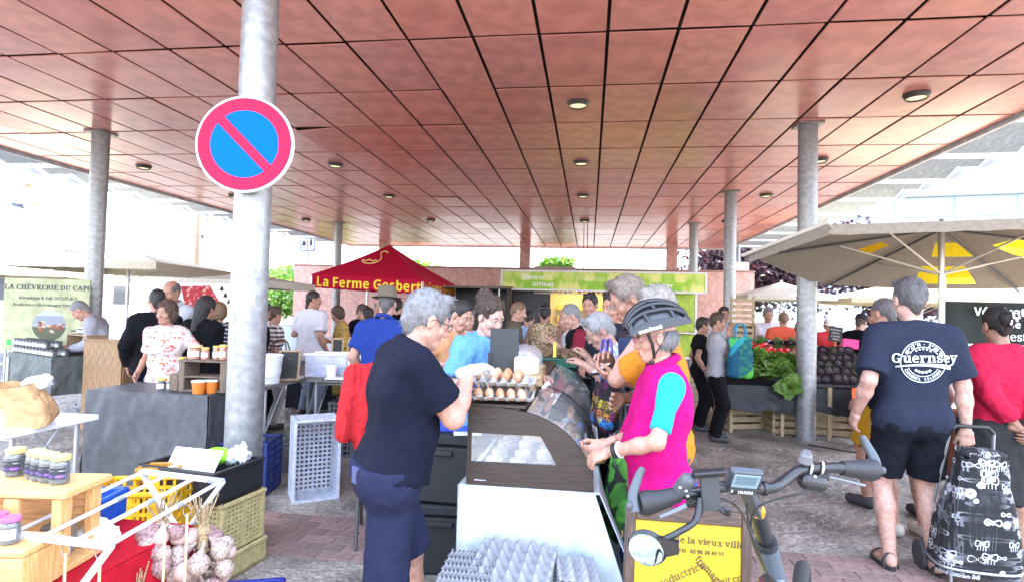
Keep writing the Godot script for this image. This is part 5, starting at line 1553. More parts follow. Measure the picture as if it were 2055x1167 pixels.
func drape(called: String, label: String, x0: float, x1: float, z0: float, z1: float, y: float, bottom: float, m: Material, sd := 1, cat := "tablecloth") -> Node3D:   # cloth over a table: top and four hanging sides with soft folds
	var t := thing(called, label, cat, Vector3((x0 + x1) / 2, 0, (z0 + z1) / 2))
	var w := x1 - x0
	var d := z1 - z0
	part(t, "top", BX(Vector3(0, y, 0), Vector3(w, 0.008, d), 0.003), m)
	var n2 := FastNoiseLite.new()
	n2.seed = sd
	n2.frequency = 1.7
	for k in 4:
		var along := w if k % 2 == 0 else d
		var off := d / 2 if k % 2 == 0 else w / 2
		var b := Basis(Vector3.UP, k * PI / 2)
		var g := G.new()
		g.sheet(28, 12, func(u, v):
			var s: float = (u - 0.5) * along
			var drop: float = (1.0 - v)
			var f: float = n2.get_noise_2d(s * 2.2 + k * 9, drop * 0.5) * 0.06 * drop + n2.get_noise_2d(s * 5 + 50, drop * 2.0) * 0.012
			return b * Vector3(s * (1.0 + 0.02 * drop), lerpf(bottom, y, v), off + 0.004 + maxf(f, -0.012) + 0.012 * drop), 0.003)
		part(t, "hanging_side", g, m)
	return t
func trestle(called: String, label: String, x0: float, x1: float, z0: float, z1: float, y: float, topm: Material, legm: Material, slats := 0) -> Node3D:
	var t := thing(called, label, "table", Vector3((x0 + x1) / 2, 0, (z0 + z1) / 2))
	var w := x1 - x0
	var d := z1 - z0
	if slats:
		for k in slats: part(t, "plank", BX(Vector3(-w / 2 + w * (k + 0.5) / slats, y - 0.015, 0), Vector3(w / slats - 0.006, 0.03, d), 0.003), topm)
	else: part(t, "tabletop", BX(Vector3(0, y - 0.02, 0), Vector3(w, 0.035, d), 0.006), topm)
	for sx in [-1.0, 1.0]:
		for sz in [-1.0, 1.0]:
			var p := Vector3(sx * (w / 2 - 0.05), 0, sz * (d / 2 - 0.12))
			part(t, "leg", TB([p, p + Vector3(0, y - 0.035, 0)], 0.014, 10), legm)
			part(t, "brace", TB([p + Vector3(0, y * 0.45, 0), p + Vector3(0, y - 0.04, -sz * 0.3)], 0.007, 8), legm)
	for sz in [-1.0, 1.0]: part(t, "crossbar", TB([Vector3(-w / 2 + 0.05, y - 0.06, sz * (d / 2 - 0.12)), Vector3(w / 2 - 0.05, y - 0.06, sz * (d / 2 - 0.12))], 0.011, 8), legm)
	return t

func build_left() -> void:
	var steel := mt(lin(0.5, 0.52, 0.54), 0.35, 0.7)
	var pine := wood(lin(0.72, 0.4, 0.15), 0, 0.55, 0.75)
	var pine_y := wood(lin(0.72, 0.4, 0.15), 1, 0.55, 0.75)
	var pine_z := wood(lin(0.72, 0.4, 0.15), 2, 0.55, 0.75)
	var old := wood(lin(0.22, 0.15, 0.1), 0, 0.8, 0.5)
	var old_y := wood(lin(0.24, 0.17, 0.12), 1, 0.8, 0.5)
	var whitep := mt(lin(0.78, 0.79, 0.82), 0.45)
	var paper := mt(lin(0.74, 0.74, 0.76), 0.8)
	var darkfill := mt(lin(0.012, 0.009, 0.012), 0.3)
	var honey := mt(lin(0.38, 0.1, 0.012), 0.25)
	var gold := mt(lin(0.72, 0.5, 0.1), 0.35)
	# red table in the foreground
	drape("red_table", "table under a bright red cloth in the left foreground", -2.55, -1.42, -1.95, -1.05, 0.7, 0.36, cloth(0.42, 0.008, 0.02), 3, "table")
	var t := thing("display_shelf", "stepped orange pine display shelf on the red table", "shelf", Vector3(-1.52, 0.704, -1.6), 8)
	part(t, "top_board", BX(Vector3(-0.27, 0.235, 0), Vector3(0.56, 0.022, 0.2), 0.005), pine)
	part(t, "side_panel", BX(Vector3(-0.03, 0.112, 0.06), Vector3(0.028, 0.223, 0.05), 0.004), pine_y)
	part(t, "side_panel", BX(Vector3(-0.03, 0.112, -0.07), Vector3(0.028, 0.223, 0.04), 0.004), pine_y)
	part(t, "back_panel", BX(Vector3(-0.28, 0.112, -0.085), Vector3(0.5, 0.223, 0.012), 0.002), pine)
	part(t, "front_post", BX(Vector3(-0.15, 0.112, 0.09), Vector3(0.045, 0.223, 0.02), 0.004), pine_y)
	part(t, "bottom_board", BX(Vector3(-0.27, 0.012, 0.03), Vector3(0.54, 0.022, 0.3), 0.004), pine)
	part(t, "step_board", BX(Vector3(-0.2, 0.125, 0.17), Vector3(0.42, 0.02, 0.14), 0.005), pine)
	part(t, "step_front", BX(Vector3(-0.2, 0.06, 0.235), Vector3(0.42, 0.11, 0.014), 0.003), pine)
	part(t, "step_side", BX(Vector3(0.0, 0.06, 0.17), Vector3(0.016, 0.11, 0.13), 0.003), pine_y)
	var spice := BX(Vector3(-0.09, 0.07, -0.01), Vector3(0.07, 0.1, 0.08), 0.01)
	solo("spice_packet", spice, mt(lin(0.3, 0.25, 0.2), 0.6, 0.0, "speck", 6), "clear packet of dried pieces inside the pine shelf", "packet", "", Vector3(-1.52, 0.704, -1.6), Vector3(0, 8, 0))
	var lids := mt(lin(0.85, 0.55, 0.13), 0.4)
	var lab := pattern("jar_label", 64, lin(0.03, 0.03, 0.04), func(im: Image):
		im.fill_rect(Rect2i(10, 14, 30, 3), lin(0.4, 0.4, 0.4))
		im.fill_rect(Rect2i(0, 30, 40, 9), lin(0.22, 0.1, 0.5))
		im.fill_rect(Rect2i(8, 50, 24, 2), lin(0.3, 0.3, 0.3)), 18.0)
	var js := [[-1.795, -1.615], [-1.715, -1.61], [-1.68, -1.595], [-1.64, -1.585], [-1.592, -1.575]]
	var nth := ["leftmost", "second from left", "middle", "fourth from left", "rightmost"]
	for k in 5: jar("black jam jar with yellow lid on top of the pine shelf, %s" % nth[k], Vector3(js[k][0], 0.951, js[k][1]), 0.027, 0.085, darkfill, lids, lab, "yellow-lidded jars on the pine shelf", 20.0)
	var pinks := mt(lin(0.75, 0.16, 0.42), 0.6, 0.0, "speck", 20)
	var ps := [[-2.02, -1.5], [-1.95, -1.47], [-1.885, -1.455], [-1.825, -1.44], [-1.765, -1.425]]
	for k in 5: jar("small dark jar with pink checked lid on the lower step, %s" % nth[k], Vector3(ps[k][0] + 0.2, 0.841, ps[k][1] + 0.02), 0.025, 0.07, darkfill, pinks, paper, "pink-lidded jars on the pine shelf", 20.0)
	# blue tub with white box, white bag
	t = crate("blue_tub", "blue plastic tub with a white card box on the red table", Vector3(-1.83, 0.706, -1.84), Vector3(0, 12, 0), Vector3(0.3, 0.11, 0.2), plastic(0.01, 0.09, 0.5), 6, 2, "", true)
	solo("card_box", BX(Vector3.ZERO, Vector3(0.2, 0.03, 0.13), 0.004), paper, "flat white card box lying in the blue tub", "box", "", Vector3(-1.83, 0.735, -1.84), Vector3(8, 10, 0))
	solo("plastic_bag", net([cap(Vector3(-0.05, 0.02, 0), Vector3(0.06, 0.03, 0.02), 0.03, 0.035, 0.03), cap(Vector3(0, 0.03, 0.03), Vector3(0.02, 0.07, 0.01), 0.03, 0.015, 0.03)], 0.008, 0.018, 30.0), mt(lin(0.75, 0.76, 0.78), 0.35), "crumpled white plastic bag on the red table", "bag", "", Vector3(-1.6, 0.72, -1.72))
	# drying rack with hooks and garlic
	t = thing("drying_rack", "white folding drying rack hung with garlic in the left foreground", "drying rack")
	var A := Vector3(-1.64, 0.835, -1.466)
	var Bb := Vector3(-1.25, 0.857, -1.40)
	var Cc := Vector3(-1.66, 0.872, -1.98)
	var D := Vector3(-1.31, 0.862, -1.96)
	var wm := mt(lin(0.74, 0.76, 0.82), 0.4)
	var cp := mt(lin(0.25, 0.27, 0.31), 0.5)
	for e in [[A, Bb], [Cc, D]]:
		part(t, "end_bar", _bar(e[0], e[0].lerp(e[1], 0.84), 0.03, 0.014), wm)
		part(t, "end_cap", _bar(e[0].lerp(e[1], 0.84), e[1], 0.027, 0.018), cp)
	for f in [0.03, 0.33, 0.66, 0.97]:
		var p: Vector3 = A.lerp(Bb, f)
		var q: Vector3 = Cc.lerp(D, f)
		part(t, "rod", TB([p, q], 0.0065, 8), wm)
		part(t, "rod_sleeve", TB([p.lerp(q, 0.52), p.lerp(q, 0.58)], 0.0088, 8), cp)
	for e in [[A, Vector3(-1.02, 0.0, -1.44)], [Bb, Vector3(-1.9, 0.0, -1.42)], [Cc, Vector3(-0.98, 0.0, -1.99)], [D, Vector3(-1.95, 0.0, -1.97)]]: part(t, "leg", _bar(e[0], e[1], 0.024, 0.013), wm)
	var hookm := mt(lin(0.3, 0.3, 0.33), 0.35, 0.8)
	var hooks := [[0.25, 0.02], [0.55, 0.02], [0.86, 0.03], [0.95, 0.45], [0.99, 0.62]]
	for k in 5:
		var p: Vector3 = A.lerp(Bb, hooks[k][0]).lerp(Cc.lerp(D, hooks[k][0]), hooks[k][1])
		var pts := []
		for q in 15:
			var a := -0.6 + q * 0.42
			pts.append(p + Vector3(sin(a) * 0.017, cos(a) * 0.02 - 0.03, cos(a * 0.5) * 0.004))
		solo("wire_hook", TB(pts, 0.0016, 6), hookm, "thin bent wire hook on the white rack, %s from the near left corner" % ["first", "second", "third", "fourth", "fifth"][k], "hook", "wire hooks on the drying rack")
		solo("raffia_strip", TB([p + Vector3(0, -0.04, 0), p + Vector3(0.004, -0.2, 0.003), p + Vector3(-0.004, -0.36, 0)], 0.004, 5), mt(lin(0.72, 0.5, 0.25), 0.8), "pale raffia strip hanging from the rack, %s from the near left corner" % ["first", "second", "third", "fourth", "fifth"][k], "raffia strip", "raffia strips on the rack")
	var bulb := G.new()
	bulb.lathe([Vector2(0, -0.031), Vector2(0.012, -0.032), Vector2(0.026, -0.022), Vector2(0.033, -0.004), Vector2(0.029, 0.013), Vector2(0.016, 0.026), Vector2(0.007, 0.038), Vector2(0.005, 0.06), Vector2(0.0, 0.062)], 14, Transform3D.IDENTITY, true)
	for k in bulb.v.size():
		var p := bulb.v[k]
		var a := atan2(p.z, p.x)
		var f := 1.0 - 0.08 * absf(sin(a * 4.0)) * smoothstep(0.035, 0.0, absf(p.y))
		bulb.v[k] = Vector3(p.x * f, p.y, p.z * f)
	var bmesh := bulb.mesh()
	var gm := [mt(lin(0.62, 0.42, 0.36), 0.55, 0.0, "hair", 1.0), mt(lin(0.66, 0.5, 0.42), 0.55, 0.0, "dirty", 9.0), mt(lin(0.52, 0.3, 0.29), 0.6, 0.0, "dirty", 7.0)]
	rng.seed = 8
	var bunches := [[Vector3(-1.31, 0.67, -1.86), 34, "pinkish garlic bunch nearest the beige crates"], [Vector3(-1.45, 0.68, -1.84), 30, "garlic bunch hanging in the middle of the rack"], [Vector3(-1.42, 0.50, -1.7), 14, "low garlic bunch nearest the camera under the rack"]]
	for e in bunches:
		t = thing("garlic_bunch", e[2], "garlic bunch", e[0], 0, "garlic bunches on the drying rack")
		for k in e[1]:
			var a := rng.randf() * TAU
			var y := rng.randf_range(-0.16, 0.04)
			var r := 0.035 + 0.04 * sin(clampf((0.06 - y) / 0.22, 0, 1) * PI) + rng.randf_range(-0.008, 0.008)
			var d := Vector3(cos(a), 0, sin(a))
			var o := part(t, "garlic_bulb", bmesh, gm[rng.randi() % 3], d * r + Vector3(0, y, 0))
			var up := (Vector3(0, 0.8, 0) - d * 0.9 + Vector3(rng.randfn(), rng.randfn(), rng.randfn()) * 0.25).normalized()
			var x := up.cross(Vector3(0.3, 0.2, 1)).normalized()
			o.basis = Basis(x, up, x.cross(up)) * rng.randf_range(0.85, 1.15)
		var st := G.new()
		for k in 16:
			var a := rng.randf() * TAU
			var r := rng.randf_range(0.004, 0.03)
			st.tube([Vector3(cos(a) * 0.012, -0.02, sin(a) * 0.012), Vector3(cos(a) * 0.008, 0.07, sin(a) * 0.008), Vector3(cos(a) * r * 2.0, 0.13 + rng.randf() * 0.05, sin(a) * r * 2.0)], [0.005, 0.004, 0.002], 5)
		st.tube([Vector3(0, 0.045, 0), Vector3(0, 0.075, 0)], 0.02, 10)
		part(t, "dry_stalks", st, mt(lin(0.66, 0.48, 0.26), 0.85, 0.0, "dirty", 8))
	# crates behind the rack
	var yel := plastic(0.78, 0.42, 0.01)
	crate("yellow_crate", "yellow slotted plastic crate, bottom of its stack beside the red table", Vector3(-2.27, 0.02, -2.72), Vector3(0, 14, 0), Vector3(0.42, 0.28, 0.3), yel, 8, 5, "yellow crates by the rack")
	crate("yellow_crate", "yellow slotted plastic crate, top of its stack beside the red table", Vector3(-2.27, 0.302, -2.72), Vector3(0, 16, 0), Vector3(0.42, 0.27, 0.3), yel, 8, 5, "yellow crates by the rack")
	crate("orange_crate", "orange plastic crate standing upright behind the yellow crates", Vector3(-2.36, 0.0, -2.96), Vector3(0, 14, 0), Vector3(0.2, 0.6, 0.12), plastic(0.55, 0.24, 0.03), 5, 9)
	crate("blue_floor_crate", "dark blue plastic crate on the floor under the garlic", Vector3(-1.5, 0.0, -2.2), Vector3(0, 20, 0), Vector3(0.5, 0.3, 0.34), plastic(0.01, 0.02, 0.25), 8, 4)
	var beige := plastic(0.56, 0.47, 0.22, 0.55)
	crate("beige_crate", "pale yellow plastic crate with a handle slot, under the perforated one", Vector3(-2.14, 0.0, -3.1), Vector3(0, -8, 0), Vector3(0.48, 0.14, 0.36), beige, 8, 3, "pale yellow crates by the column", true)
	crate("beige_crate", "pale yellow perforated crate carrying the black bin beside the column", Vector3(-2.14, 0.143, -3.1), Vector3(0, -8, 0), Vector3(0.46, 0.28, 0.34), beige, 16, 10, "pale yellow crates by the column")
	crate("black_bin", "black plastic bin full of odds and ends on the pale yellow crates", Vector3(-2.19, 0.426, -3.08), Vector3(0, -8, 0), Vector3(0.52, 0.18, 0.38), mt(lin(0.018, 0.019, 0.022), 0.4), 6, 2, "", true)
	solo("foam_tray", BX(Vector3.ZERO, Vector3(0.34, 0.012, 0.16), 0.004), mt(lin(0.8, 0.83, 0.86), 0.6), "white foam tray sticking out of the black bin", "tray", "", Vector3(-2.2, 0.61, -3.01), Vector3(58, -8, 2))
	var gb := G.new()
	gb.ball(Vector3.ZERO, Vector3(0.08, 0.05, 0.08), 20, 12)
	solo("green_bowl", gb, mt(lin(0.28, 0.75, 0.02), 0.3), "lime green upturned bowl in the black bin", "bowl", "", Vector3(-2.14, 0.62, -3.13))
	solo("clear_bag", net([cap(Vector3(-0.04, 0, 0), Vector3(0.05, 0.02, 0), 0.04, 0.035, 0.02), cap(Vector3(0.0, 0.03, 0), Vector3(0.05, 0.09, 0), 0.03, 0.01, 0.02)], 0.009, 0.025, 28.0), mt(lin(0.7, 0.74, 0.78), 0.25), "crumpled clear plastic bag at the back of the black bin", "bag", "", Vector3(-2.03, 0.61, -3.15))
	# white folding table and paper bag
	trestle("folding_table", "white plastic folding table with thin steel legs at the left edge", -4.3, -3.28, -3.52, -2.85, 0.74, mt(lin(0.72, 0.75, 0.76), 0.45), steel)
	var kraft := mt(lin(0.60, 0.36, 0.17), 0.75, 0.0, "cloud", 2.5, 0.3)
	t = thing("paper_bag", "crumpled open brown paper bag on the white folding table", "bag", Vector3(-3.36, 0.742, -3.12), 25)
	t.rotation_degrees = Vector3(14, 25, 14)
	var pn := FastNoiseLite.new()
	pn.frequency = 6.0
	pn.noise_type = FastNoiseLite.TYPE_CELLULAR
	pn.cellular_return_type = FastNoiseLite.RETURN_DISTANCE
	var pg := G.new()
	pg.sheet(60, 26, func(u, v):
		var a: float = -u * TAU
		var c := cos(a)
		var s := sin(a)
		var sq := 1.0 / pow(pow(absf(c), 5) + pow(absf(s), 5), 0.2)
		var hh: float = v
		var r := 0.13 * sq * (1.0 - 0.22 * hh)
		var y := 0.38 * hh
		if v > 0.86: r *= 1.0 + (v - 0.86) * 0.9; y = 0.34 * (0.86 - (v - 0.86) * 0.9)
		var p := Vector3(c * r * 1.05, y, s * r * 0.85)
		return p * (1.0 + 0.2 * pn.get_noise_3dv(p * 1.2) + 0.1 * pn.get_noise_3dv(p * 3.1)) + Vector3(0.02 * sin(hh * 5), -0.02 * c * hh, 0), 0.003)
	part(t, "bag_wall", pg, kraft)
	part(t, "bag_bottom", BX(Vector3(0, 0.008, 0), Vector3(0.23, 0.01, 0.19), 0.004), kraft)
	solo("white_wrap", net([cap(Vector3(-0.04, 0, 0), Vector3(0.05, 0.03, 0), 0.05, 0.04, 0.03)], 0.01, 0.015, 30.0), paper, "white wrapped item inside the brown paper bag", "packet", "", Vector3(-3.34, 0.98, -3.12))
	solo("blue_box", BX(Vector3.ZERO, Vector3(0.22, 0.09, 0.16), 0.006), mt(lin(0.02, 0.14, 0.5), 0.4), "small blue box beside the paper bag", "box", "", Vector3(-3.75, 0.79, -3.05), Vector3(0, 20, 0))
	solo("dark_pouch", net([cap(Vector3(-0.08, 0.05, 0), Vector3(0.08, 0.05, 0), 0.055, 0.06, 0.03)], 0.012, 0.02, 14.0), cloth(0.02, 0.022, 0.025), "dark cloth pouch at the table's left edge by the blue box", "pouch", "", Vector3(-3.72, 0.745, -2.9))
	# grey covered table with honey
	var tarp := mt(lin(0.085, 0.09, 0.098), 0.42, 0.0, "cloud", 1.5, 0.15)
	drape("grey_table", "table under a dark grey plastic cover reaching the floor, carrying honey jars", -3.92, -2.88, -4.6, -4.08, 0.8, 0.03, tarp, 5, "table")
	t = thing("wooden_crate", "weathered wooden crate used as a shelf for honey jars", "crate", Vector3(-3.02, 0.806, -4.28), 4)
	for e in [["top_board", Vector3(0, 0.245, 0), Vector3(0.4, 0.018, 0.2)], ["shelf_board", Vector3(0, 0.12, 0.0), Vector3(0.36, 0.014, 0.19)], ["bottom_board", Vector3(0, 0.01, 0), Vector3(0.36, 0.016, 0.19)]]: part(t, e[0], BX(e[1], e[2], 0.003), old)
	for s in [-0.17, 0.17]: part(t, "end_board", BX(Vector3(s, 0.118, 0), Vector3(0.05, 0.235, 0.2), 0.003), old_y)
	part(t, "side_block", BX(Vector3(-0.24, 0.07, 0.02), Vector3(0.07, 0.13, 0.14), 0.003), old_y)
	var lh := mt(lin(0.72, 0.6, 0.3), 0.5)
	var spots_ := [[-3.13, -4.24, "leftmost"], [-3.04, -4.22, "second from left"], [-2.97, -4.26, "third from left"], [-2.9, -4.24, "rightmost"]]
	jar("wide amber honey jar with white label on top of the wooden crate", Vector3(-3.13, 1.062, -4.25), 0.055, 0.11, honey, lh, paper, "", 12.0)
	for k in [1, 2, 3]: jar("small honey jar with gold lid on top of the wooden crate, %s" % spots_[k][2], Vector3(spots_[k][0] + 0.02, 1.062, spots_[k][1]), 0.03, 0.085 + 0.012 * k, honey, gold, paper, "honey jars on the wooden crate", 12.0)
	for e in [[-3.375, 0.806, -4.2, "black honey jar at the grey table's front edge, left of the pair"], [-3.3, 0.806, -4.22, "black honey jar with white label at the front edge, right of the pair"], [-3.32, 0.806, -4.33, "black honey jar standing behind the front pair"], [-3.255, 0.945, -4.27, "tall black honey jar with gold lid on the side block"]]:
		jar(e[3], Vector3(e[0], e[1], e[2]), 0.034, 0.095 if e[1] < 0.9 else 0.125, darkfill, gold, paper, "black honey jars on the grey table", 12.0)
	var tubm := mt(lin(0.6, 0.17, 0.025), 0.35)
	for k in 3:
		t = thing("honey_tub", "orange plastic honey tub with white lid below the wooden crate, %s" % ["nearest the front corner", "middle one", "nearest the column"][k], "tub", Vector3([-3.0, -2.94, -2.9][k], 0.806, [-4.13, -4.2, -4.29][k] - 0.0), 0, "orange honey tubs")
		var g := G.new()
		g.lathe([Vector2(0, 0), Vector2(0.04, 0), Vector2(0.052, 0.09), Vector2(0, 0.09)], 20)
		part(t, "tub", g, tubm)
		g = G.new()
		g.cyl(Vector3(0, 0.09, 0), 0.055, 0.012, 20)
		part(t, "lid", g, paper)
	# goat cheese / jam stall on the far left
	drape("jam_table", "long table under a dark green-grey cover holding rows of jam jars", -7.2, -5.92, -6.75, -6.1, 0.83, 0.4, mt(lin(0.10, 0.115, 0.11), 0.6, 0.0, "cloud", 1.0), 6, "table").rotation_degrees.y = -24
	for e in [[-6.9, -6.45], [-6.1, -6.75], [-6.95, -6.1]]: solo("table_leg_post", TB([Vector3(e[0], 0, e[1]), Vector3(e[0], 0.8, e[1])], 0.02, 8), steel, "steel leg under the jam table, %s" % ["left", "right", "front"][[[-6.9, -6.45], [-6.1, -6.75], [-6.95, -6.1]].find(e)], "table leg")
	var jb := Basis(Vector3.UP, deg_to_rad(-24))
	var jo := Vector3(-6.56, 0, -6.425)
	var n := 0
	for row in 2:
		for lev in 2:
			for k in 12:
				if lev == 1 and k > 9: continue
				var p := jo + jb * Vector3(-0.6 + k * 0.098, 0.836 + lev * 0.086, 0.26 - row * 0.12)
				jar("dark jam jar with white label stacked on the jam table, %s layer, %s row" % [["lower", "upper"][lev], ["front", "back"][row]], p, 0.04, 0.084, darkfill, mt(lin(0.03, 0.03, 0.035), 0.4), paper, "jam jars stacked on the jam table", -20.0)
				n += 1
	t = thing("wooden_box", "open wooden box turned on its side with four jars on top", "box", jo + jb * Vector3(0.3, 0.836, -0.16), -24)
	for e in [[Vector3(0, 0.24, 0), Vector3(0.56, 0.015, 0.26)], [Vector3(0, 0.12, -0.12), Vector3(0.56, 0.24, 0.014)], [Vector3(-0.27, 0.115, 0), Vector3(0.016, 0.23, 0.25)], [Vector3(0.27, 0.115, 0), Vector3(0.016, 0.23, 0.25)]]: part(t, "board", BX(e[0], e[1], 0.003), wood(lin(0.5, 0.33, 0.18), 0))
	for k in 4: jar("dark jam jar on top of the wooden box, %s" % ["leftmost", "second", "third", "rightmost"][k], jo + jb * Vector3(0.14 + k * 0.11, 1.085, -0.14), 0.042, 0.08, darkfill, paper, paper, "jars on the wooden box", -20.0)
	# banner of the goat cheese stall
	t = thing("stall_banner", "pale green goat farm banner with a round photograph behind the jam jars", "banner", Vector3(-7.15, 1.30, -6.75), 9)
	part(t, "panel", BX(Vector3.ZERO, Vector3(1.12, 0.95, 0.02), 0.003), mt(lin(0.46, 0.48, 0.28), 0.7, 0.0, "cloud", 0.8))
	var ink := mt(lin(0.05, 0.06, 0.07), 0.8)
	words(t, "title", "LA CHÈVRERIE DU CAPO", 0.092, ink, Transform3D(Basis.IDENTITY, Vector3(0.02, 0.36, 0.012)), true, false, true)
	words(t, "names_line", "Véronique & Eric DELEPLACE", 0.06, ink, Transform3D(Basis.IDENTITY, Vector3(0.02, 0.22, 0.012)), false)
	words(t, "trade_line", "Producteurs de Fromages Fermiers", 0.055, ink, Transform3D(Basis.IDENTITY, Vector3(0.0, 0.13, 0.012)), false)
	words(t, "place_line", "ERQUY", 0.04, ink, Transform3D(Basis.IDENTITY, Vector3(0.4, -0.2, 0.012)), false)
	var ph := pattern("goat_photo", 128, lin(0.25, 0.28, 0.32), func(im: Image):
		im.fill_rect(Rect2i(0, 0, 128, 22), lin(0.4, 0.55, 0.8))
		im.fill_rect(Rect2i(0, 70, 128, 58), lin(0.10, 0.11, 0.07))
		var r := RandomNumberGenerator.new()
		r.seed = 2
		for k in 26: blot(im, Vector2(r.randf_range(8, 120), r.randf_range(48, 92)), r.randf_range(5, 11), [lin(0.3, 0.11, 0.05), lin(0.2, 0.07, 0.04), lin(0.5, 0.35, 0.25)][k % 3], 0.6, r.randf_range(-0.5, 0.5)), 1.0)
	ph.uv1_triplanar = false
	var dg := G.new()
	for k in 40:
		var a := TAU * k / 40
		dg.vert(Vector3(cos(a) * 0.22, sin(a) * 0.2, 0.012), Vector3(0, 0, 1), Vector2(0.5 + cos(a) * 0.5, 0.5 - sin(a) * 0.5))
	for k in range(1, 39): dg.tri(0, k, k + 1)
	part(t, "round_photograph", dg, ph, Vector3(0.05, -0.14, 0))
	part(t, "green_stamp", BX(Vector3(-0.46, -0.37, 0.011), Vector3(0.06, 0.075, 0.004), 0.0), mt(lin(0.06, 0.4, 0.1), 0.7))
	part(t, "post", TB([Vector3(-0.53, -1.3, -0.03), Vector3(-0.53, 0.47, -0.03)], 0.014, 8), steel)
	part(t, "post", TB([Vector3(0.53, -1.3, -0.03), Vector3(0.53, 0.47, -0.03)], 0.014, 8), steel)
	# brown counter right of the left column
	t = thing("plywood_counter", "tall brown plywood counter with a white sheet on top, right of the left column", "counter", Vector3(-5.55, 0, -6.2), -10)
	part(t, "front_panel", BX(Vector3(0, 0.52, 0.2), Vector3(0.6, 1.04, 0.02), 0.003), wood(lin(0.42, 0.25, 0.12), 1))
	part(t, "side_panel", BX(Vector3(0.3, 0.52, 0), Vector3(0.02, 1.04, 0.38), 0.003), wood(lin(0.42, 0.25, 0.12), 1))
	part(t, "top_board", BX(Vector3(0, 1.05, 0), Vector3(0.64, 0.02, 0.44), 0.003), wood(lin(0.42, 0.25, 0.12), 0))
	part(t, "white_screen", BX(Vector3(0.12, 1.17, 0.1), Vector3(0.34, 0.22, 0.01), 0.002), paper)
	build_long_table(steel, old, paper, honey, gold, darkfill)
func _bar(a: Vector3, b: Vector3, w: float, t: float) -> G:
	var g := G.new()
	g.bar(a, b, w, t, Vector3(0, 1, 0.01), 0.004)
	return g

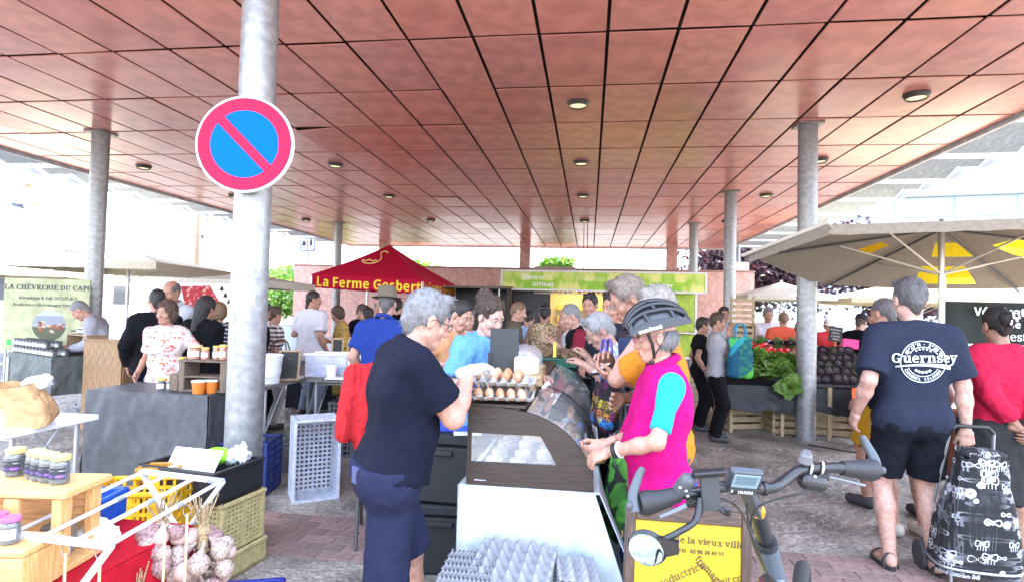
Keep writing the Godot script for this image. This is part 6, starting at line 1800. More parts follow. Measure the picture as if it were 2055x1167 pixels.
func build_long_table(steel: Material, old: Material, paper: Material, honey: Material, gold: Material, darkfill: Material) -> void:
	trestle("market_table", "long grey plank market table on steel trestles behind the near column", -3.42, -2.76, -6.75, -4.63, 0.8, wood(lin(0.24, 0.22, 0.2), 2, 0.7, 0.6), steel, 4)
	trestle("side_table", "low grey table carrying plastic tubs, seen past the red jacket", -2.72, -2.05, -6.3, -5.3, 0.8, wood(lin(0.24, 0.22, 0.2), 2, 0.7, 0.6), steel, 4)
	var white := mt(lin(0.75, 0.77, 0.8), 0.4)
	var t := thing("white_bucket", "white plastic bucket with a wire handle beside the near column", "bucket", Vector3(-2.9, 0.8, -4.92))
	var g := G.new()
	g.lathe([Vector2(0, 0), Vector2(0.105, 0), Vector2(0.13, 0.24), Vector2(0.136, 0.24), Vector2(0.136, 0.255), Vector2(0.12, 0.255), Vector2(0.1, 0.02), Vector2(0, 0.02)], 24)
	part(t, "pail", g, white)
	part(t, "handle", TB(curve([Vector3(0.13, 0.2, 0), Vector3(0.16, 0.1, 0.06), Vector3(0.1, 0.06, 0.12), Vector3(-0.05, 0.1, 0.14), Vector3(-0.13, 0.2, 0)], 5), 0.004, 6), steel)
	var clear := glass(0.2, 0.9, 0.93, 1.0)
	t = thing("clear_tub", "large translucent plastic tub with papers inside on the long table", "tub", Vector3(-2.62, 0.8, -5.6), 8)
	for e in [[Vector3(0, 0.11, 0.14), Vector3(0.4, 0.22, 0.008)], [Vector3(0, 0.11, -0.14), Vector3(0.4, 0.22, 0.008)], [Vector3(0.2, 0.11, 0), Vector3(0.008, 0.22, 0.28)], [Vector3(-0.2, 0.11, 0), Vector3(0.008, 0.22, 0.28)]]: part(t, "wall", BX(e[0], e[1], 0.002), clear)
	part(t, "base", BX(Vector3(0, 0.006, 0), Vector3(0.4, 0.01, 0.28), 0.002), clear)
	part(t, "rim", _rim(0.42, 0.3, 0.225), white)
	solo("folded_papers", BX(Vector3.ZERO, Vector3(0.28, 0.06, 0.18), 0.01), mt(lin(0.2, 0.25, 0.5), 0.7), "blue and white papers inside the translucent tub", "papers", "", Vector3(-2.62, 0.845, -5.6), Vector3(0, 12, 6))
	t = thing("white_tub", "white plastic tub right of the translucent one", "tub", Vector3(-2.3, 0.8, -5.65), 5)
	part(t, "body", BX(Vector3(0, 0.1, 0), Vector3(0.24, 0.2, 0.24), 0.02), white)
	part(t, "rim", _rim(0.26, 0.26, 0.205), white)
	g = G.new()
	g.lathe([Vector2(0, 0), Vector2(0.04, 0), Vector2(0.055, 0.13), Vector2(0.05, 0.13), Vector2(0, 0.02)], 16)
	solo("plastic_cup", g, white, "white plastic cup in front of the translucent tub", "cup", "", Vector3(-2.5, 0.8, -5.38))
	for k in 2: solo("white_platter", BX(Vector3.ZERO, Vector3(0.22, 0.02, 0.15), 0.006), white, ["flat white platter lying beside the bucket", "flat white platter lying before the brown jars"][k], "platter", "white platters on the table", Vector3([-2.86, -2.42][k], 0.812, [-5.25, -5.36][k]), Vector3(0, 10, 0))
	for k in 10:
		var p := Vector3(-2.24 + (k % 5) * 0.062, 0.8, -5.42 - (k / 5) * 0.07)
		jar("small brown gold-lidded jar in the cluster beside the red jacket, %s row" % ["front", "back"][k / 5], p, 0.03, 0.09, honey, gold, mt(lin(0.3, 0.12, 0.05), 0.6), "brown jars beside the red jacket")
	# framed slates
	var slate := mt(lin(0.03, 0.033, 0.032), 0.8, 0.0, "cloud", 4)
	var sl := [[-2.8, -5.1, 0.2, 0.3, "larger framed chalkboard by the bucket"], [-2.66, -5.85, 0.13, 0.18, "small framed chalkboard behind the translucent tub, left one"], [-2.5, -5.9, 0.13, 0.18, "small framed chalkboard behind the translucent tub, right one"], [-2.05, -5.95, 0.16, 0.2, "framed chalkboard leaning on the cardboard box"]]
	for e in sl:
		t = thing("chalkboard", e[4], "chalkboard", Vector3(e[0], 0.8 if e[1] > -5.5 else 1.0, e[1]))
		t.rotation_degrees = Vector3(-22, 20, 0)
		part(t, "slate", BX(Vector3(0, e[3] / 2, 0), Vector3(e[2] - 0.02, e[3] - 0.02, 0.008), 0.001), slate)
		for q in [[0, 0.01, e[2], 0.02], [0, e[3] - 0.01, e[2], 0.02], [e[2] / 2 - 0.01, e[3] / 2, 0.02, e[3] - 0.04], [-e[2] / 2 + 0.01, e[3] / 2, 0.02, e[3] - 0.04]]: part(t, "frame_strip", BX(Vector3(q[0], q[1], 0.002), Vector3(q[2], q[3], 0.016), 0.002), wood(lin(0.5, 0.33, 0.17), 0))
		part(t, "prop", BX(Vector3(0, e[3] * 0.4, -0.06), Vector3(0.02, e[3] * 0.8, 0.01), 0.001, Basis(Vector3.RIGHT, 0.6)), old)
	t = thing("cardboard_box", "beige cardboard box with a lid behind the tubs", "box", Vector3(-2.1, 0.8, -6.12), 6)
	var card := mt(lin(0.52, 0.38, 0.22), 0.8, 0.0, "cloud", 2)
	part(t, "body", BX(Vector3(0, 0.14, 0), Vector3(0.44, 0.28, 0.32), 0.004), card)
	part(t, "lid", BX(Vector3(0, 0.3, 0), Vector3(0.47, 0.05, 0.35), 0.004), mt(lin(0.6, 0.42, 0.24), 0.8))
	part(t, "paper_tag", BX(Vector3(-0.08, 0.17, 0.163), Vector3(0.16, 0.05, 0.004), 0.0), paper)
	# dark crates, blue crate and the white one standing on its end
	var grey := plastic(0.13, 0.14, 0.15)
	crate("grey_crate", "grey plastic crate under the long table, lower one", Vector3(-2.35, 0, -5.75), Vector3(0, 6, 0), Vector3(0.6, 0.28, 0.4), grey, 12, 5, "grey crates under the tables")
	crate("grey_crate", "grey plastic crate under the long table, upper one beside the red jacket", Vector3(-2.3, 0.283, -5.75), Vector3(0, 2, 0), Vector3(0.6, 0.26, 0.4), grey, 12, 5, "grey crates under the tables")
	crate("grey_crate", "grey plastic crate on the floor behind the white basket", Vector3(-2.75, 0.0, -5.1), Vector3(0, 12, 0), Vector3(0.56, 0.27, 0.38), grey, 12, 5, "grey crates under the tables")
	crate("blue_crate", "dark blue plastic crate on the floor right of the near column", Vector3(-2.74, 0, -4.4), Vector3(0, 10, 0), Vector3(0.44, 0.42, 0.34), plastic(0.012, 0.03, 0.17), 10, 7)
	t = crate("white_basket", "white perforated plastic basket standing on its end on the floor", Vector3(-2.1, 0.315, -4.42), Vector3.ZERO, Vector3(0.34, 0.3, 0.62), plastic(0.62, 0.66, 0.76), 12, 8)
	t.basis = Basis(Vector3.UP, deg_to_rad(36)) * Basis(Vector3(1, 0, 0), Vector3(0, 0, 1), Vector3(0, -1, 0))
	t.position = Vector3(-2.24, 0.312, -4.5)
	# red jacket on a folding chair
	t = thing("folding_chair", "grey folding chair under the red jacket", "chair", Vector3(-1.3, 0, -3.72), 20)
	part(t, "seat", BX(Vector3(0, 0.45, 0), Vector3(0.4, 0.03, 0.38), 0.012), cloth(0.1, 0.1, 0.09))
	for s in [-0.19, 0.19]:
		part(t, "leg", TB([Vector3(s, 0, 0.24), Vector3(s, 0.46, 0.0), Vector3(s, 0.95, -0.24)], 0.011, 8), mt(lin(0.06, 0.06, 0.06), 0.5))
		part(t, "leg", TB([Vector3(s * 0.92, 0, -0.22), Vector3(s * 0.92, 0.46, 0.14)], 0.011, 8), mt(lin(0.06, 0.06, 0.06), 0.5))
	part(t, "backrest", BX(Vector3(0, 0.85, -0.2), Vector3(0.38, 0.18, 0.02), 0.008), cloth(0.1, 0.1, 0.09))
	var jk := net([cap(Vector3(-0.12, 1.06, 0), Vector3(0.12, 1.06, 0), 0.06, 0.06, 0.05), cap(Vector3(-0.13, 0.95, 0), Vector3(-0.17, 0.72, 0.02), 0.07, 0.07, 0.06), cap(Vector3(0.13, 0.95, 0), Vector3(0.16, 0.66, 0.02), 0.07, 0.075, 0.06), cap(Vector3(0, 0.95, 0.02), Vector3(0, 0.68, 0.03), 0.09, 0.1, 0.06), cap(Vector3(0.2, 1.0, 0.02), Vector3(0.24, 0.6, 0.03), 0.05, 0.045, 0.03)], 0.014, 0.022, 9.0, Vector3(1.6, 0.4, 1.6))
	t = thing("red_jacket", "bright red jacket hung over the chair behind the egg seller", "jacket", Vector3(-1.36, 0.04, -3.4), 40)
	t.scale = Vector3(0.72, 1.0, 0.8)
	part(t, "jacket_cloth", jk, cloth(0.5, 0.025, 0.03))
	part(t, "zip", TB([Vector3(0.05, 0.98, 0.125), Vector3(0.07, 0.8, 0.145), Vector3(0.05, 0.62, 0.15)], 0.005, 6), mt(lin(0.02, 0.02, 0.02), 0.5))
	# tote and basket carried by shoppers
	t = thing("wicker_bag", "beige basket bag with leather trim hanging from the striped shopper's arm", "bag", Vector3(-3.62, 0.72, -6.4), 10)
	g = G.new()
	g.lathe([Vector2(0, 0), Vector2(0.13, 0.01), Vector2(0.2, 0.2), Vector2(0.19, 0.2), Vector2(0.12, 0.03), Vector2(0, 0.02)], 20, Transform3D(Basis.from_scale(Vector3(1, 1, 0.5)), Vector3.ZERO))
	part(t, "basket", g, mt(lin(0.4, 0.25, 0.13), 0.8, 0.0, "speck", 4))
	for s in [-1.0, 1.0]: part(t, "handle", TB(curve([Vector3(-0.1, 0.19, s * 0.08), Vector3(-0.06, 0.36, s * 0.03), Vector3(0.06, 0.36, s * 0.03), Vector3(0.1, 0.19, s * 0.08)], 5), 0.009, 6), mt(lin(0.14, 0.07, 0.04), 0.6))
func _rim(w: float, d: float, y: float) -> G:
	var g := G.new()
	for s in [-1.0, 1.0]:
		g.box(Vector3(0, y, s * d / 2), Vector3(w, 0.02, 0.02), 0.004)
		g.box(Vector3(s * w / 2, y - 0.001, 0), Vector3(0.0196, 0.02, d + 0.012), 0.004)
	return g
# ---------- the egg and cheese counter, the bicycle and what stands around them
func egg_tray_mesh(w: float, d: float, nx: int, nd: int, h: float) -> ArrayMesh:
	var g := G.new()
	g.sheet(nx * 8, nd * 8, func(u, v):
		var a: float = cos(u * nx * TAU)
		var b: float = cos(v * nd * TAU)
		var e := smoothstep(0.0, 0.04, minf(minf(u, 1 - u), minf(v, 1 - v)))
		var y := (0.5 * (a + b) * 0.5 + 0.25 * a * b) * h
		y = lerpf(h * 0.1, y, e)
		return Vector3((u - 0.5) * w, y, (0.5 - v) * d), 0.0035)
	return g.mesh()
func arch(x: float) -> float:   # profile of the counter's curved front, height over x
	var t := clampf((x + 0.53) / 0.565, 0, 1)
	return 0.735 + 0.345 * pow(maxf(1.0 - pow(t, 3.1), 0.0), 0.55)
func build_centre() -> void:
	var brown := wood(lin(0.035, 0.02, 0.016), 0, 0.4, 0.6)
	var brown_z := wood(lin(0.05, 0.032, 0.022), 2, 0.45, 0.5)
	var paper := mt(lin(0.74, 0.74, 0.76), 0.8)
	var Z0 := -2.54
	var Z1 := -4.9
	# table under white cloth
	var whitec := mt(lin(0.6, 0.68, 0.7), 0.85, 0.0, "cloth", 2.0, 0.2)
	var t := thing("white_tablecloth", "white cloth hanging to the floor under the glass cheese counter", "tablecloth")
	part(t, "top", BX(Vector3(-0.25, 0.728, (Z0 + Z1) / 2), Vector3(0.62, 0.008, Z0 - Z1), 0.002), whitec)
	var g := G.new()
	g.sheet(50, 24, func(u, v):
		var drop: float = 1.0 - v
		var x := lerpf(-0.56 - 0.0 * drop, 0.04 + 0.26 * drop, u)
		var f := sin(u * 23 + drop * 1.2) * 0.012 * drop + sin(u * 47) * 0.005 * drop + smoothstep(0.7, 1.0, u) * 0.14 * drop
		return Vector3(x, 0.728 - 0.716 * drop, Z0 + 0.008 + f + 0.03 * drop), 0.003)
	part(t, "front_fall", g, whitec)
	g = G.new()
	g.sheet(60, 20, func(u, v):
		var drop: float = 1.0 - v
		var f := sin(u * 60) * 0.02 * drop + sin(u * 23 + 1.0) * 0.02 * drop
		return Vector3(0.06 + f + 0.24 * drop * (1.0 - smoothstep(0.0, 0.4, u)) + 0.03 * drop, 0.728 - 0.6 * drop, lerpf(Z0 + 0.15 * drop, Z1, u)), 0.003)
	part(t, "side_fall", g, whitec)
	g = G.new()
	g.sheet(30, 6, func(u, v): return Vector3(-0.56 + sin(u * 30) * 0.006, lerpf(0.25, 0.728, v), lerpf(Z1, Z0, u)), 0.003)
	part(t, "back_fall", g, whitec)
	t = thing("counter_table", "trestle table hidden under the white cloth", "table")
	part(t, "tabletop", BX(Vector3(-0.25, 0.70, (Z0 + Z1) / 2), Vector3(0.58, 0.03, Z0 - Z1 - 0.04), 0.003), brown_z)
	for sx in [-0.5, 0.0]:
		for z in [Z0 - 0.15, Z1 + 0.15]: part(t, "leg", BX(Vector3(sx, 0.342, z), Vector3(0.04, 0.685, 0.04), 0.003), brown)
	# the display case
	t = thing("display_case", "dark brown wooden cheese display case with curved glass front", "display case")
	var ends := [Z0, -3.5, Z1]
	for k in 3:
		var z: float = ends[k]
		var x := Transform3D(Basis.IDENTITY, Vector3(0, 0, z - 0.012))
		if k == 1:   # open arch in the middle
			var pts := []
			for q in 17:
				var xx := lerpf(-0.30, 0.033, q / 16.0)
				pts.append(Vector3(xx, arch(xx) - 0.012, z))
			var rib := G.new()
			for q in 16: rib.bar(pts[q], pts[q + 1] + (pts[q + 1] - pts[q]) * 0.15, 0.03, 0.05, Vector3(0, 0, 1), 0.002)
			part(t, "rib", rib, brown)
			continue
		var end := Node3D.new()
		end.name = "end_panel"
		t.add_child(end, true)
		var bot := G.new()
		bot.prism(PackedVector2Array([Vector2(-0.53, 0.735), Vector2(0.035, 0.735), Vector2(0.03, 0.80), Vector2(0.01, 0.84), Vector2(-0.53, 0.832)]), 0.024, x)
		part(end, "bottom_rail", bot, brown)
		var topp := PackedVector2Array([Vector2(-0.53, 0.962), Vector2(-0.203, 0.962)])
		for q in 15:
			var xx := lerpf(-0.1, -0.53, q / 14.0)
			topp.append(Vector2(xx, arch(xx)))
		var tp := G.new()
		tp.prism(topp, 0.024, x)
		part(end, "top_rail", tp, brown)
		var rp := PackedVector2Array([Vector2(-0.203, 0.9619), Vector2(-0.125, 0.8385), Vector2(0.01, 0.8405)])
		for q in 8:
			var xx := lerpf(0.028, -0.1, q / 7.0)
			rp.append(Vector2(xx, arch(xx)))
		var rr := G.new()
		rr.prism(rp, 0.024, x)
		part(end, "curved_stile", rr, brown)
		part(end, "left_stile", BX(Vector3(-0.521, 0.897, z - 0.012), Vector3(0.018, 0.129, 0.0235), 0.001), brown)
		var gl := G.new()
		gl.prism(PackedVector2Array([Vector2(-0.512, 0.834), Vector2(-0.13, 0.838), Vector2(-0.203, 0.96), Vector2(-0.512, 0.96)]), 0.004, x)
		part(end, "pane", gl, glass(0.1, 0.9, 0.95, 1.0))
	part(t, "floor_board", BX(Vector3(-0.25, 0.745, (Z0 + Z1) / 2 - 0.01), Vector3(0.55, 0.016, Z0 - Z1 - 0.06), 0.002), brown_z)
	part(t, "top_board", BX(Vector3(-0.405, 1.083, (Z0 + Z1) / 2 - 0.01), Vector3(0.27, 0.016, Z0 - Z1), 0.003), brown_z)
	for s in 2:
		g = G.new()
		g.sheet(18, 2, func(u, v):
			var xx := lerpf(-0.268, 0.031, u)
			return Vector3(xx, arch(xx) + 0.002, lerpf(ends[s] - 0.028, ends[s + 1] + 0.02, 1.0 - v)), 0.004)
		part(t, "curved_glass", g, glass(0.14, 0.92, 0.96, 0.97))
	# cheeses inside
	rng.seed = 6
	var rind := [mt(lin(0.72, 0.66, 0.5), 0.7, 0.0, "speck", 4), mt(lin(0.5, 0.46, 0.42), 0.8, 0.0, "dirty", 5), mt(lin(0.74, 0.72, 0.68), 0.7, 0.0, "cloud", 4)]
	for k in 22:
		var ch := G.new()
		ch.cyl(Vector3.ZERO, 0.042, rng.randf_range(0.03, 0.05), 16, 0.006)
		solo("small_cheese", ch, rind[rng.randi() % 3], "small round goat cheese lying inside the display case", "cheese", "small cheeses in the display case", Vector3(-0.44 + (k % 4) * 0.115, 0.755, -2.75 - (k / 4) * 0.19 - rng.randf() * 0.03))
	solo("paper_sheet", BX(Vector3.ZERO, Vector3(0.4, 0.002, 0.18), 0.0), paper, "white paper sheet lying at the case's near end", "paper", "", Vector3(-0.3, 0.756, -2.64), Vector3(0, 4, 0))
	for k in 6: solo("reed_mat", BX(Vector3.ZERO, Vector3(0.22, 0.006, 0.26), 0.002), wood(lin(0.62, 0.5, 0.3), 0), "straw cheese mat under the curved glass of the case", "mat", "straw mats in the display case", Vector3(-0.14, 0.9 - 0.0 * k, -2.75 - k * 0.34), Vector3(0, 0, -14))
	# eggs on top
	var pulp := mt(lin(0.56, 0.54, 0.5), 0.9, 0.0, "speck", 6, 0.4)
	var pulp_b := mt(lin(0.42, 0.43, 0.46), 0.9, 0.0, "speck", 6, 0.4)
	var tray := egg_tray_mesh(0.29, 0.25, 6, 5, 0.044)
	var egg := G.new()
	var prof := []
	for k in 11:
		var a := -PI / 2 + PI * k / 10.0
		prof.append(Vector2(maxf(cos(a) * 0.0215 * (1.0 - 0.12 * sin(a)), 0.0), sin(a) * 0.0285))
	egg.lathe(prof, 14, Transform3D.IDENTITY, true)
	var em := egg.mesh()
	var eggm := [mt(lin(0.62, 0.3, 0.16), 0.5, 0.0, "cloud", 8), mt(lin(0.68, 0.37, 0.22), 0.5, 0.0, "cloud", 8), mt(lin(0.55, 0.25, 0.12), 0.5, 0.0, "cloud", 8)]
	solo("egg_tray", tray, pulp, "lower grey egg tray on the brown case, full of eggs", "egg tray", "egg trays on the counter", Vector3(-0.39, 1.118, -2.665), Vector3(0, 4, 0))
	solo("egg_tray", tray, pulp, "upper grey egg tray on the brown case, half filled", "egg tray", "egg trays on the counter", Vector3(-0.385, 1.182, -2.68), Vector3(0, 3, 0))
	for k in 5: solo("egg", em, eggm[k % 3], "brown egg in the lower tray's front row, %s" % ["leftmost", "second", "middle", "fourth", "rightmost"][k], "egg", "eggs in the lower tray", Vector3(-0.51 + k * 0.0485 + 0.022, 1.135, -2.56 - k * 0.003), Vector3(6, 0, k * 4))
	var ue := [[-0.492, -2.63], [-0.43, -2.615], [-0.375, -2.615], [-0.32, -2.61], [-0.43, -2.68], [-0.378, -2.68], [-0.325, -2.675], [-0.43, -2.745], [-0.38, -2.74], [-0.325, -2.74]]
	for k in 10: solo("egg", em, eggm[(k * 7) % 3], "brown egg in the upper tray, %s" % ["alone at the left", "front row left", "front row middle", "front row right", "second row left", "second row middle", "second row right", "back row left", "back row middle", "back row right"][k], "egg", "eggs in the upper tray", Vector3(ue[k][0], 1.208, ue[k][1]), Vector3(10, k * 40, 8))
	# black price boards and the cheese tub on its stand
	var black := mt(lin(0.018, 0.019, 0.021), 0.55)
	t = thing("price_board", "tall blank black board in a stand behind the egg trays", "sign board", Vector3(-0.435, 1.091, -2.97), 6)
	part(t, "board", BX(Vector3(0, 0.19, 0), Vector3(0.15, 0.27, 0.008), 0.002, Basis(Vector3.RIGHT, -0.06)), black)
	part(t, "stand_upright", BX(Vector3(-0.075, 0.1, 0.012), Vector3(0.02, 0.2, 0.012), 0.002), black)
	part(t, "stand_upright", BX(Vector3(0.08, 0.07, 0.012), Vector3(0.012, 0.14, 0.012), 0.002), black)
	part(t, "stand_foot", BX(Vector3(0, 0.008, 0.01), Vector3(0.17, 0.016, 0.06), 0.003), black)
	t = thing("cheese_stand", "cream cheese block on a pale wooden stand beside the black board", "cheese stand", Vector3(-0.315, 1.091, -2.95))
	var beech := wood(lin(0.62, 0.42, 0.22), 0)
	part(t, "board", BX(Vector3(0, 0.085, 0), Vector3(0.17, 0.025, 0.14), 0.006), beech)
	for s in [-1.0, 1.0]: part(t, "foot", BX(Vector3(s * 0.035, 0.036, 0), Vector3(0.025, 0.072, 0.09), 0.003), wood(lin(0.62, 0.42, 0.22), 1))
	g = G.new()
	g.cyl(Vector3(0, 0.098, 0), 0.065, 0.085, 24, 0.008)
	solo("tall_cheese", g, mt(lin(0.78, 0.68, 0.4), 0.5), "tall cream-coloured cheese on the wooden stand", "cheese", "", Vector3(-0.315, 1.091, -2.95))
	g = G.new()
	g.lathe([Vector2(0.1, 0), Vector2(0.1, 0.05), Vector2(0.085, 0.09), Vector2(0.04, 0.115), Vector2(0.0, 0.12)], 24, Transform3D.IDENTITY, true)
	solo("glass_dome", g, glass(0.12, 0.95, 0.97, 1.0), "clear dome cover behind the cream cheese", "dome cover", "", Vector3(-0.36, 1.2, -3.3))
	solo("dome_plinth", BX(Vector3(0, 0.054, 0), Vector3(0.22, 0.106, 0.22), 0.004), beech, "pale wooden plinth carrying the clear dome", "plinth", "", Vector3(-0.36, 1.091, -3.3))
	solo("brown_bag", net([cap(Vector3(0, 0.03, 0), Vector3(0.02, 0.1, 0), 0.035, 0.03, 0.02)], 0.009, 0.012, 30.0), mt(lin(0.4, 0.26, 0.13), 0.8), "small brown paper bag tucked beside the curved glass", "bag", "", Vector3(0.065, 0.74, -3.0))
	# green tray of mushrooms behind the case
	t = crate("green_tray", "dark green tray heaped with brown mushrooms behind the cheese case", Vector3(-0.32, 1.0, -5.3), Vector3.ZERO, Vector3(0.62, 0.1, 0.36), plastic(0.01, 0.12, 0.08), 10, 3, "", true)
	var mush := mt(lin(0.36, 0.23, 0.12), 0.8, 0.0, "dirty", 6)
	rng.seed = 12
	for k in 16:
		var mg := G.new()
		mg.lathe([Vector2(0.015, -0.05), Vector2(0.02, 0), Vector2(0.06, 0.012), Vector2(0.055, 0.03), Vector2(0.02, 0.042), Vector2(0, 0.044)], 12, Transform3D.IDENTITY, true)
		solo("mushroom", mg, mush, "brown mushroom heaped in the green tray", "mushroom", "mushrooms in the green tray", Vector3(-0.58 + (k % 8) * 0.075, 1.1 + (k / 8) * 0.03, -5.2 - (k / 8) * 0.14), Vector3(rng.randf_range(-40, 40), rng.randf() * 360, rng.randf_range(-40, 40)))
	solo("price_tag", BX(Vector3(0, 0.07, 0), Vector3(0.025, 0.13, 0.004), 0.001), mt(lin(0.75, 0.7, 0.05), 0.6), "yellow price tag stuck in the mushrooms", "price tag", "", Vector3(-0.3, 1.1, -5.14))
	trestle("mushroom_table", "small table carrying the green mushroom tray", -0.75, 0.1, -5.6, -5.05, 0.995, brown_z, mt(lin(0.3, 0.3, 0.3), 0.5))
	# dark boards along the customer side
	for k in 4: solo("dark_board", BX(Vector3(0, 0.4, 0), Vector3(0.02, 0.8, 0.26), 0.003), wood(lin(0.018, 0.015, 0.015), 1, 0.6), "black-brown plank skirting the counter's customer side", "plank", "dark planks beside the counter", Vector3(0.3 + 0.012 * (k % 2), 0.0, -2.98 - k * 0.265), Vector3(0, 0, 3))
	# cool boxes
	for k in 2:
		t = thing("cool_box", ["black foam cool box on the floor, lower of the two", "black foam cool box, upper of the two beside the white cloth"][k], "cool box", Vector3(-0.83, 0.4 * k, -3.42), 3 - 4 * k, "black cool boxes")
		var f := mt(lin(0.022, 0.023, 0.026), 0.75, 0.0, "speck", 8)
		part(t, "body", BX(Vector3(0, 0.165, 0), Vector3(0.42, 0.33, 0.4), 0.02), f)
		part(t, "lid", BX(Vector3(0, 0.364, 0), Vector3(0.43, 0.062, 0.41), 0.015), f)
		part(t, "grip", BX(Vector3(0, 0.29, 0.205), Vector3(0.16, 0.03, 0.02), 0.006), mt(lin(0.012, 0.012, 0.014), 0.6))
	solo("blue_folder", BX(Vector3.ZERO, Vector3(0.3, 0.03, 0.22), 0.005), mt(lin(0.02, 0.07, 0.5), 0.4), "blue plastic folder on top of the cool boxes", "folder", "", Vector3(-0.78, 0.812, -3.4), Vector3(0, 8, 0))
	solo("blue_cash_tin", BX(Vector3.ZERO, Vector3(0.2, 0.06, 0.15), 0.008), mt(lin(0.02, 0.12, 0.6), 0.35), "small blue cash tin lying on the blue folder", "tin", "", Vector3(-0.74, 0.858, -3.46), Vector3(0, -6, 0))
	solo("envelope", BX(Vector3.ZERO, Vector3(0.16, 0.004, 0.1), 0.0), paper, "white paper slip under the blue folder's edge", "paper", "", Vector3(-0.68, 0.799, -3.27), Vector3(0, 15, 0))
	# egg cartons in the foreground
	crate("black_crate", "black plastic crate holding stacked empty egg trays", Vector3(-0.3, 0.0, -2.25), Vector3(0, 2, 0), Vector3(0.6, 0.22, 0.36), mt(lin(0.02, 0.02, 0.022), 0.5), 6, 3, "", true)
	for k in 13: solo("empty_egg_tray", tray, pulp_b, "pale egg tray standing on edge in the tight row", "egg tray", "egg trays standing on edge", Vector3(-0.535 + k * 0.0165, 0.36, -2.27), Vector3(4, 0, 92))
	solo("empty_egg_tray", egg_tray_mesh(0.32, 0.27, 6, 5, 0.05), pulp_b, "large pale egg tray lying flat on top of the others", "egg tray", "", Vector3(-0.28, 0.505, -2.3), Vector3(14, -6, 0))
	var small := egg_tray_mesh(0.16, 0.2, 3, 4, 0.04)
	for k in 12: solo("egg_carton", small, pulp_b, "small pale egg carton in the stack beside the big flat tray", "egg carton", "small cartons in the stack", Vector3(-0.04 + 0.001 * k, 0.34 + 0.014 * k, -2.32), Vector3(2, 8, -4))
	for k in 7: solo("carton_lid", BX(Vector3.ZERO, Vector3(0.14, 0.01, 0.17), 0.005), pulp_b, "flat pale carton top in the pile before the small cartons", "carton", "flat carton tops", Vector3(-0.09, 0.36 + 0.013 * k, -2.13), Vector3(6, 20, 0))
	# bags of shoppers
	var bagm := pattern("masks_print", 128, lin(0.012, 0.01, 0.015), func(im: Image):
		var r := RandomNumberGenerator.new()
		r.seed = 7
		var cs := [lin(0.7, 0.5, 0.03), lin(0.6, 0.2, 0.03), lin(0.03, 0.2, 0.55), lin(0.2, 0.02, 0.12), lin(0.35, 0.25, 0.03)]
		for k in 14:
			var c := Vector2(r.randf() * 128, r.randf() * 128)
			blot(im, c, 11, cs[k % 5], 1.3, 0.1)
			blot(im, c + Vector2(-4, -3), 2, lin(0.01, 0.01, 0.01)); blot(im, c + Vector2(4, -3), 2, lin(0.01, 0.01, 0.01)); blot(im, c + Vector2(0, 5), 3, lin(0.02, 0.01, 0.01), 0.5), 4.0)
	_bag("printed_bag", "black shopping bag printed with yellow and blue faces", Vector3(0.1, 0.86, -3.3), -80, Vector3(0.34, 0.34, 0.12), bagm, mt(lin(0.1, 0.08, 0.3), 0.6))
	var grn := pattern("green_print", 128, lin(0.02, 0.025, 0.02), func(im: Image):
		var r := RandomNumberGenerator.new()
		r.seed = 3
		for k in 9: blot(im, Vector2(r.randf() * 128, r.randf() * 128), 20, lin(0.12, 0.5, 0.05), 0.6, r.randf() * 3), 2.5)
	_bag("green_bag", "big black and green shopping bag on the floor between counter and customers", Vector3(0.2, 0.38, -2.98), -85, Vector3(0.4, 0.5, 0.22), grn, mt(lin(0.03, 0.03, 0.03), 0.6))
	solo("shopping_heap", net([cap(Vector3(-0.1, 0.12, 0), Vector3(0.1, 0.12, 0), 0.12, 0.12, 0.05), cap(Vector3(0, 0.2, 0.05), Vector3(0.05, 0.3, 0), 0.1, 0.08, 0.05)], 0.018, 0.03, 9.0), cloth(0.02, 0.018, 0.02), "dark rucksack on the floor under the green bag", "rucksack", "", Vector3(0.22, 0.0, -2.98))
	t = thing("wallet", "open dark wallet in the tall man's hands", "wallet", Vector3(0.06, 1.2, -3.14))
	t.rotation_degrees = Vector3(30, -60, 10)
	part(t, "cover", BX(Vector3.ZERO, Vector3(0.11, 0.012, 0.09), 0.003), mt(lin(0.02, 0.015, 0.015), 0.5))
	part(t, "receipt", BX(Vector3(0.01, 0.01, -0.01), Vector3(0.07, 0.004, 0.09), 0.0), paper)
	_bag("striped_bag", "turquoise and lime shopping bag held by the woman in speckled grey", Vector3(1.78, 0.78, -7.15), 20, Vector3(0.36, 0.48, 0.12), pattern("bag_bands", 64, lin(0.0, 0.06, 0.11), func(im: Image):
		for y in 64:
			for x in 64:
				if posmod(x + y, 64) < 22: im.set_pixel(x, y, lin(0.08, 0.42, 0.03))
				elif posmod(x + y, 64) < 30: im.set_pixel(x, y, lin(0.02, 0.25, 0.32)), 1.3), mt(lin(0.01, 0.2, 0.35), 0.6))
	build_board()
	build_bicycle()
	build_trolley()
func _bag(called: String, label: String, at: Vector3, turn: float, s: Vector3, m: Material, hm: Material) -> void:
	var t := thing(called, label, "bag", at, turn)
	var bs := []
	for k in 6:
		var x := lerpf(-s.x / 2 + s.z * 0.45, s.x / 2 - s.z * 0.45, k / 5.0)
		bs.append(cap(Vector3(x * 0.92, s.z * 0.5, 0), Vector3(x, s.y - 0.02, 0), s.z * 0.5, s.z * 0.2, 0.04))
	part(t, "body", net(bs, 0.014, 0.016, 9.0), m)
	for q in [-1.0, 1.0]: part(t, "handle", TB(curve([Vector3(-s.x * 0.22, s.y - 0.03, q * 0.025), Vector3(-s.x * 0.14, s.y + 0.14, q * 0.015), Vector3(s.x * 0.14, s.y + 0.14, q * 0.015), Vector3(s.x * 0.22, s.y - 0.03, q * 0.025)], 5), 0.008, 6), hm)

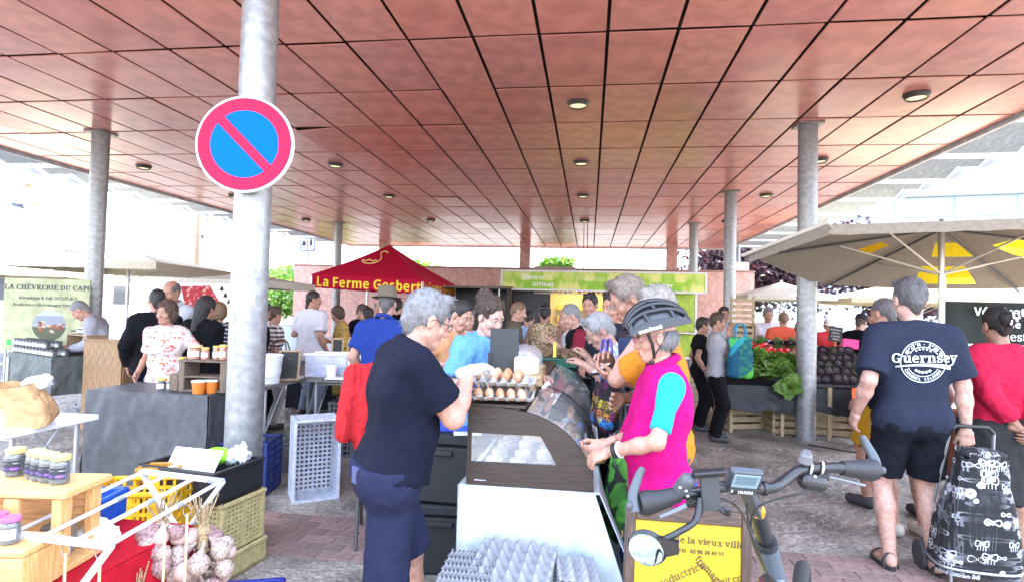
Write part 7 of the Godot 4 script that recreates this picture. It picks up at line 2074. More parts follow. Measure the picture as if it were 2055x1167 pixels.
func build_board() -> void:
	var t := thing("advertising_board", "yellow cheese dairy board in a dark wooden frame behind the handlebar", "sign board", Vector3(0.353, 0.0, -2.13), 7)
	t.rotation_degrees = Vector3(-7, 7, -2.6)
	var f := wood(lin(0.11, 0.06, 0.042), 0, 0.5, 0.5)
	var fy := wood(lin(0.11, 0.06, 0.042), 1, 0.5, 0.5)
	part(t, "panel", BX(Vector3(0, 0.43, 0), Vector3(0.4, 0.64, 0.012), 0.001), mt(lin(0.6, 0.43, 0.012), 0.6, 0.0, "cloud", 2.0))
	for s in [-1.0, 1.0]: part(t, "frame_post", BX(Vector3(s * 0.212, 0.4, 0.004), Vector3(0.036, 0.8, 0.03), 0.004), fy)
	part(t, "frame_rail", BX(Vector3(0, 0.775, 0.004), Vector3(0.388, 0.05, 0.028), 0.004), f)
	part(t, "frame_rail", BX(Vector3(0, 0.08, 0.004), Vector3(0.388, 0.05, 0.028), 0.004), f)
	for s in [-1.0, 1.0]: part(t, "rear_leg", BX(Vector3(s * 0.19, 0.38, -0.14), Vector3(0.03, 0.8, 0.02), 0.003, Basis(Vector3.RIGHT, 0.3)), fy)
	var ink := mt(lin(0.1, 0.05, 0.02), 0.7)
	var x := func(px: float, py: float, a := 0.0) -> Transform3D: return Transform3D(Basis(Vector3(0, 0, 1), a), Vector3(px, py, 0.0075))
	words(t, "heading", "Fromagerie de la vieux ville", 0.032, ink, x.call(-0.02, 0.69, -0.02), true, false, true, 0.002)
	words(t, "address_line", "Plérignac   Tél : 02 96 28 43 51", 0.019, ink, x.call(0.0, 0.652, -0.01), true, false, false, 0.002)
	words(t, "script_word", "productrice", 0.036, ink, x.call(-0.03, 0.565, 0.45), false, true, true, 0.002)
	words(t, "script_word", "fromages", 0.032, ink, x.call(0.085, 0.585, -0.75), false, true, true, 0.002)
	words(t, "script_word", "au lait cru", 0.03, ink, x.call(0.14, 0.56, 0.25), false, true, true, 0.002)
	words(t, "script_word", "Suzanne", 0.034, ink, x.call(-0.12, 0.5, 0.0), false, true, true, 0.002)
	var g := G.new()
	g.tube(curve([Vector3(0.03, 0.615, 0.008), Vector3(0.085, 0.57, 0.008), Vector3(0.105, 0.5, 0.008), Vector3(0.09, 0.42, 0.008)], 6), 0.0022, 6)
	g.tube(curve([Vector3(-0.06, 0.43, 0.008), Vector3(-0.03, 0.51, 0.008), Vector3(0.01, 0.525, 0.008), Vector3(0.05, 0.49, 0.008), Vector3(0.06, 0.43, 0.008)], 6), 0.003, 6)
	g.tube(curve([Vector3(0.12, 0.48, 0.008), Vector3(0.14, 0.52, 0.008), Vector3(0.18, 0.53, 0.008)], 6), 0.002, 6)
	part(t, "line_drawing", g, ink)

func build_bicycle() -> void:
	var t := thing("bicycle", "black electric bicycle with wide handlebar, display and round mirror", "bicycle")
	var blk := mt(lin(0.01, 0.011, 0.013), 0.3)
	var matt := mt(lin(0.013, 0.014, 0.017), 0.6)
	var grey := mt(lin(0.05, 0.056, 0.065), 0.5)
	var steel := mt(lin(0.5, 0.5, 0.52), 0.3, 0.9)
	var S := Vector3(0.41, 1.06, -1.585)
	# handlebar: low in the middle, swept up and back to the grips
	var bar := Node3D.new()
	bar.name = "handlebar"
	t.add_child(bar)
	part(bar, "tube", TB(curve([Vector3(0.235, 1.052, -1.53), Vector3(0.3, 1.055, -1.56), S + Vector3(-0.05, 0.004, 0.002), S + Vector3(0.06, 0.004, -0.006), Vector3(0.525, 1.078, -1.63), Vector3(0.575, 1.098, -1.665), Vector3(0.66, 1.1, -1.70), Vector3(0.72, 1.098, -1.72)], 6), 0.0145, 12), blk)
	part(bar, "clamp_sleeve", TB([S + Vector3(-0.035, 0.004, 0.004), S + Vector3(-0.025, 0.004, 0.002)], 0.019, 14), blk)
	part(bar, "clamp_sleeve", TB([S + Vector3(0.045, 0.004, -0.004), S + Vector3(0.055, 0.004, -0.006)], 0.019, 14), blk)
	for e in [[Vector3(0.135, 1.03, -1.5), Vector3(0.185, 1.038, -1.515), Vector3(0.235, 1.052, -1.53), 1.0], [Vector3(0.81, 1.086, -1.765), Vector3(0.76, 1.09, -1.74), Vector3(0.70, 1.098, -1.715), 1.0]]:
		var gr := G.new()
		gr.tube([e[2], e[1], e[0].lerp(e[1], 0.35), e[0]], [0.016, 0.021, 0.026, 0.022], 14, true, 1.25)
		part(bar, "grip", gr, matt)
	# upright horns at the grips' ends
	for e in [[Vector3(0.122, 1.026, -1.49), -1.0], [Vector3(0.812, 1.082, -1.77), 1.0]]:
		var p: Vector3 = e[0]
		var hg := G.new()
		hg.tube(curve([p + Vector3(0, -0.012, 0.0), p + Vector3(e[1] * 0.004, 0.025, -0.012), p + Vector3(-e[1] * 0.01, 0.065, -0.03), p + Vector3(-e[1] * 0.022, 0.09, -0.035)], 5), [0.017, 0.018, 0.018, 0.0175, 0.017, 0.0165, 0.016, 0.0155, 0.015, 0.0145, 0.014, 0.0135, 0.013, 0.012, 0.011, 0.008], 10, true, 0.8)
		part(bar, "bar_end", hg, mt(lin(0.05, 0.062, 0.075), 0.4))
		var bo := G.new()
		bo.ball(p + Vector3(e[1] * 0.014, 0.005, 0.01), Vector3(0.009, 0.011, 0.009), 12, 8)
		part(bar, "end_bolt", bo, grey)
	# brake levers
	for e in [[Vector3(0.3, 1.04, -1.56), Vector3(0.24, 1.0, -1.57), Vector3(0.19, 0.985, -1.55)], [Vector3(0.625, 1.08, -1.7), Vector3(0.69, 1.065, -1.735), Vector3(0.775, 1.045, -1.75)]]:
		part(bar, "brake_lever", TB([e[0], e[1], e[2]], [0.008, 0.007, 0.005], 8), mt(lin(0.2, 0.22, 0.25), 0.35, 0.6))
		part(bar, "lever_housing", net([cap(e[0], e[0].lerp(e[1], 0.5), 0.018, 0.013, 0.01)], 0.006), blk)
	part(bar, "gear_shifter", net([cap(Vector3(0.59, 1.07, -1.665), Vector3(0.625, 1.062, -1.68), 0.024, 0.026, 0.01)], 0.006), blk)
	var cl := G.new()
	for q in [Vector3(0.6, 1.1, -1.675), Vector3(0.635, 1.1, -1.69)]:
		var pts := []
		for k in 13: pts.append(q + Vector3(0.004 * cos(k * TAU / 12), cos(k * TAU / 12) * 0.019, sin(k * TAU / 12) * 0.019))
		cl.tube(pts, 0.004, 6, false)
	cl.ball(Vector3(0.608, 1.085, -1.655), Vector3(0.005, 0.005, 0.005), 8, 6)
	part(bar, "clamp_ring", cl, steel)
	# bell
	var bl := G.new()
	bl.lathe([Vector2(0.0, 0.0), Vector2(0.014, 0.0), Vector2(0.019, 0.006), Vector2(0.016, 0.026), Vector2(0.013, 0.03), Vector2(0.011, 0.038), Vector2(0, 0.04)], 18, Transform3D(Basis(Vector3(1, 0, -0.3).normalized(), 0.25), Vector3(0.588, 1.114, -1.672)))
	part(bar, "bell", bl, mt(lin(0.1, 0.1, 0.11), 0.35))
	# display computer
	var dx := Transform3D(Basis(Vector3.UP, 0.03) * Basis(Vector3.RIGHT, 0.62) * Basis(Vector3(0, 0, 1), -0.05), Vector3(0.402, 1.088, -1.565))
	var dn := Node3D.new()
	dn.name = "display_computer"
	t.add_child(dn)
	dn.transform = dx
	part(dn, "housing", BX(Vector3.ZERO, Vector3(0.084, 0.085, 0.026), 0.009), mt(lin(0.04, 0.045, 0.055), 0.4))
	part(dn, "screen", BX(Vector3(0, 0.012, 0.0135), Vector3(0.066, 0.048, 0.002), 0.001), mt(lin(0.18, 0.26, 0.3), 0.12))
	part(dn, "screen_field", BX(Vector3(0, 0.016, 0.0148), Vector3(0.05, 0.03, 0.001), 0.0), mt(lin(0.1, 0.16, 0.2), 0.12))
	for q in [[-0.036, -0.01], [-0.036, -0.022], [0.036, -0.01], [0.036, 0.002]]: part(dn, "button", BX(Vector3(q[0], q[1], 0.013), Vector3(0.008, 0.007, 0.004), 0.001), blk)
	words(dn, "maker_mark", "◉ BOSCH", 0.013, mt(lin(0.7, 0.7, 0.7), 0.5), Transform3D(Basis.IDENTITY, Vector3(0, -0.031, 0.0135)), true, false, false, 0.001)
	# button pad left of the phone holder
	var bp := Node3D.new()
	bp.name = "control_pad"
	t.add_child(bp)
	bp.transform = Transform3D(Basis(Vector3.RIGHT, 0.5) * Basis(Vector3(0, 0, 1), 0.3), Vector3(0.245, 1.078, -1.52))
	part(bp, "pad", net([cap(Vector3(-0.012, -0.012, 0), Vector3(0.012, 0.014, 0), 0.019, 0.02, 0.01)], 0.005), grey)
	for q in [Vector3(-0.008, 0.014, 0.019), Vector3(0.004, 0.0, 0.019), Vector3(0.004, -0.02, 0.017)]:
		var bt := G.new()
		bt.ball(q, Vector3(0.004, 0.004, 0.002), 8, 6)
		part(bp, "button", bt, mt(lin(0.6, 0.62, 0.65), 0.4))
	# phone holder
	var ph := Node3D.new()
	ph.name = "phone_holder"
	t.add_child(ph)
	ph.transform = Transform3D(Basis(Vector3(0, 0, 1), 0.14) * Basis(Vector3.RIGHT, 0.35), Vector3(0.312, 1.062, -1.53))
	part(ph, "back_plate", BX(Vector3.ZERO, Vector3(0.046, 0.11, 0.012), 0.004), grey)
	part(ph, "top_claw", BX(Vector3(0, 0.062, 0.006), Vector3(0.082, 0.017, 0.024), 0.006), blk)
	for s in [-1.0, 1.0]: part(ph, "lower_claw", TB([Vector3(s * 0.02, -0.05, 0), Vector3(s * 0.034, -0.062, 0.005), Vector3(s * 0.038, -0.055, 0.018), Vector3(s * 0.036, -0.035, 0.022)], 0.0065, 8), blk)
	# mirror
	var mi := Node3D.new()
	mi.name = "mirror"
	t.add_child(mi)
	part(mi, "arm", TB(curve([Vector3(0.285, 1.045, -1.53), Vector3(0.272, 1.0, -1.5), Vector3(0.225, 0.975, -1.475), Vector3(0.18, 0.955, -1.462)], 5), 0.0085, 8), blk)
	var mx := Transform3D(Basis(Vector3.UP, -0.1) * Basis(Vector3.RIGHT, 0.12) * Basis(Vector3(0, 0, 1), -0.55), Vector3(0.152, 0.935, -1.462))
	var ms := G.new()
	ms.ball(Vector3(0, 0, -0.008), Vector3(0.05, 0.044, 0.014), 24, 12)
	ms.prism(PackedVector2Array([Vector2(0.0, 0.04), Vector2(0.045, 0.01), Vector2(0.066, 0.036), Vector2(0.05, 0.06)]), 0.014, Transform3D(Basis.IDENTITY, Vector3(0, 0, -0.006)))
	part(mi, "shell", ms, blk).transform = mx
	var mg := G.new()
	mg.ball(Vector3(-0.002, -0.003, 0.004), Vector3(0.044, 0.038, 0.003), 28, 10)
	part(mi, "glass", mg, mt(lin(0.35, 0.5, 0.58), 0.03, 1.0)).transform = mx
	# stem, head tube, frame, fork and wheels
	part(t, "stem", _bar(S + Vector3(0.005, 0.0, -0.005), Vector3(0.478, 0.955, -1.715), 0.034, 0.03), grey)
	part(t, "stem_button", BX(Vector3(0.478, 0.968, -1.695), Vector3(0.028, 0.032, 0.022), 0.004, Basis(Vector3.RIGHT, 0.6)), mt(lin(0.75, 0.3, 0.01), 0.4))
	part(t, "steerer", TB([Vector3(0.478, 0.965, -1.715), Vector3(0.53, 0.84, -1.8)], 0.022, 14), blk)
	part(t, "headset", TB([Vector3(0.524, 0.855, -1.79), Vector3(0.53, 0.838, -1.80)], 0.031, 18), matt)
	part(t, "head_tube", TB([Vector3(0.53, 0.838, -1.80), Vector3(0.585, 0.68, -1.88)], 0.032, 16), mt(lin(0.07, 0.09, 0.11), 0.3))
	var ax := Vector3(0.72, 0.34, -2.07)
	var rear := Vector3(0.32, 0.34, -1.06)
	var bb := Vector3(0.46, 0.32, -1.42)
	var fd := (ax - rear).normalized()
	var side := Vector3.UP.cross(fd).normalized()
	part(t, "down_tube", TB([Vector3(0.58, 0.7, -1.87), bb], 0.034, 12), mt(lin(0.12, 0.15, 0.18), 0.3))
	part(t, "top_tube", TB([Vector3(0.575, 0.72, -1.86), Vector3(0.41, 0.6, -1.3)], 0.026, 12), mt(lin(0.12, 0.15, 0.18), 0.3))
	part(t, "seat_tube", TB([bb, Vector3(0.4, 0.72, -1.27), Vector3(0.385, 0.9, -1.23)], 0.02, 12), blk)
	part(t, "saddle", net([cap(Vector3(0.385, 0.92, -1.22), Vector3(0.40, 0.92, -1.36), 0.05, 0.02, 0.03), cap(Vector3(0.33, 0.925, -1.17), Vector3(0.43, 0.925, -1.16), 0.035, 0.035, 0.03)], 0.012), blk)
	for s in [-1.0, 1.0]:
		part(t, "fork_leg", TB([Vector3(0.585, 0.68, -1.88) + side * s * 0.05, ax + side * s * 0.05], [0.018, 0.012], 10), blk)
		part(t, "chain_stay", TB([bb + side * s * 0.03, rear + side * s * 0.06], 0.011, 8), blk)
		part(t, "seat_stay", TB([Vector3(0.405, 0.62, -1.29), rear + side * s * 0.06], 0.009, 8), blk)
	for c in [ax, rear]:
		var wh := Node3D.new()
		wh.name = "wheel"
		t.add_child(wh, true)
		wh.transform = Transform3D(Basis(fd, Vector3.UP, fd.cross(Vector3.UP)), c)
		var ty := G.new()
		var rm := G.new()
		var pt := []
		var pr := []
		for k in 49:
			var a := TAU * k / 48
			pt.append(Vector3(cos(a), sin(a), 0) * 0.315)
			pr.append(Vector3(cos(a), sin(a), 0) * 0.288)
		ty.tube(pt, 0.024, 10, false)
		rm.tube(pr, 0.011, 8, false)
		part(wh, "tyre", ty, mt(lin(0.015, 0.015, 0.015), 0.8))
		part(wh, "rim", rm, steel)
		var sp := G.new()
		for k in 28: sp.tube([Vector3(cos(k * TAU / 28 + 0.25), sin(k * TAU / 28 + 0.25), 0) * 0.03, Vector3(cos(k * TAU / 28), sin(k * TAU / 28), 0) * 0.285], 0.0012, 4, false)
		sp.tube([Vector3(0, 0, -0.05), Vector3(0, 0, 0.05)], 0.03, 12)
		part(wh, "spokes", sp, steel)
	for k in 3: part(t, "cable", TB(curve([Vector3(0.28 + k * 0.15, 1.05, -1.57 - k * 0.03), Vector3(0.40 + k * 0.03, 1.0, -1.64), Vector3(0.455, 0.9, -1.66 - k * 0.01), Vector3(0.535, 0.75, -1.80)], 6), 0.0028, 6), blk)
	part(t, "kickstand", TB([bb, bb + Vector3(-0.2, -0.32, 0.06)], 0.009, 8), blk)

func build_trolley() -> void:
	var t := thing("shopping_trolley", "black shopping trolley bag printed with white animal doodles", "shopping trolley", Vector3(2.22, 0.0, -3.72), 170)
	t.rotation_degrees = Vector3(0, 174, 0)
	var steel := mt(lin(0.45, 0.5, 0.53), 0.3, 0.8)
	var doodle := pattern("doodle_print", 512, lin(0.012, 0.012, 0.014), func(im: Image):
		var r := RandomNumberGenerator.new()
		r.seed = 21
		var w := lin(0.62, 0.64, 0.68)
		for k in 120:
			var c := Vector2(r.randf() * 512, r.randf() * 512)
			var n := r.randi_range(26, 60)
			var rad := r.randf_range(7, 20)
			var kind := r.randi() % 3
			var th := r.randf_range(1.5, 2.6)
			for q in n * 3:
				var a := q * TAU / n
				var p := c
				if kind == 0: p += Vector2.from_angle(a) * rad * (1.0 - q / (n * 3.6))
				elif kind == 1: p += Vector2(cos(a) * rad * 1.5, sin(a * 2.0) * rad * 0.6)
				else: p += Vector2(cos(a) * rad * 1.4, sin(a) * rad * 0.7 + sin(a * 3) * 5)
				blot(im, p, th, w)
			if kind == 2 and k % 2: blot(im, c, rad * 0.8, lin(0.4, 0.42, 0.47), 0.5, r.randf())
			if kind == 2:
				for q in 4: 
					for l in 9: blot(im, c + Vector2((q - 1.5) * rad * 0.6, rad * 0.6 + l * 2), 1.6, w)
		, 1.25)
	var lean := Basis(Vector3.RIGHT, -0.16)
	var body := G.new()
	body.sheet(48, 20, func(u, v):
		var a: float = -u * TAU
		var c := cos(a)
		var s := sin(a)
		var sq := 1.0 / pow(pow(absf(c), 4.0) + pow(absf(s), 4.0), 0.25)
		var w := lerpf(0.205, 0.115, smoothstep(0.1, 1.0, v))
		var d := lerpf(0.13, 0.07, smoothstep(0.3, 1.0, v))
		var p := Vector3(c * w * sq, 0.1 + v * 0.68, s * d * sq + 0.0)
		return lean * (p * (1.0 + 0.05 * nz.get_noise_3dv(p * 5.0))), 0.004)
	part(t, "bag", body, doodle)
	part(t, "bag_bottom", BX(lean * Vector3(0, 0.11, 0), Vector3(0.36, 0.03, 0.22), 0.01, lean), doodle)
	part(t, "bag_flap", net([ell(lean * Vector3(0, 0.775, 0.0), Vector3(0.12, 0.035, 0.085), 0.01)], 0.011, 0.01, 12.0), doodle)
	for s in [-1.0, 1.0]: part(t, "frame_tube", TB([Vector3(s * 0.17, 0.1, 0.16), lean * Vector3(s * 0.14, 0.5, 0.15), lean * Vector3(s * 0.11, 0.86, 0.12)], 0.009, 8), steel)
	part(t, "handle", TB([lean * Vector3(-0.11, 0.86, 0.12), lean * Vector3(-0.08, 0.895, 0.12), lean * Vector3(0.08, 0.895, 0.12), lean * Vector3(0.11, 0.86, 0.12)], 0.012, 10), mt(lin(0.02, 0.02, 0.02), 0.5))
	part(t, "front_bar", TB(curve([Vector3(-0.19, 0.13, 0.12), Vector3(-0.18, 0.12, -0.13), Vector3(0.18, 0.12, -0.13), Vector3(0.19, 0.13, 0.12)], 5), 0.009, 8), steel)
	for s in [-1.0, 1.0]:
		var wh := G.new()
		wh.lathe([Vector2(0, -0.015), Vector2(0.08, -0.015), Vector2(0.085, -0.01), Vector2(0.085, 0.01), Vector2(0.08, 0.015), Vector2(0, 0.015)], 24, Transform3D(Basis(Vector3.UP, Vector3(1, 0, 0), Vector3(0, 0, -1)), Vector3(s * 0.2, 0.085, 0.14)))
		part(t, "wheel", wh, mt(lin(0.05, 0.05, 0.055), 0.6))
		part(t, "stand_leg", TB([Vector3(s * 0.15, 0.12, -0.12), Vector3(s * 0.15, 0.01, -0.12)], 0.009, 8), steel)
# ---------- vegetable stall, parasols, gazebo and food truck
func fan(parent: Node, called: String, apex: Vector3, rim: Array, m: Material, sag := 0.06, closed := true) -> void:   # a canopy: one cloth panel between each pair of rim points
	for k in rim.size() - (0 if closed else 1):
		var a: Vector3 = rim[k]
		var b: Vector3 = rim[(k + 1) % rim.size()]
		var g := G.new()
		g.sheet(8, 6, func(u, v):
			var p: Vector3 = a.lerp(b, u).lerp(apex, v * 0.995)
			return p - Vector3(0, sag * sin(u * PI) * (1.0 - v) * 0.6 + sag * 0.3 * sin(v * PI), 0), 0.006)
		part(parent, called, g, m)
func valance(parent: Node, rim: Array, h: float, m: Material, closed := true) -> void:
	for k in rim.size() - (0 if closed else 1):
		var a: Vector3 = rim[k]
		var b: Vector3 = rim[(k + 1) % rim.size()]
		var g := G.new()
		g.sheet(16, 3, func(u, v): return a.lerp(b, u) + Vector3(0.004 * sin(u * 40), -h * (1.0 - v) * (0.9 + 0.1 * absf(sin(u * 22))) + 0.004, 0), 0.005)
		part(parent, "valance", g, m)
func wooden_crate(called: String, label: String, at: Vector3, turn: Vector3, s: Vector3, m: Material, my: Material, rows: int, group := "") -> Node3D:
	var t := thing(called, label, "crate", at, 0, group)
	t.rotation_degrees = turn
	for k in 4:
		var along := s.x if k % 2 == 0 else s.z
		var off := s.z / 2 if k % 2 == 0 else s.x / 2
		var b := Basis(Vector3.UP, k * PI / 2)
		for r in rows: part(t, "slat", BX(b * Vector3(0, s.y * (r + 0.5) / rows, off), Vector3(along, s.y / rows * 0.68, 0.009), 0.001, b), m)
	for sx in [-1.0, 1.0]:
		for sz in [-1.0, 1.0]: part(t, "corner_post", BX(Vector3(sx * (s.x / 2 - 0.02), s.y / 2, sz * (s.z / 2 - 0.02)), Vector3(0.03, s.y + 0.02, 0.03), 0.002), my)
	for k in 4: part(t, "bottom_slat", BX(Vector3(0, 0.012, -s.z / 2 + s.z * (k + 0.5) / 4), Vector3(s.x, 0.008, s.z / 5), 0.001), m)
	return t
func petal_ball(n: int, r: float, ln: float, wd: float, seed_: int, up := 1.0) -> G:
	var g := G.new()
	var rr := RandomNumberGenerator.new()
	rr.seed = seed_
	g.ball(Vector3.ZERO, Vector3.ONE * r * 0.86, 10, 8)
	for k in n:
		var y := lerpf(-0.8, 0.92, (k + 0.5) / n)
		var a := k * 2.39996
		var d := Vector3(cos(a) * sqrt(1 - y * y), y, sin(a) * sqrt(1 - y * y))
		var tn := (Vector3.UP * up - d * d.y * up).normalized()
		var s := d.cross(tn) * wd * rr.randf_range(0.85, 1.15)
		var p := d * r * 0.86
		g.quad(p - s * 0.7, p + s * 0.7, p + tn * ln * 0.5 + d * r * 0.32 + s, p + tn * ln * 0.5 + d * r * 0.32 - s)
		var q := p + tn * ln * 0.5 + d * r * 0.32
		g.flat(q - s, q + s, q + tn * ln * 0.5 + d * r * 0.05)
	return g
func lettuce_mesh(sd: int) -> ArrayMesh:
	var g := G.new()
	var rr := RandomNumberGenerator.new()
	rr.seed = sd
	for k in 22:
		var a := rr.randf() * TAU
		var out := rr.randf_range(0.25, 1.1)
		var ln := rr.randf_range(0.13, 0.2)
		var w := ln * rr.randf_range(0.4, 0.6)
		var ph := rr.randf() * 6.0
		var b := Basis(Vector3.UP, a)
		g.sheet(8, 7, func(u, v):
			var s: float = u * 2 - 1
			var an: float = 1.45 - out * v * 1.1
			var e: float = pow(absf(s), 2.0) * v
			var y: float = sin(an) * ln * v + 0.02 * sin(s * 9 + ph + v * 3) * (0.25 + e)
			return b * Vector3(s * w * sin(0.25 + v * 2.5), y, 0.012 + cos(an) * ln * v + 0.016 * cos(s * 8 + ph) * (0.2 + e)), 0.0)
	return g.mesh()
func parasol(called: String, label: String, base: Vector3, r: float, n: int, eave: float, top: float, m: Material, turn := 0.0, val := 0.18) -> void:
	var t := thing(called, label, "parasol", base, turn)
	var rim := []
	for k in n: rim.append(Vector3(cos(TAU * (k + 0.5) / n) * r, eave, sin(TAU * (k + 0.5) / n) * r))
	rim.reverse()
	fan(t, "canopy_panel", Vector3(0, top, 0), rim, m)
	valance(t, rim, val, m)
	var al := mt(lin(0.55, 0.56, 0.56), 0.35, 0.6)
	part(t, "pole", TB([Vector3.ZERO, Vector3(0, top + 0.05, 0)], 0.03, 12), al)
	for k in n:
		part(t, "rib", TB([Vector3(0, top - 0.04, 0), rim[k] + Vector3(0, -0.03, 0)], 0.011, 6), al)
		part(t, "strut", TB([Vector3(0, eave - 0.35, 0), rim[k].lerp(Vector3(0, top, 0), 0.5) + Vector3(0, -0.04, 0)], 0.009, 6), al)
	part(t, "hub", TB([Vector3(0, eave - 0.4, 0), Vector3(0, eave - 0.3, 0)], 0.05, 12), al)
	part(t, "foot", BX(Vector3(0, 0.04, 0), Vector3(0.6, 0.08, 0.6), 0.01), mt(lin(0.3, 0.3, 0.3), 0.8))

func canvas(r: float, g: float, b: float, through := 0.5) -> StandardMaterial3D:
	var key := str(["canvas", r, g, b, through])
	if mcache.has(key): return mcache[key]
	var m: StandardMaterial3D = mt(lin(r, g, b), 0.85, 0.0, "cloth", 1.5).duplicate()
	m.backlight_enabled = true
	m.backlight = Color(through, through, through)
	mcache[key] = m
	return m

func build_right() -> void:
	var pale := wood(lin(0.56, 0.42, 0.24), 0, 0.7, 0.6)
	var pale_y := wood(lin(0.56, 0.42, 0.24), 1, 0.7, 0.6)
	var film := mt(lin(0.02, 0.022, 0.027), 0.62, 0.0, "cloud", 2.0)
	var t := thing("vegetable_stand", "market stand draped in black plastic carrying heaped vegetables", "stand")
	part(t, "sloping_top", BX(Vector3(2.65, 0.74, -8.55), Vector3(1.75, 0.03, 1.7), 0.004, Basis(Vector3.RIGHT, 0.15)), film)
	var n2 := FastNoiseLite.new()
	n2.frequency = 1.5
	var g := G.new()
	g.sheet(50, 14, func(u, v):
		var drop: float = 1.0 - v
		var x := lerpf(1.76, 3.42, u)
		return Vector3(x + 0.04 * n2.get_noise_2d(x * 3, drop * 4), 0.635 - drop * (0.32 + 0.09 * n2.get_noise_2d(x * 1.4, 7)), -7.69 + 0.05 * drop + 0.05 * drop * n2.get_noise_2d(x * 2.2, drop * 0.4)), 0.002)
	part(t, "plastic_drape", g, film)
	g = G.new()
	g.sheet(24, 10, func(u, v):
		var drop: float = 1.0 - v
		var z := lerpf(-9.35, -7.69, u)
		return Vector3(1.755 - 0.06 * drop * (1 + n2.get_noise_1d(z * 4)), lerpf(0.88, 0.635, u) - drop * 0.38, z), 0.002)
	part(t, "plastic_drape", g, film)
	for e in [[1.85, -7.85], [3.35, -7.85], [1.85, -9.2], [3.35, -9.2], [2.45, -7.75]]: part(t, "leg", BX(Vector3(e[0], 0.3, e[1]), Vector3(0.04, 0.6, 0.04), 0.003), pale_y)
	var cr := [[2.05, -8.25, 18, "left"], [2.62, -8.05, 2, "middle"], [3.15, -8.1, -4, "right"]]
	for e in cr: wooden_crate("slatted_crate", "slatted wooden crate on the floor under the vegetable stand, %s one" % e[3], Vector3(e[0], 0, e[1]), Vector3(0, e[2], 0), Vector3(0.52, 0.28, 0.38), pale, pale_y, 3, "crates under the vegetable stand")
	for k in 2: wooden_crate("slatted_crate", "wooden crate behind the %s vegetables, tilted" % ["leafy", "red"][k], Vector3(2.2 + k * 0.55, 0.93, -9.05), Vector3(14, 8 - 20 * k, 0), Vector3(0.5, 0.13, 0.34), pale, pale_y, 2, "produce crates on the stand")
	wooden_crate("slatted_crate", "tall wooden crate standing on end behind the stand, many slats", Vector3(2.34, 1.0, -9.42), Vector3(90, 4, 0), Vector3(0.34, 0.22, 0.82), pale, pale_y, 3, "")
	t = thing("slat_rack", "tall pale slatted rack standing on end behind the vegetables", "rack", Vector3(2.33, 0.62, -9.25), 4)
	for s in [-1.0, 1.0]: part(t, "upright", BX(Vector3(s * 0.165, 0.6, 0), Vector3(0.03, 1.2, 0.03), 0.002), pale_y)
	for k in 13: part(t, "slat", BX(Vector3(0, 0.05 + k * 0.09, 0.018), Vector3(0.35, 0.055, 0.01), 0.001), pale)
	# produce
	var lm := [leaf_mat(0.09, 0.17, 0.025), leaf_mat(0.065, 0.14, 0.02), leaf_mat(0.12, 0.2, 0.04)]
	var let := [lettuce_mesh(1), lettuce_mesh(2), lettuce_mesh(3)]
	rng.seed = 31
	for k in 15:
		var r := k / 5
		var p := Vector3(1.95 + (k % 5) * 0.17 + 0.05 * (r % 2), 0.72 + r * 0.075, -7.82 - r * 0.2)
		var o := solo("lettuce", let[k % 3], lm[rng.randi() % 3], "frilly green lettuce heaped at the stand's front left", "lettuce", "lettuces on the stand", p, Vector3(rng.randf_range(-20, 35), rng.randf() * 360, rng.randf_range(-20, 20)))
		o.scale = Vector3.ONE * rng.randf_range(0.95, 1.25)
	solo("lettuce", let[1], lm[2], "loose lettuce head drooping over the stand's front edge", "lettuce", "", Vector3(2.5, 0.63, -7.64), Vector3(75, 0, 10))
	var art := petal_ball(46, 0.058, 0.055, 0.022, 5).mesh()
	var am := [mt(lin(0.17, 0.11, 0.12), 0.6, 0.0, "dirty", 8), mt(lin(0.15, 0.15, 0.09), 0.6, 0.0, "dirty", 8), mt(lin(0.12, 0.085, 0.1), 0.6, 0.0, "dirty", 8)]
	var stalk := G.new()
	stalk.tube([Vector3(0, -0.05, 0), Vector3(0, -0.16, 0)], [0.014, 0.012], 8)
	var stm := stalk.mesh()
	for k in 30:
		var r := k / 6
		var p := Vector3(2.86 + (k % 6) * 0.105 + 0.04 * (r % 2), 0.74 + r * 0.082, -7.72 - r * 0.1)
		t = thing("artichoke", "purple-brown artichoke in the heap right of the column", "artichoke", p, 0, "artichokes heaped on the stand")
		t.rotation_degrees = Vector3(rng.randf_range(30, 80), rng.randf_range(-60, 60), 0)
		part(t, "head", art, am[rng.randi() % 3])
		part(t, "stalk", stm, mt(lin(0.25, 0.28, 0.12), 0.7))
	solo("artichoke_board", BX(Vector3(3.15, 0.68, -7.92), Vector3(0.75, 0.03, 0.62), 0.003), film, "black board under the artichokes", "board")
	part(solo("artichoke_trestle", BX(Vector3(3.15, 0.66, -7.92), Vector3(0.7, 0.02, 0.5), 0.002), pale, "pale trestle under the artichoke board", "trestle"), "leg", BX(Vector3(2.98, 0.33, -7.66), Vector3(0.05, 0.66, 0.04), 0.002), pale_y)
	var ball := G.new()
	ball.ball(Vector3.ZERO, Vector3(0.045, 0.038, 0.045), 14, 10)
	var bm := ball.mesh()
	var redm := mt(lin(0.6, 0.015, 0.02), 0.25)
	for k in 10: solo("tomato", bm, redm, "shiny red tomato behind the lettuces", "tomato", "tomatoes on the stand", Vector3(2.42 + (k % 5) * 0.085, 1.0 + (k / 5) * 0.04, -8.5 - (k / 5) * 0.09))
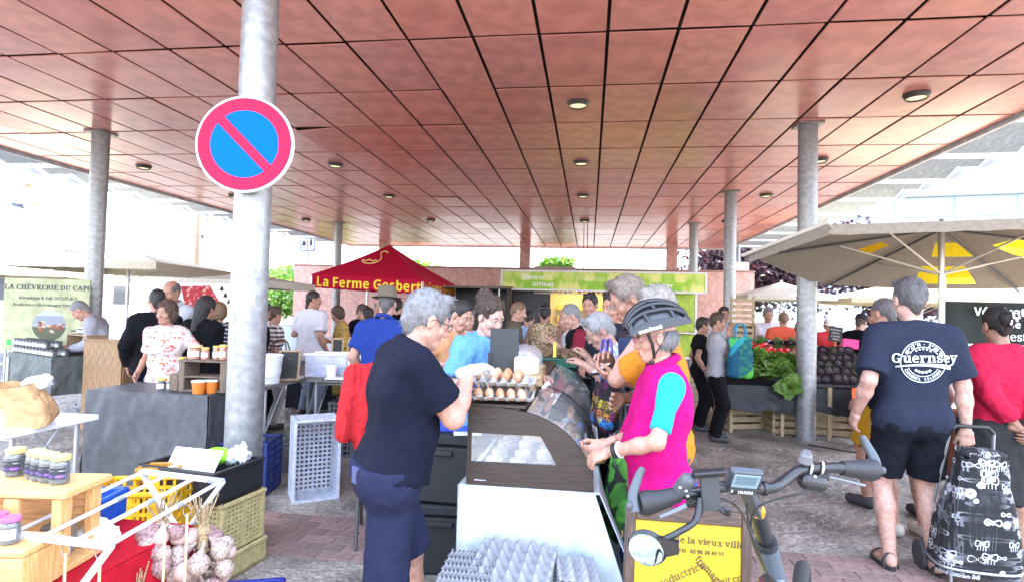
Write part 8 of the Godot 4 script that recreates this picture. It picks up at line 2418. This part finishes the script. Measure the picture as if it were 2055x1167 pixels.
	for k in 7:
		var pg := G.new()
		pg.tube(curve([Vector3(-0.08, 0, 0), Vector3(0, 0.02, 0.01), Vector3(0.09, 0.0, 0)], 4), [0.012, 0.022, 0.026, 0.028, 0.028, 0.026, 0.022, 0.014, 0.005], 8)
		solo("red_pepper", pg, redm, "long red pepper in the heap behind the lettuces", "pepper", "red peppers on the stand", Vector3(2.12 + k * 0.07, 1.05 + 0.025 * (k % 3), -8.62 - 0.03 * (k % 2)), Vector3(0, rng.randf_range(-50, 50), 10))
	var broc := net([ell(Vector3.ZERO, Vector3(0.075, 0.055, 0.075), 0.01), cap(Vector3(0, -0.03, 0), Vector3(0, -0.1, 0), 0.02, 0.02, 0.02)], 0.008, 0.022, 40.0).mesh()
	for k in 8: solo("broccoli", broc, mt(lin(0.035, 0.09, 0.035), 0.8, 0.0, "speck", 9), "dark green broccoli head among the vegetables", "broccoli", "broccoli on the stand", Vector3([1.86, 2.02, 2.3, 2.66][k % 4] , 0.97 + (k / 4) * 0.05, -8.35 - (k / 4) * 0.3), Vector3(0, k * 70, 0))
	for k in 6:
		var hb := G.new()
		hb.add(petal_ball(90, 0.07, 0.06, 0.006, 40 + k, 1.6))
		solo("herb_bunch", hb, lm[1], "dark green herb bunch at the back of the stand", "herbs", "herb bunches on the stand", Vector3(1.9 + k * 0.22, 1.12, -9.0 - 0.04 * (k % 2)), Vector3(20, k * 50, 0))
	for k in 5: solo("aubergine", net([cap(Vector3(-0.05, 0, 0), Vector3(0.06, 0, 0), 0.025, 0.04, 0.01)], 0.01), mt(lin(0.015, 0.006, 0.02), 0.15), "glossy dark aubergine behind the peppers", "aubergine", "aubergines on the stand", Vector3(2.62 + k * 0.09, 1.14, -8.95), Vector3(0, 60 + k * 20, 0))
	t = thing("chalkboard", "small chalkboard price sign above the artichokes", "chalkboard", Vector3(3.3, 1.2, -8.3), 0)
	part(t, "slate", BX(Vector3(0, 0.1, 0), Vector3(0.17, 0.2, 0.01), 0.002, Basis(Vector3(0, 0, 1), -0.12)), mt(lin(0.025, 0.027, 0.03), 0.8))
	part(t, "stake", BX(Vector3(0, -0.2, -0.01), Vector3(0.015, 0.5, 0.01), 0.001), pale_y)
	for k in 4: words(t, "chalk_line", ["Artichaut", "Camus", "2 pièces", "3,00 €"][k], 0.032, mt(lin(0.6, 0.6, 0.58), 0.9), Transform3D(Basis(Vector3(0, 0, 1), -0.12), Vector3(0, 0.16 - k * 0.042, 0.006)), false, false, false, 0.001)
	solo("pink_box", BX(Vector3.ZERO, Vector3(0.2, 0.13, 0.14), 0.01), mt(lin(0.75, 0.02, 0.25), 0.35), "bright pink plastic box beside the chalkboard", "box", "", Vector3(3.56, 1.17, -8.5), Vector3(0, -8, -6))
	# orange cloth, cable and dish by the stand
	g = G.new()
	g.sheet(20, 14, func(u, v): return Vector3(3.02 + u * 0.36 + 0.02 * sin(v * 5), 0.03 + v * 0.68, -7.1 - u * 0.5 + 0.035 * sin(u * 17 + v * 2) * (1.2 - v)), 0.004)
	solo("orange_tarp", g, cloth(0.72, 0.09, 0.02), "bright orange tarpaulin hanging beside the mustard shorts", "tarpaulin")
	solo("floor_cable", TB(curve([Vector3(2.6, 0.008, -7.3), Vector3(2.85, 0.008, -7.1), Vector3(3.1, 0.008, -6.9), Vector3(3.3, 0.008, -6.2), Vector3(3.6, 0.008, -5.9)], 6), 0.008, 6), mt(lin(0.03, 0.02, 0.02), 0.6), "dark cable running over the floor from the stall column", "cable")
	# the big parasol at the right
	t = thing("market_parasol", "big beige market parasol with yellow windows over the right-hand stall", "parasol")
	var L := Vector3(1.69, 2.176, -6.467)
	var N := Vector3(2.135, 2.35, -5.513)
	var NR := Vector3(4.6, 2.42, -5.3)
	var R := Vector3(5.8, 2.2, -6.4)
	var FR := Vector3(5.2, 1.93, -7.8)
	var FL := Vector3(2.909, 1.93, -7.651)
	var ap := Vector3(3.68, 2.54, -6.62)
	var cv := canvas(0.31, 0.275, 0.225, 0.14)
	var win := canvas(0.85, 0.62, 0.02, 1.6)
	var rimp := [L, N, NR, R, FR, FL]
	var holes := {4: [[0.2, 0.55, 0.12, 0.42], [0.05, 0.5, 0.55, 0.75]], 3: [[0.1, 0.6, 0.4, 0.65]], 5: [[0.3, 0.6, 0.5, 0.65]]}
	for k in 6:
		var a: Vector3 = rimp[k]
		var b: Vector3 = rimp[(k + 1) % 6]
		var cg := G.new()
		var wgs := []
		for h in holes.get(k, []): wgs.append(G.new())
		var pt := func(u: float, v: float) -> Vector3: return a.lerp(b, u).lerp(ap, v * 0.995) - Vector3(0, 0.03 * sin(u * PI) * (1.0 - v) + 0.015 * sin(v * PI), 0)
		for i in 20:
			for j in 20:
				var u := i / 20.0
				var v := j / 20.0
				var into := cg
				for q in wgs.size():
					var h: Array = holes[k][q]
					if u + 0.02 > h[0] and u + 0.02 < h[1] and v + 0.02 > h[2] and v + 0.02 < h[3]: into = wgs[q]
				into.quad(pt.call(u, v), pt.call(u, v + 0.05), pt.call(u + 0.05, v + 0.05), pt.call(u + 0.05, v))
		part(t, "canopy_panel", cg, cv)
		for wg in wgs: part(t, "yellow_window", wg, win)
	valance(t, [L, N, NR, R], 0.1, cv, false)
	var al := mt(lin(0.55, 0.52, 0.45), 0.35, 0.5)
	var dk := mt(lin(0.08, 0.08, 0.08), 0.5)
	part(t, "pole", TB([Vector3(3.68, 0, -6.62), ap], 0.03, 12), al)
	for p in [L, N, NR, R, FR, FL]:
		part(t, "rib", TB([ap + Vector3(0, -0.06, 0), p + Vector3(0, -0.035, 0)], 0.013, 8), dk)
		part(t, "strut", TB([Vector3(3.68, 2.0, -6.62), ap.lerp(p, 0.52) + Vector3(0, -0.07, 0)], 0.011, 8), al)
	part(t, "edge_pole", TB([L + Vector3(-0.05, -0.01, -0.05), N + Vector3(0, 0.03, 0)], 0.022, 10), mt(lin(0.62, 0.58, 0.5), 0.5))
	part(t, "finial", TB([ap, ap + Vector3(0, 0.05, 0)], [0.03, 0.02], 10), dk)
	t = thing("text_banner", "black banner with white lettering under the right parasol", "banner", Vector3(4.72, 1.5, -7.28), 0)
	g = G.new()
	g.sheet(30, 10, func(u, v): return Vector3((u - 0.5) * 1.3, (v - 0.5) * 0.48, 0.02 * sin(u * 21) * (1.0 - u) + 0.008 * sin(u * 9 + v * 4)), 0.003)
	part(t, "sheet", g, mt(lin(0.008, 0.014, 0.013), 0.8))
	var ink := mt(lin(0.75, 0.78, 0.78), 0.6)
	words(t, "lettering", "Vérification", 0.13, ink, Transform3D(Basis.IDENTITY, Vector3(0.02, 0.13, 0.03)))
	words(t, "lettering", "de Bretagne", 0.11, ink, Transform3D(Basis.IDENTITY, Vector3(0.33, -0.01, 0.03)))
	words(t, "lettering", "est près", 0.13, ink, Transform3D(Basis.IDENTITY, Vector3(0.26, -0.15, 0.03)), false, true, true)
	for s in [-0.62, 0.62]: part(t, "pole", TB([Vector3(s, -1.5, -0.03), Vector3(s, 0.6, -0.03)], 0.014, 8), al)
	drape("right_table", "table with orange-brown cloth behind the woman in raspberry", 3.3, 5.2, -5.9, -5.1, 0.7, 0.1, cloth(0.3, 0.1, 0.05), 9, "table")
	# other parasols
	var beige := canvas(0.66, 0.6, 0.46, 0.5)
	parasol("beige_parasol", "large beige parasol with scalloped edge on the left, beyond the canopy", Vector3(-10.75, 0, -12.15), 2.35, 4, 2.32, 2.75, beige, 8, 0.16)
	parasol("beige_parasol", "cream parasol left of the beige one, by the left edge", Vector3(-14.8, 0, -13.5), 2.2, 4, 2.2, 2.6, beige, 20, 0.16)
	parasol("white_parasol", "small pale parasol between slatted rack and stall column", Vector3(4.6, 0, -14.7), 1.3, 6, 2.0, 2.35, canvas(0.75, 0.72, 0.62, 0.7), 10, 0.1)
	parasol("white_parasol", "wide sunlit cream parasol right of the stall column", Vector3(7.6, 0, -14.6), 2.2, 6, 1.98, 2.5, canvas(0.75, 0.68, 0.5, 0.75), 0, 0.12)
	parasol("white_parasol", "farthest cream parasol above the man in the black cap", Vector3(10.8, 0, -17.5), 2.4, 6, 2.1, 2.7, canvas(0.75, 0.68, 0.5, 0.75), 15, 0.12)
	parasol("white_parasol", "pale parasol left of the red gazebo", Vector3(-6.9, 0, -10.9), 1.35, 4, 1.95, 2.15, canvas(0.7, 0.66, 0.58, 0.5), 0, 0.14)
	# photo banner with bells
	t = thing("photo_banner", "white banner with a red flower picture and bells beyond the dark jackets", "banner", Vector3(-5.95, 1.56, -8.28), 8)
	part(t, "sheet", BX(Vector3.ZERO, Vector3(0.95, 0.5, 0.01), 0.001), mt(lin(0.74, 0.72, 0.68), 0.7))
	g = G.new()
	g.prism(PackedVector2Array([Vector2(-0.4, 0.2), Vector2(0.05, 0.22), Vector2(0.22, -0.05), Vector2(0.18, -0.22), Vector2(-0.3, -0.2)]), 0.004, Transform3D(Basis.IDENTITY, Vector3(0, 0, 0.007)))
	part(t, "red_picture", g, pattern("petals", 128, lin(0.4, 0.04, 0.05), func(im: Image):
		var r := RandomNumberGenerator.new()
		for k in 30: blot(im, Vector2(r.randf() * 128, r.randf() * 128), r.randf_range(5, 14), [lin(0.6, 0.12, 0.12), lin(0.25, 0.02, 0.03), lin(0.65, 0.35, 0.3)][k % 3], 0.7, k), 4.0))
	for k in 3:
		var bl := G.new()
		bl.lathe([Vector2(0.034, -0.03), Vector2(0.02, 0.0), Vector2(0.014, 0.025), Vector2(0, 0.03)], 12, Transform3D(Basis.from_scale(Vector3(1, 1.1, 0.15)), Vector3(0.24 + 0.06 * k, 0.18 - 0.1 * k, 0.008)))
		part(t, "bell_figure", bl, mt(lin(0.04, 0.03, 0.03), 0.6))
	for s in [-0.46, 0.46]: part(t, "pole", TB([Vector3(s, -1.56, -0.02), Vector3(s, 0.3, -0.02)], 0.012, 8), al)
	# tables further back on the left
	drape("far_table", "dark covered table with a white box behind the chalkboards", -4.35, -3.3, -8.05, -7.4 , 0.78, 0.02, cloth(0.025, 0.03, 0.04), 12, "table").position.z -= 0.55
	drape("far_table", "white covered table under the red gazebo", -5.6, -3.4, -11.6, -10.9, 0.85, 0.1, mt(lin(0.6, 0.62, 0.66), 0.8), 13, "table")
	solo("cool_display", BX(Vector3(-4.4, 0.98, -8.0), Vector3(0.5, 0.42, 0.4), 0.02, Basis(Vector3.RIGHT, -0.25)), mt(lin(0.55, 0.66, 0.74), 0.12), "pale blue tilted glass screen left of the white T-shirt man", "screen")
	build_gazebo()
	build_truck()

func build_gazebo() -> void:
	var t := thing("red_gazebo", "pointed red gazebo tent with yellow lettering and a goose outline", "gazebo")
	var FL := Vector3(-6.339, 2.224, -12.444)
	var FR := Vector3(-3.637, 2.12, -12.21)
	var BR := Vector3(-3.55, 2.15, -14.9)
	var BL := Vector3(-6.1, 2.224, -15.2)
	var ap := Vector3(-4.95, 3.05, -13.7)
	var red := canvas(0.52, 0.008, 0.045, 0.2)
	fan(t, "canopy_panel", ap, [FL, FR, BR, BL], red, 0.12)
	valance(t, [FL, FR, BR, BL], 0.31, red)
	var al := mt(lin(0.6, 0.6, 0.6), 0.35, 0.5)
	for p in [FL, FR, BR, BL]:
		part(t, "leg", BX(Vector3(p.x, p.y / 2 - 0.02, p.z), Vector3(0.05, p.y - 0.04, 0.05), 0.004), al)
		part(t, "rafter", TB([ap + Vector3(0, -0.06, 0), p + Vector3(0, -0.05, 0)], 0.016, 8), al)
	var yel := mt(lin(0.85, 0.6, 0.02), 0.7)
	var x := (FR - FL).normalized()
	var zz := x.cross(Vector3.UP).normalized()
	words(t, "lettering", "La Ferme Gesbert", 0.3, yel, Transform3D(Basis(x, Vector3.UP, zz), FL.lerp(FR, 0.52) + Vector3(0, -0.16, 0) + zz * 0.02), true, true)
	var x2 := (BR - FR).normalized()
	var z2 := x2.cross(Vector3.UP).normalized()
	words(t, "lettering", "La Ferme Gesbert", 0.34, mt(lin(0.5, 0.25, 0.02), 0.7), Transform3D(Basis(x2, Vector3.UP, z2), FR.lerp(BR, 0.5) + Vector3(0, -0.16, 0) + z2 * 0.02), true, true)
	# the goose, one line on the sloping front panel
	var mid := FL.lerp(FR, 0.5)
	var up := (ap - mid).normalized()
	var nn := x.cross(up).normalized()
	var o := mid.lerp(ap, 0.42) + nn * 0.07
	var pts := []
	for p in [[0.2, 0.5], [0.1, 0.58], [0.0, 0.52], [0.02, 0.38], [0.1, 0.2], [0.12, 0.02], [0.02, -0.16], [-0.16, -0.22], [-0.34, -0.16], [-0.42, -0.02], [-0.28, -0.06], [-0.2, 0.02], [-0.08, -0.06], [0.02, 0.0]]: pts.append(o + x * p[0] * 0.8 + up * p[1] * 0.8)
	part(t, "goose_outline", TB(curve(pts, 5), 0.016, 6), mt(lin(0.75, 0.5, 0.2), 0.7))

func build_truck() -> void:
	var t := thing("food_truck", "food truck with long lime green fascia and lit interior", "food truck", Vector3(0.3, 0, -15.6))
	var white := mt(lin(0.7, 0.7, 0.68), 0.45)
	var lime := mt(lin(0.42, 0.58, 0.05), 0.5, 0.0, "cloud", 1.0)
	part(t, "rear_wall", BX(Vector3(0, 1.45, -1.95), Vector3(5.0, 2.2, 0.06), 0.01), mt(lin(0.7, 0.62, 0.42), 0.6))
	for s in [-1.0, 1.0]: part(t, "end_wall", BX(Vector3(s * 2.47, 1.45, -0.98), Vector3(0.06, 2.2, 1.9), 0.01), white)
	part(t, "roof", BX(Vector3(0, 2.58, -0.98), Vector3(5.1, 0.06, 2.06), 0.02), white)
	part(t, "floor", BX(Vector3(0, 0.4, -0.98), Vector3(5.0, 0.1, 1.9), 0.01), white)
	part(t, "counter_front", BX(Vector3(0, 0.72, 0.0), Vector3(4.88, 0.6, 0.05), 0.01), lime)
	part(t, "counter_top", BX(Vector3(0, 1.04, 0.1), Vector3(4.9, 0.04, 0.4), 0.008), mt(lin(0.6, 0.6, 0.58), 0.3, 0.6))
	part(t, "side_panel", BX(Vector3(2.05, 1.68, 0.0), Vector3(0.75, 1.2, 0.05), 0.01), lime)
	part(t, "side_panel", BX(Vector3(-1.9, 1.68, 0.0), Vector3(1.08, 1.2, 0.05), 0.01), mt(lin(0.03, 0.03, 0.035), 0.5))
	var fascia := pattern("fascia", 256, lin(0.50, 0.64, 0.05), func(im: Image):
		var f := FastNoiseLite.new()
		f.frequency = 0.012
		for y in 256:
			for xx in 256:
				var k := clampf(0.5 + f.get_noise_2d(absf(xx - 128), y * 0.6) * 1.6, 0, 1)
				im.set_pixel(xx, y, lin(0.25, 0.52, 0.02).lerp(lin(0.72, 0.72, 0.22), k)), 0.6, 0.4)
	var f := Node3D.new()
	f.name = "fascia_flap"
	t.add_child(f)
	f.transform = Transform3D(Basis(Vector3.UP, -0.01), Vector3(-0.02, 2.31, 0.62))
	part(f, "panel", BX(Vector3.ZERO, Vector3(5.15, 0.46, 0.05), 0.006), fascia)
	for y in [-0.245, 0.245]: part(f, "edge_strip", BX(Vector3(0, y, 0.005), Vector3(5.24, 0.05, 0.08), 0.01), white)
	for s in [-1.0, 1.0]: part(f, "end_strip", BX(Vector3(s * 2.6, 0, 0.005), Vector3(0.05, 0.44, 0.08), 0.01), white)
	part(f, "flap_roof", BX(Vector3(0, 0.2, -0.32), Vector3(5.1, 0.03, 0.6), 0.006), white)
	var ink := mt(lin(0.82, 0.82, 0.75), 0.6)
	words(f, "lettering", "Éleveur", 0.17, ink, Transform3D(Basis.IDENTITY, Vector3(-1.75, 0.08, 0.028)))
	words(f, "lettering", "Artisan", 0.16, ink, Transform3D(Basis.IDENTITY, Vector3(-1.5, -0.1, 0.028)))
	words(f, "lettering", "Producteur fermier", 0.15, mt(lin(0.75, 0.75, 0.4), 0.6), Transform3D(Basis.IDENTITY, Vector3(0.0, 0.06, 0.028)), false)
	words(f, "lettering", "boucher", 0.15, ink, Transform3D(Basis.IDENTITY, Vector3(1.5, -0.08, 0.028)))
	# shelves and goods inside, an added tube lamp to brighten the dark interior
	part(t, "goods_shelf", BX(Vector3(-0.1, 2.0, 0.05), Vector3(3.4, 0.03, 0.2), 0.004), white)
	rng.seed = 5
	for k in 26: part(t, "packet", BX(Vector3(-1.7 + k * 0.125, 2.06 + 0.01 * (k % 3), 0.06), Vector3(0.1, 0.07 + 0.03 * rng.randf(), 0.12), 0.01), mt([lin(0.5, 0.45, 0.4), lin(0.05, 0.05, 0.05), lin(0.35, 0.05, 0.05), lin(0.6, 0.6, 0.58), lin(0.3, 0.2, 0.08)][rng.randi() % 5], 0.5))
	for y in [1.2, 1.55]:
		part(t, "back_shelf", BX(Vector3(0.2, y, -1.75), Vector3(3.0, 0.03, 0.3), 0.004), wood(lin(0.5, 0.35, 0.16), 0))
		for k in 14: part(t, "jar", BX(Vector3(-1.2 + k * 0.21, y + 0.1, -1.72), Vector3(0.13, 0.18, 0.13), 0.02), mt([lin(0.6, 0.42, 0.1), lin(0.2, 0.1, 0.05), lin(0.65, 0.6, 0.45)][k % 3], 0.4))
	part(t, "partition", BX(Vector3(0.35, 1.6, -1.6), Vector3(0.12, 1.6, 0.1), 0.01), wood(lin(0.45, 0.28, 0.1), 1))
	var lamp := StandardMaterial3D.new()
	lamp.albedo_color = Color(1, 0.95, 0.8)
	lamp.emission_enabled = true
	lamp.emission = Color(1.0, 0.86, 0.55)
	lamp.emission_energy_multiplier = 1.2
	part(t, "added_tube_lamp", BX(Vector3(0, 2.5, -0.9), Vector3(2.4, 0.05, 0.09), 0.01), lamp)
	var li := AreaLight3D.new()  # added light at the invented tube, lifts the truck interior
	li.name = "added_tube_light"
	add_child(li)
	li.position = Vector3(0.3, 2.45, -16.5)
	li.rotation_degrees.x = -90
	li.area_size = Vector2(2.4, 0.09)
	li.light_energy = 1.6
	li.light_color = Color(1.0, 0.84, 0.55)
	li.shadow_enabled = true
	for s in [-1.6, 1.6]:
		var wh := Node3D.new()
		wh.name = "wheel"
		t.add_child(wh, true)
		var g := G.new()
		g.lathe([Vector2(0.18, -0.1), Vector2(0.3, -0.1), Vector2(0.33, -0.07), Vector2(0.33, 0.07), Vector2(0.3, 0.1), Vector2(0.18, 0.1)], 24, Transform3D(Basis(Vector3.RIGHT, Vector3(0, 0, 1), Vector3(0, -1, 0)), Vector3(s, 0.33, -0.3)))
		part(wh, "tyre", g, mt(lin(0.02, 0.02, 0.02), 0.8))
		g = G.new()
		g.lathe([Vector2(0, 0.09), Vector2(0.18, 0.07), Vector2(0.18, -0.07), Vector2(0, -0.09)], 24, Transform3D(Basis(Vector3.RIGHT, Vector3(0, 0, 1), Vector3(0, -1, 0)), Vector3(s, 0.33, -0.3)))
		g.i.reverse()
		part(wh, "rim", g, white)
	# roof hatch
	part(t, "roof_hatch", BX(Vector3(-1.3, 2.68, -0.5), Vector3(1.2, 0.05, 0.6), 0.02, Basis(Vector3.RIGHT, 0.25)), white)
	# the dark trailer left of it
	t = thing("dark_trailer", "black market trailer with flat awning left of the food truck", "trailer", Vector3(-3.1, 0, -14.6))
	var blk := mt(lin(0.012, 0.012, 0.014), 0.5)
	part(t, "body", BX(Vector3(0.1, 1.2, -1.0), Vector3(1.9, 1.8, 1.4), 0.03), blk)
	part(t, "awning", BX(Vector3(0.1, 2.08, 0.2), Vector3(2.0, 0.04, 1.2), 0.01, Basis(Vector3.RIGHT, 0.06)), mt(lin(0.14, 0.11, 0.1), 0.6))
	part(t, "side_curtain", BX(Vector3(-0.85, 1.1, 0.0), Vector3(0.04, 1.9, 0.9), 0.01), blk)
	part(t, "side_curtain", BX(Vector3(1.05, 1.1, 0.0), Vector3(0.04, 1.9, 0.9), 0.01), mt(lin(0.04, 0.03, 0.03), 0.8))
	part(t, "counter", BX(Vector3(0.1, 0.9, 0.1), Vector3(1.8, 0.05, 0.4), 0.01), blk)
	for s in [-0.7, 0.9]: part(t, "prop", TB([Vector3(s, 0, 0.72), Vector3(s, 2.06, 0.72)], 0.018, 8), mt(lin(0.5, 0.5, 0.5), 0.4, 0.5))
func _ready() -> void:
	nz.frequency = 1.0
	nz.fractal_octaves = 3
	setting_light()
	build_setting()
	build_people()
	build_left()
	build_centre()
	build_right()
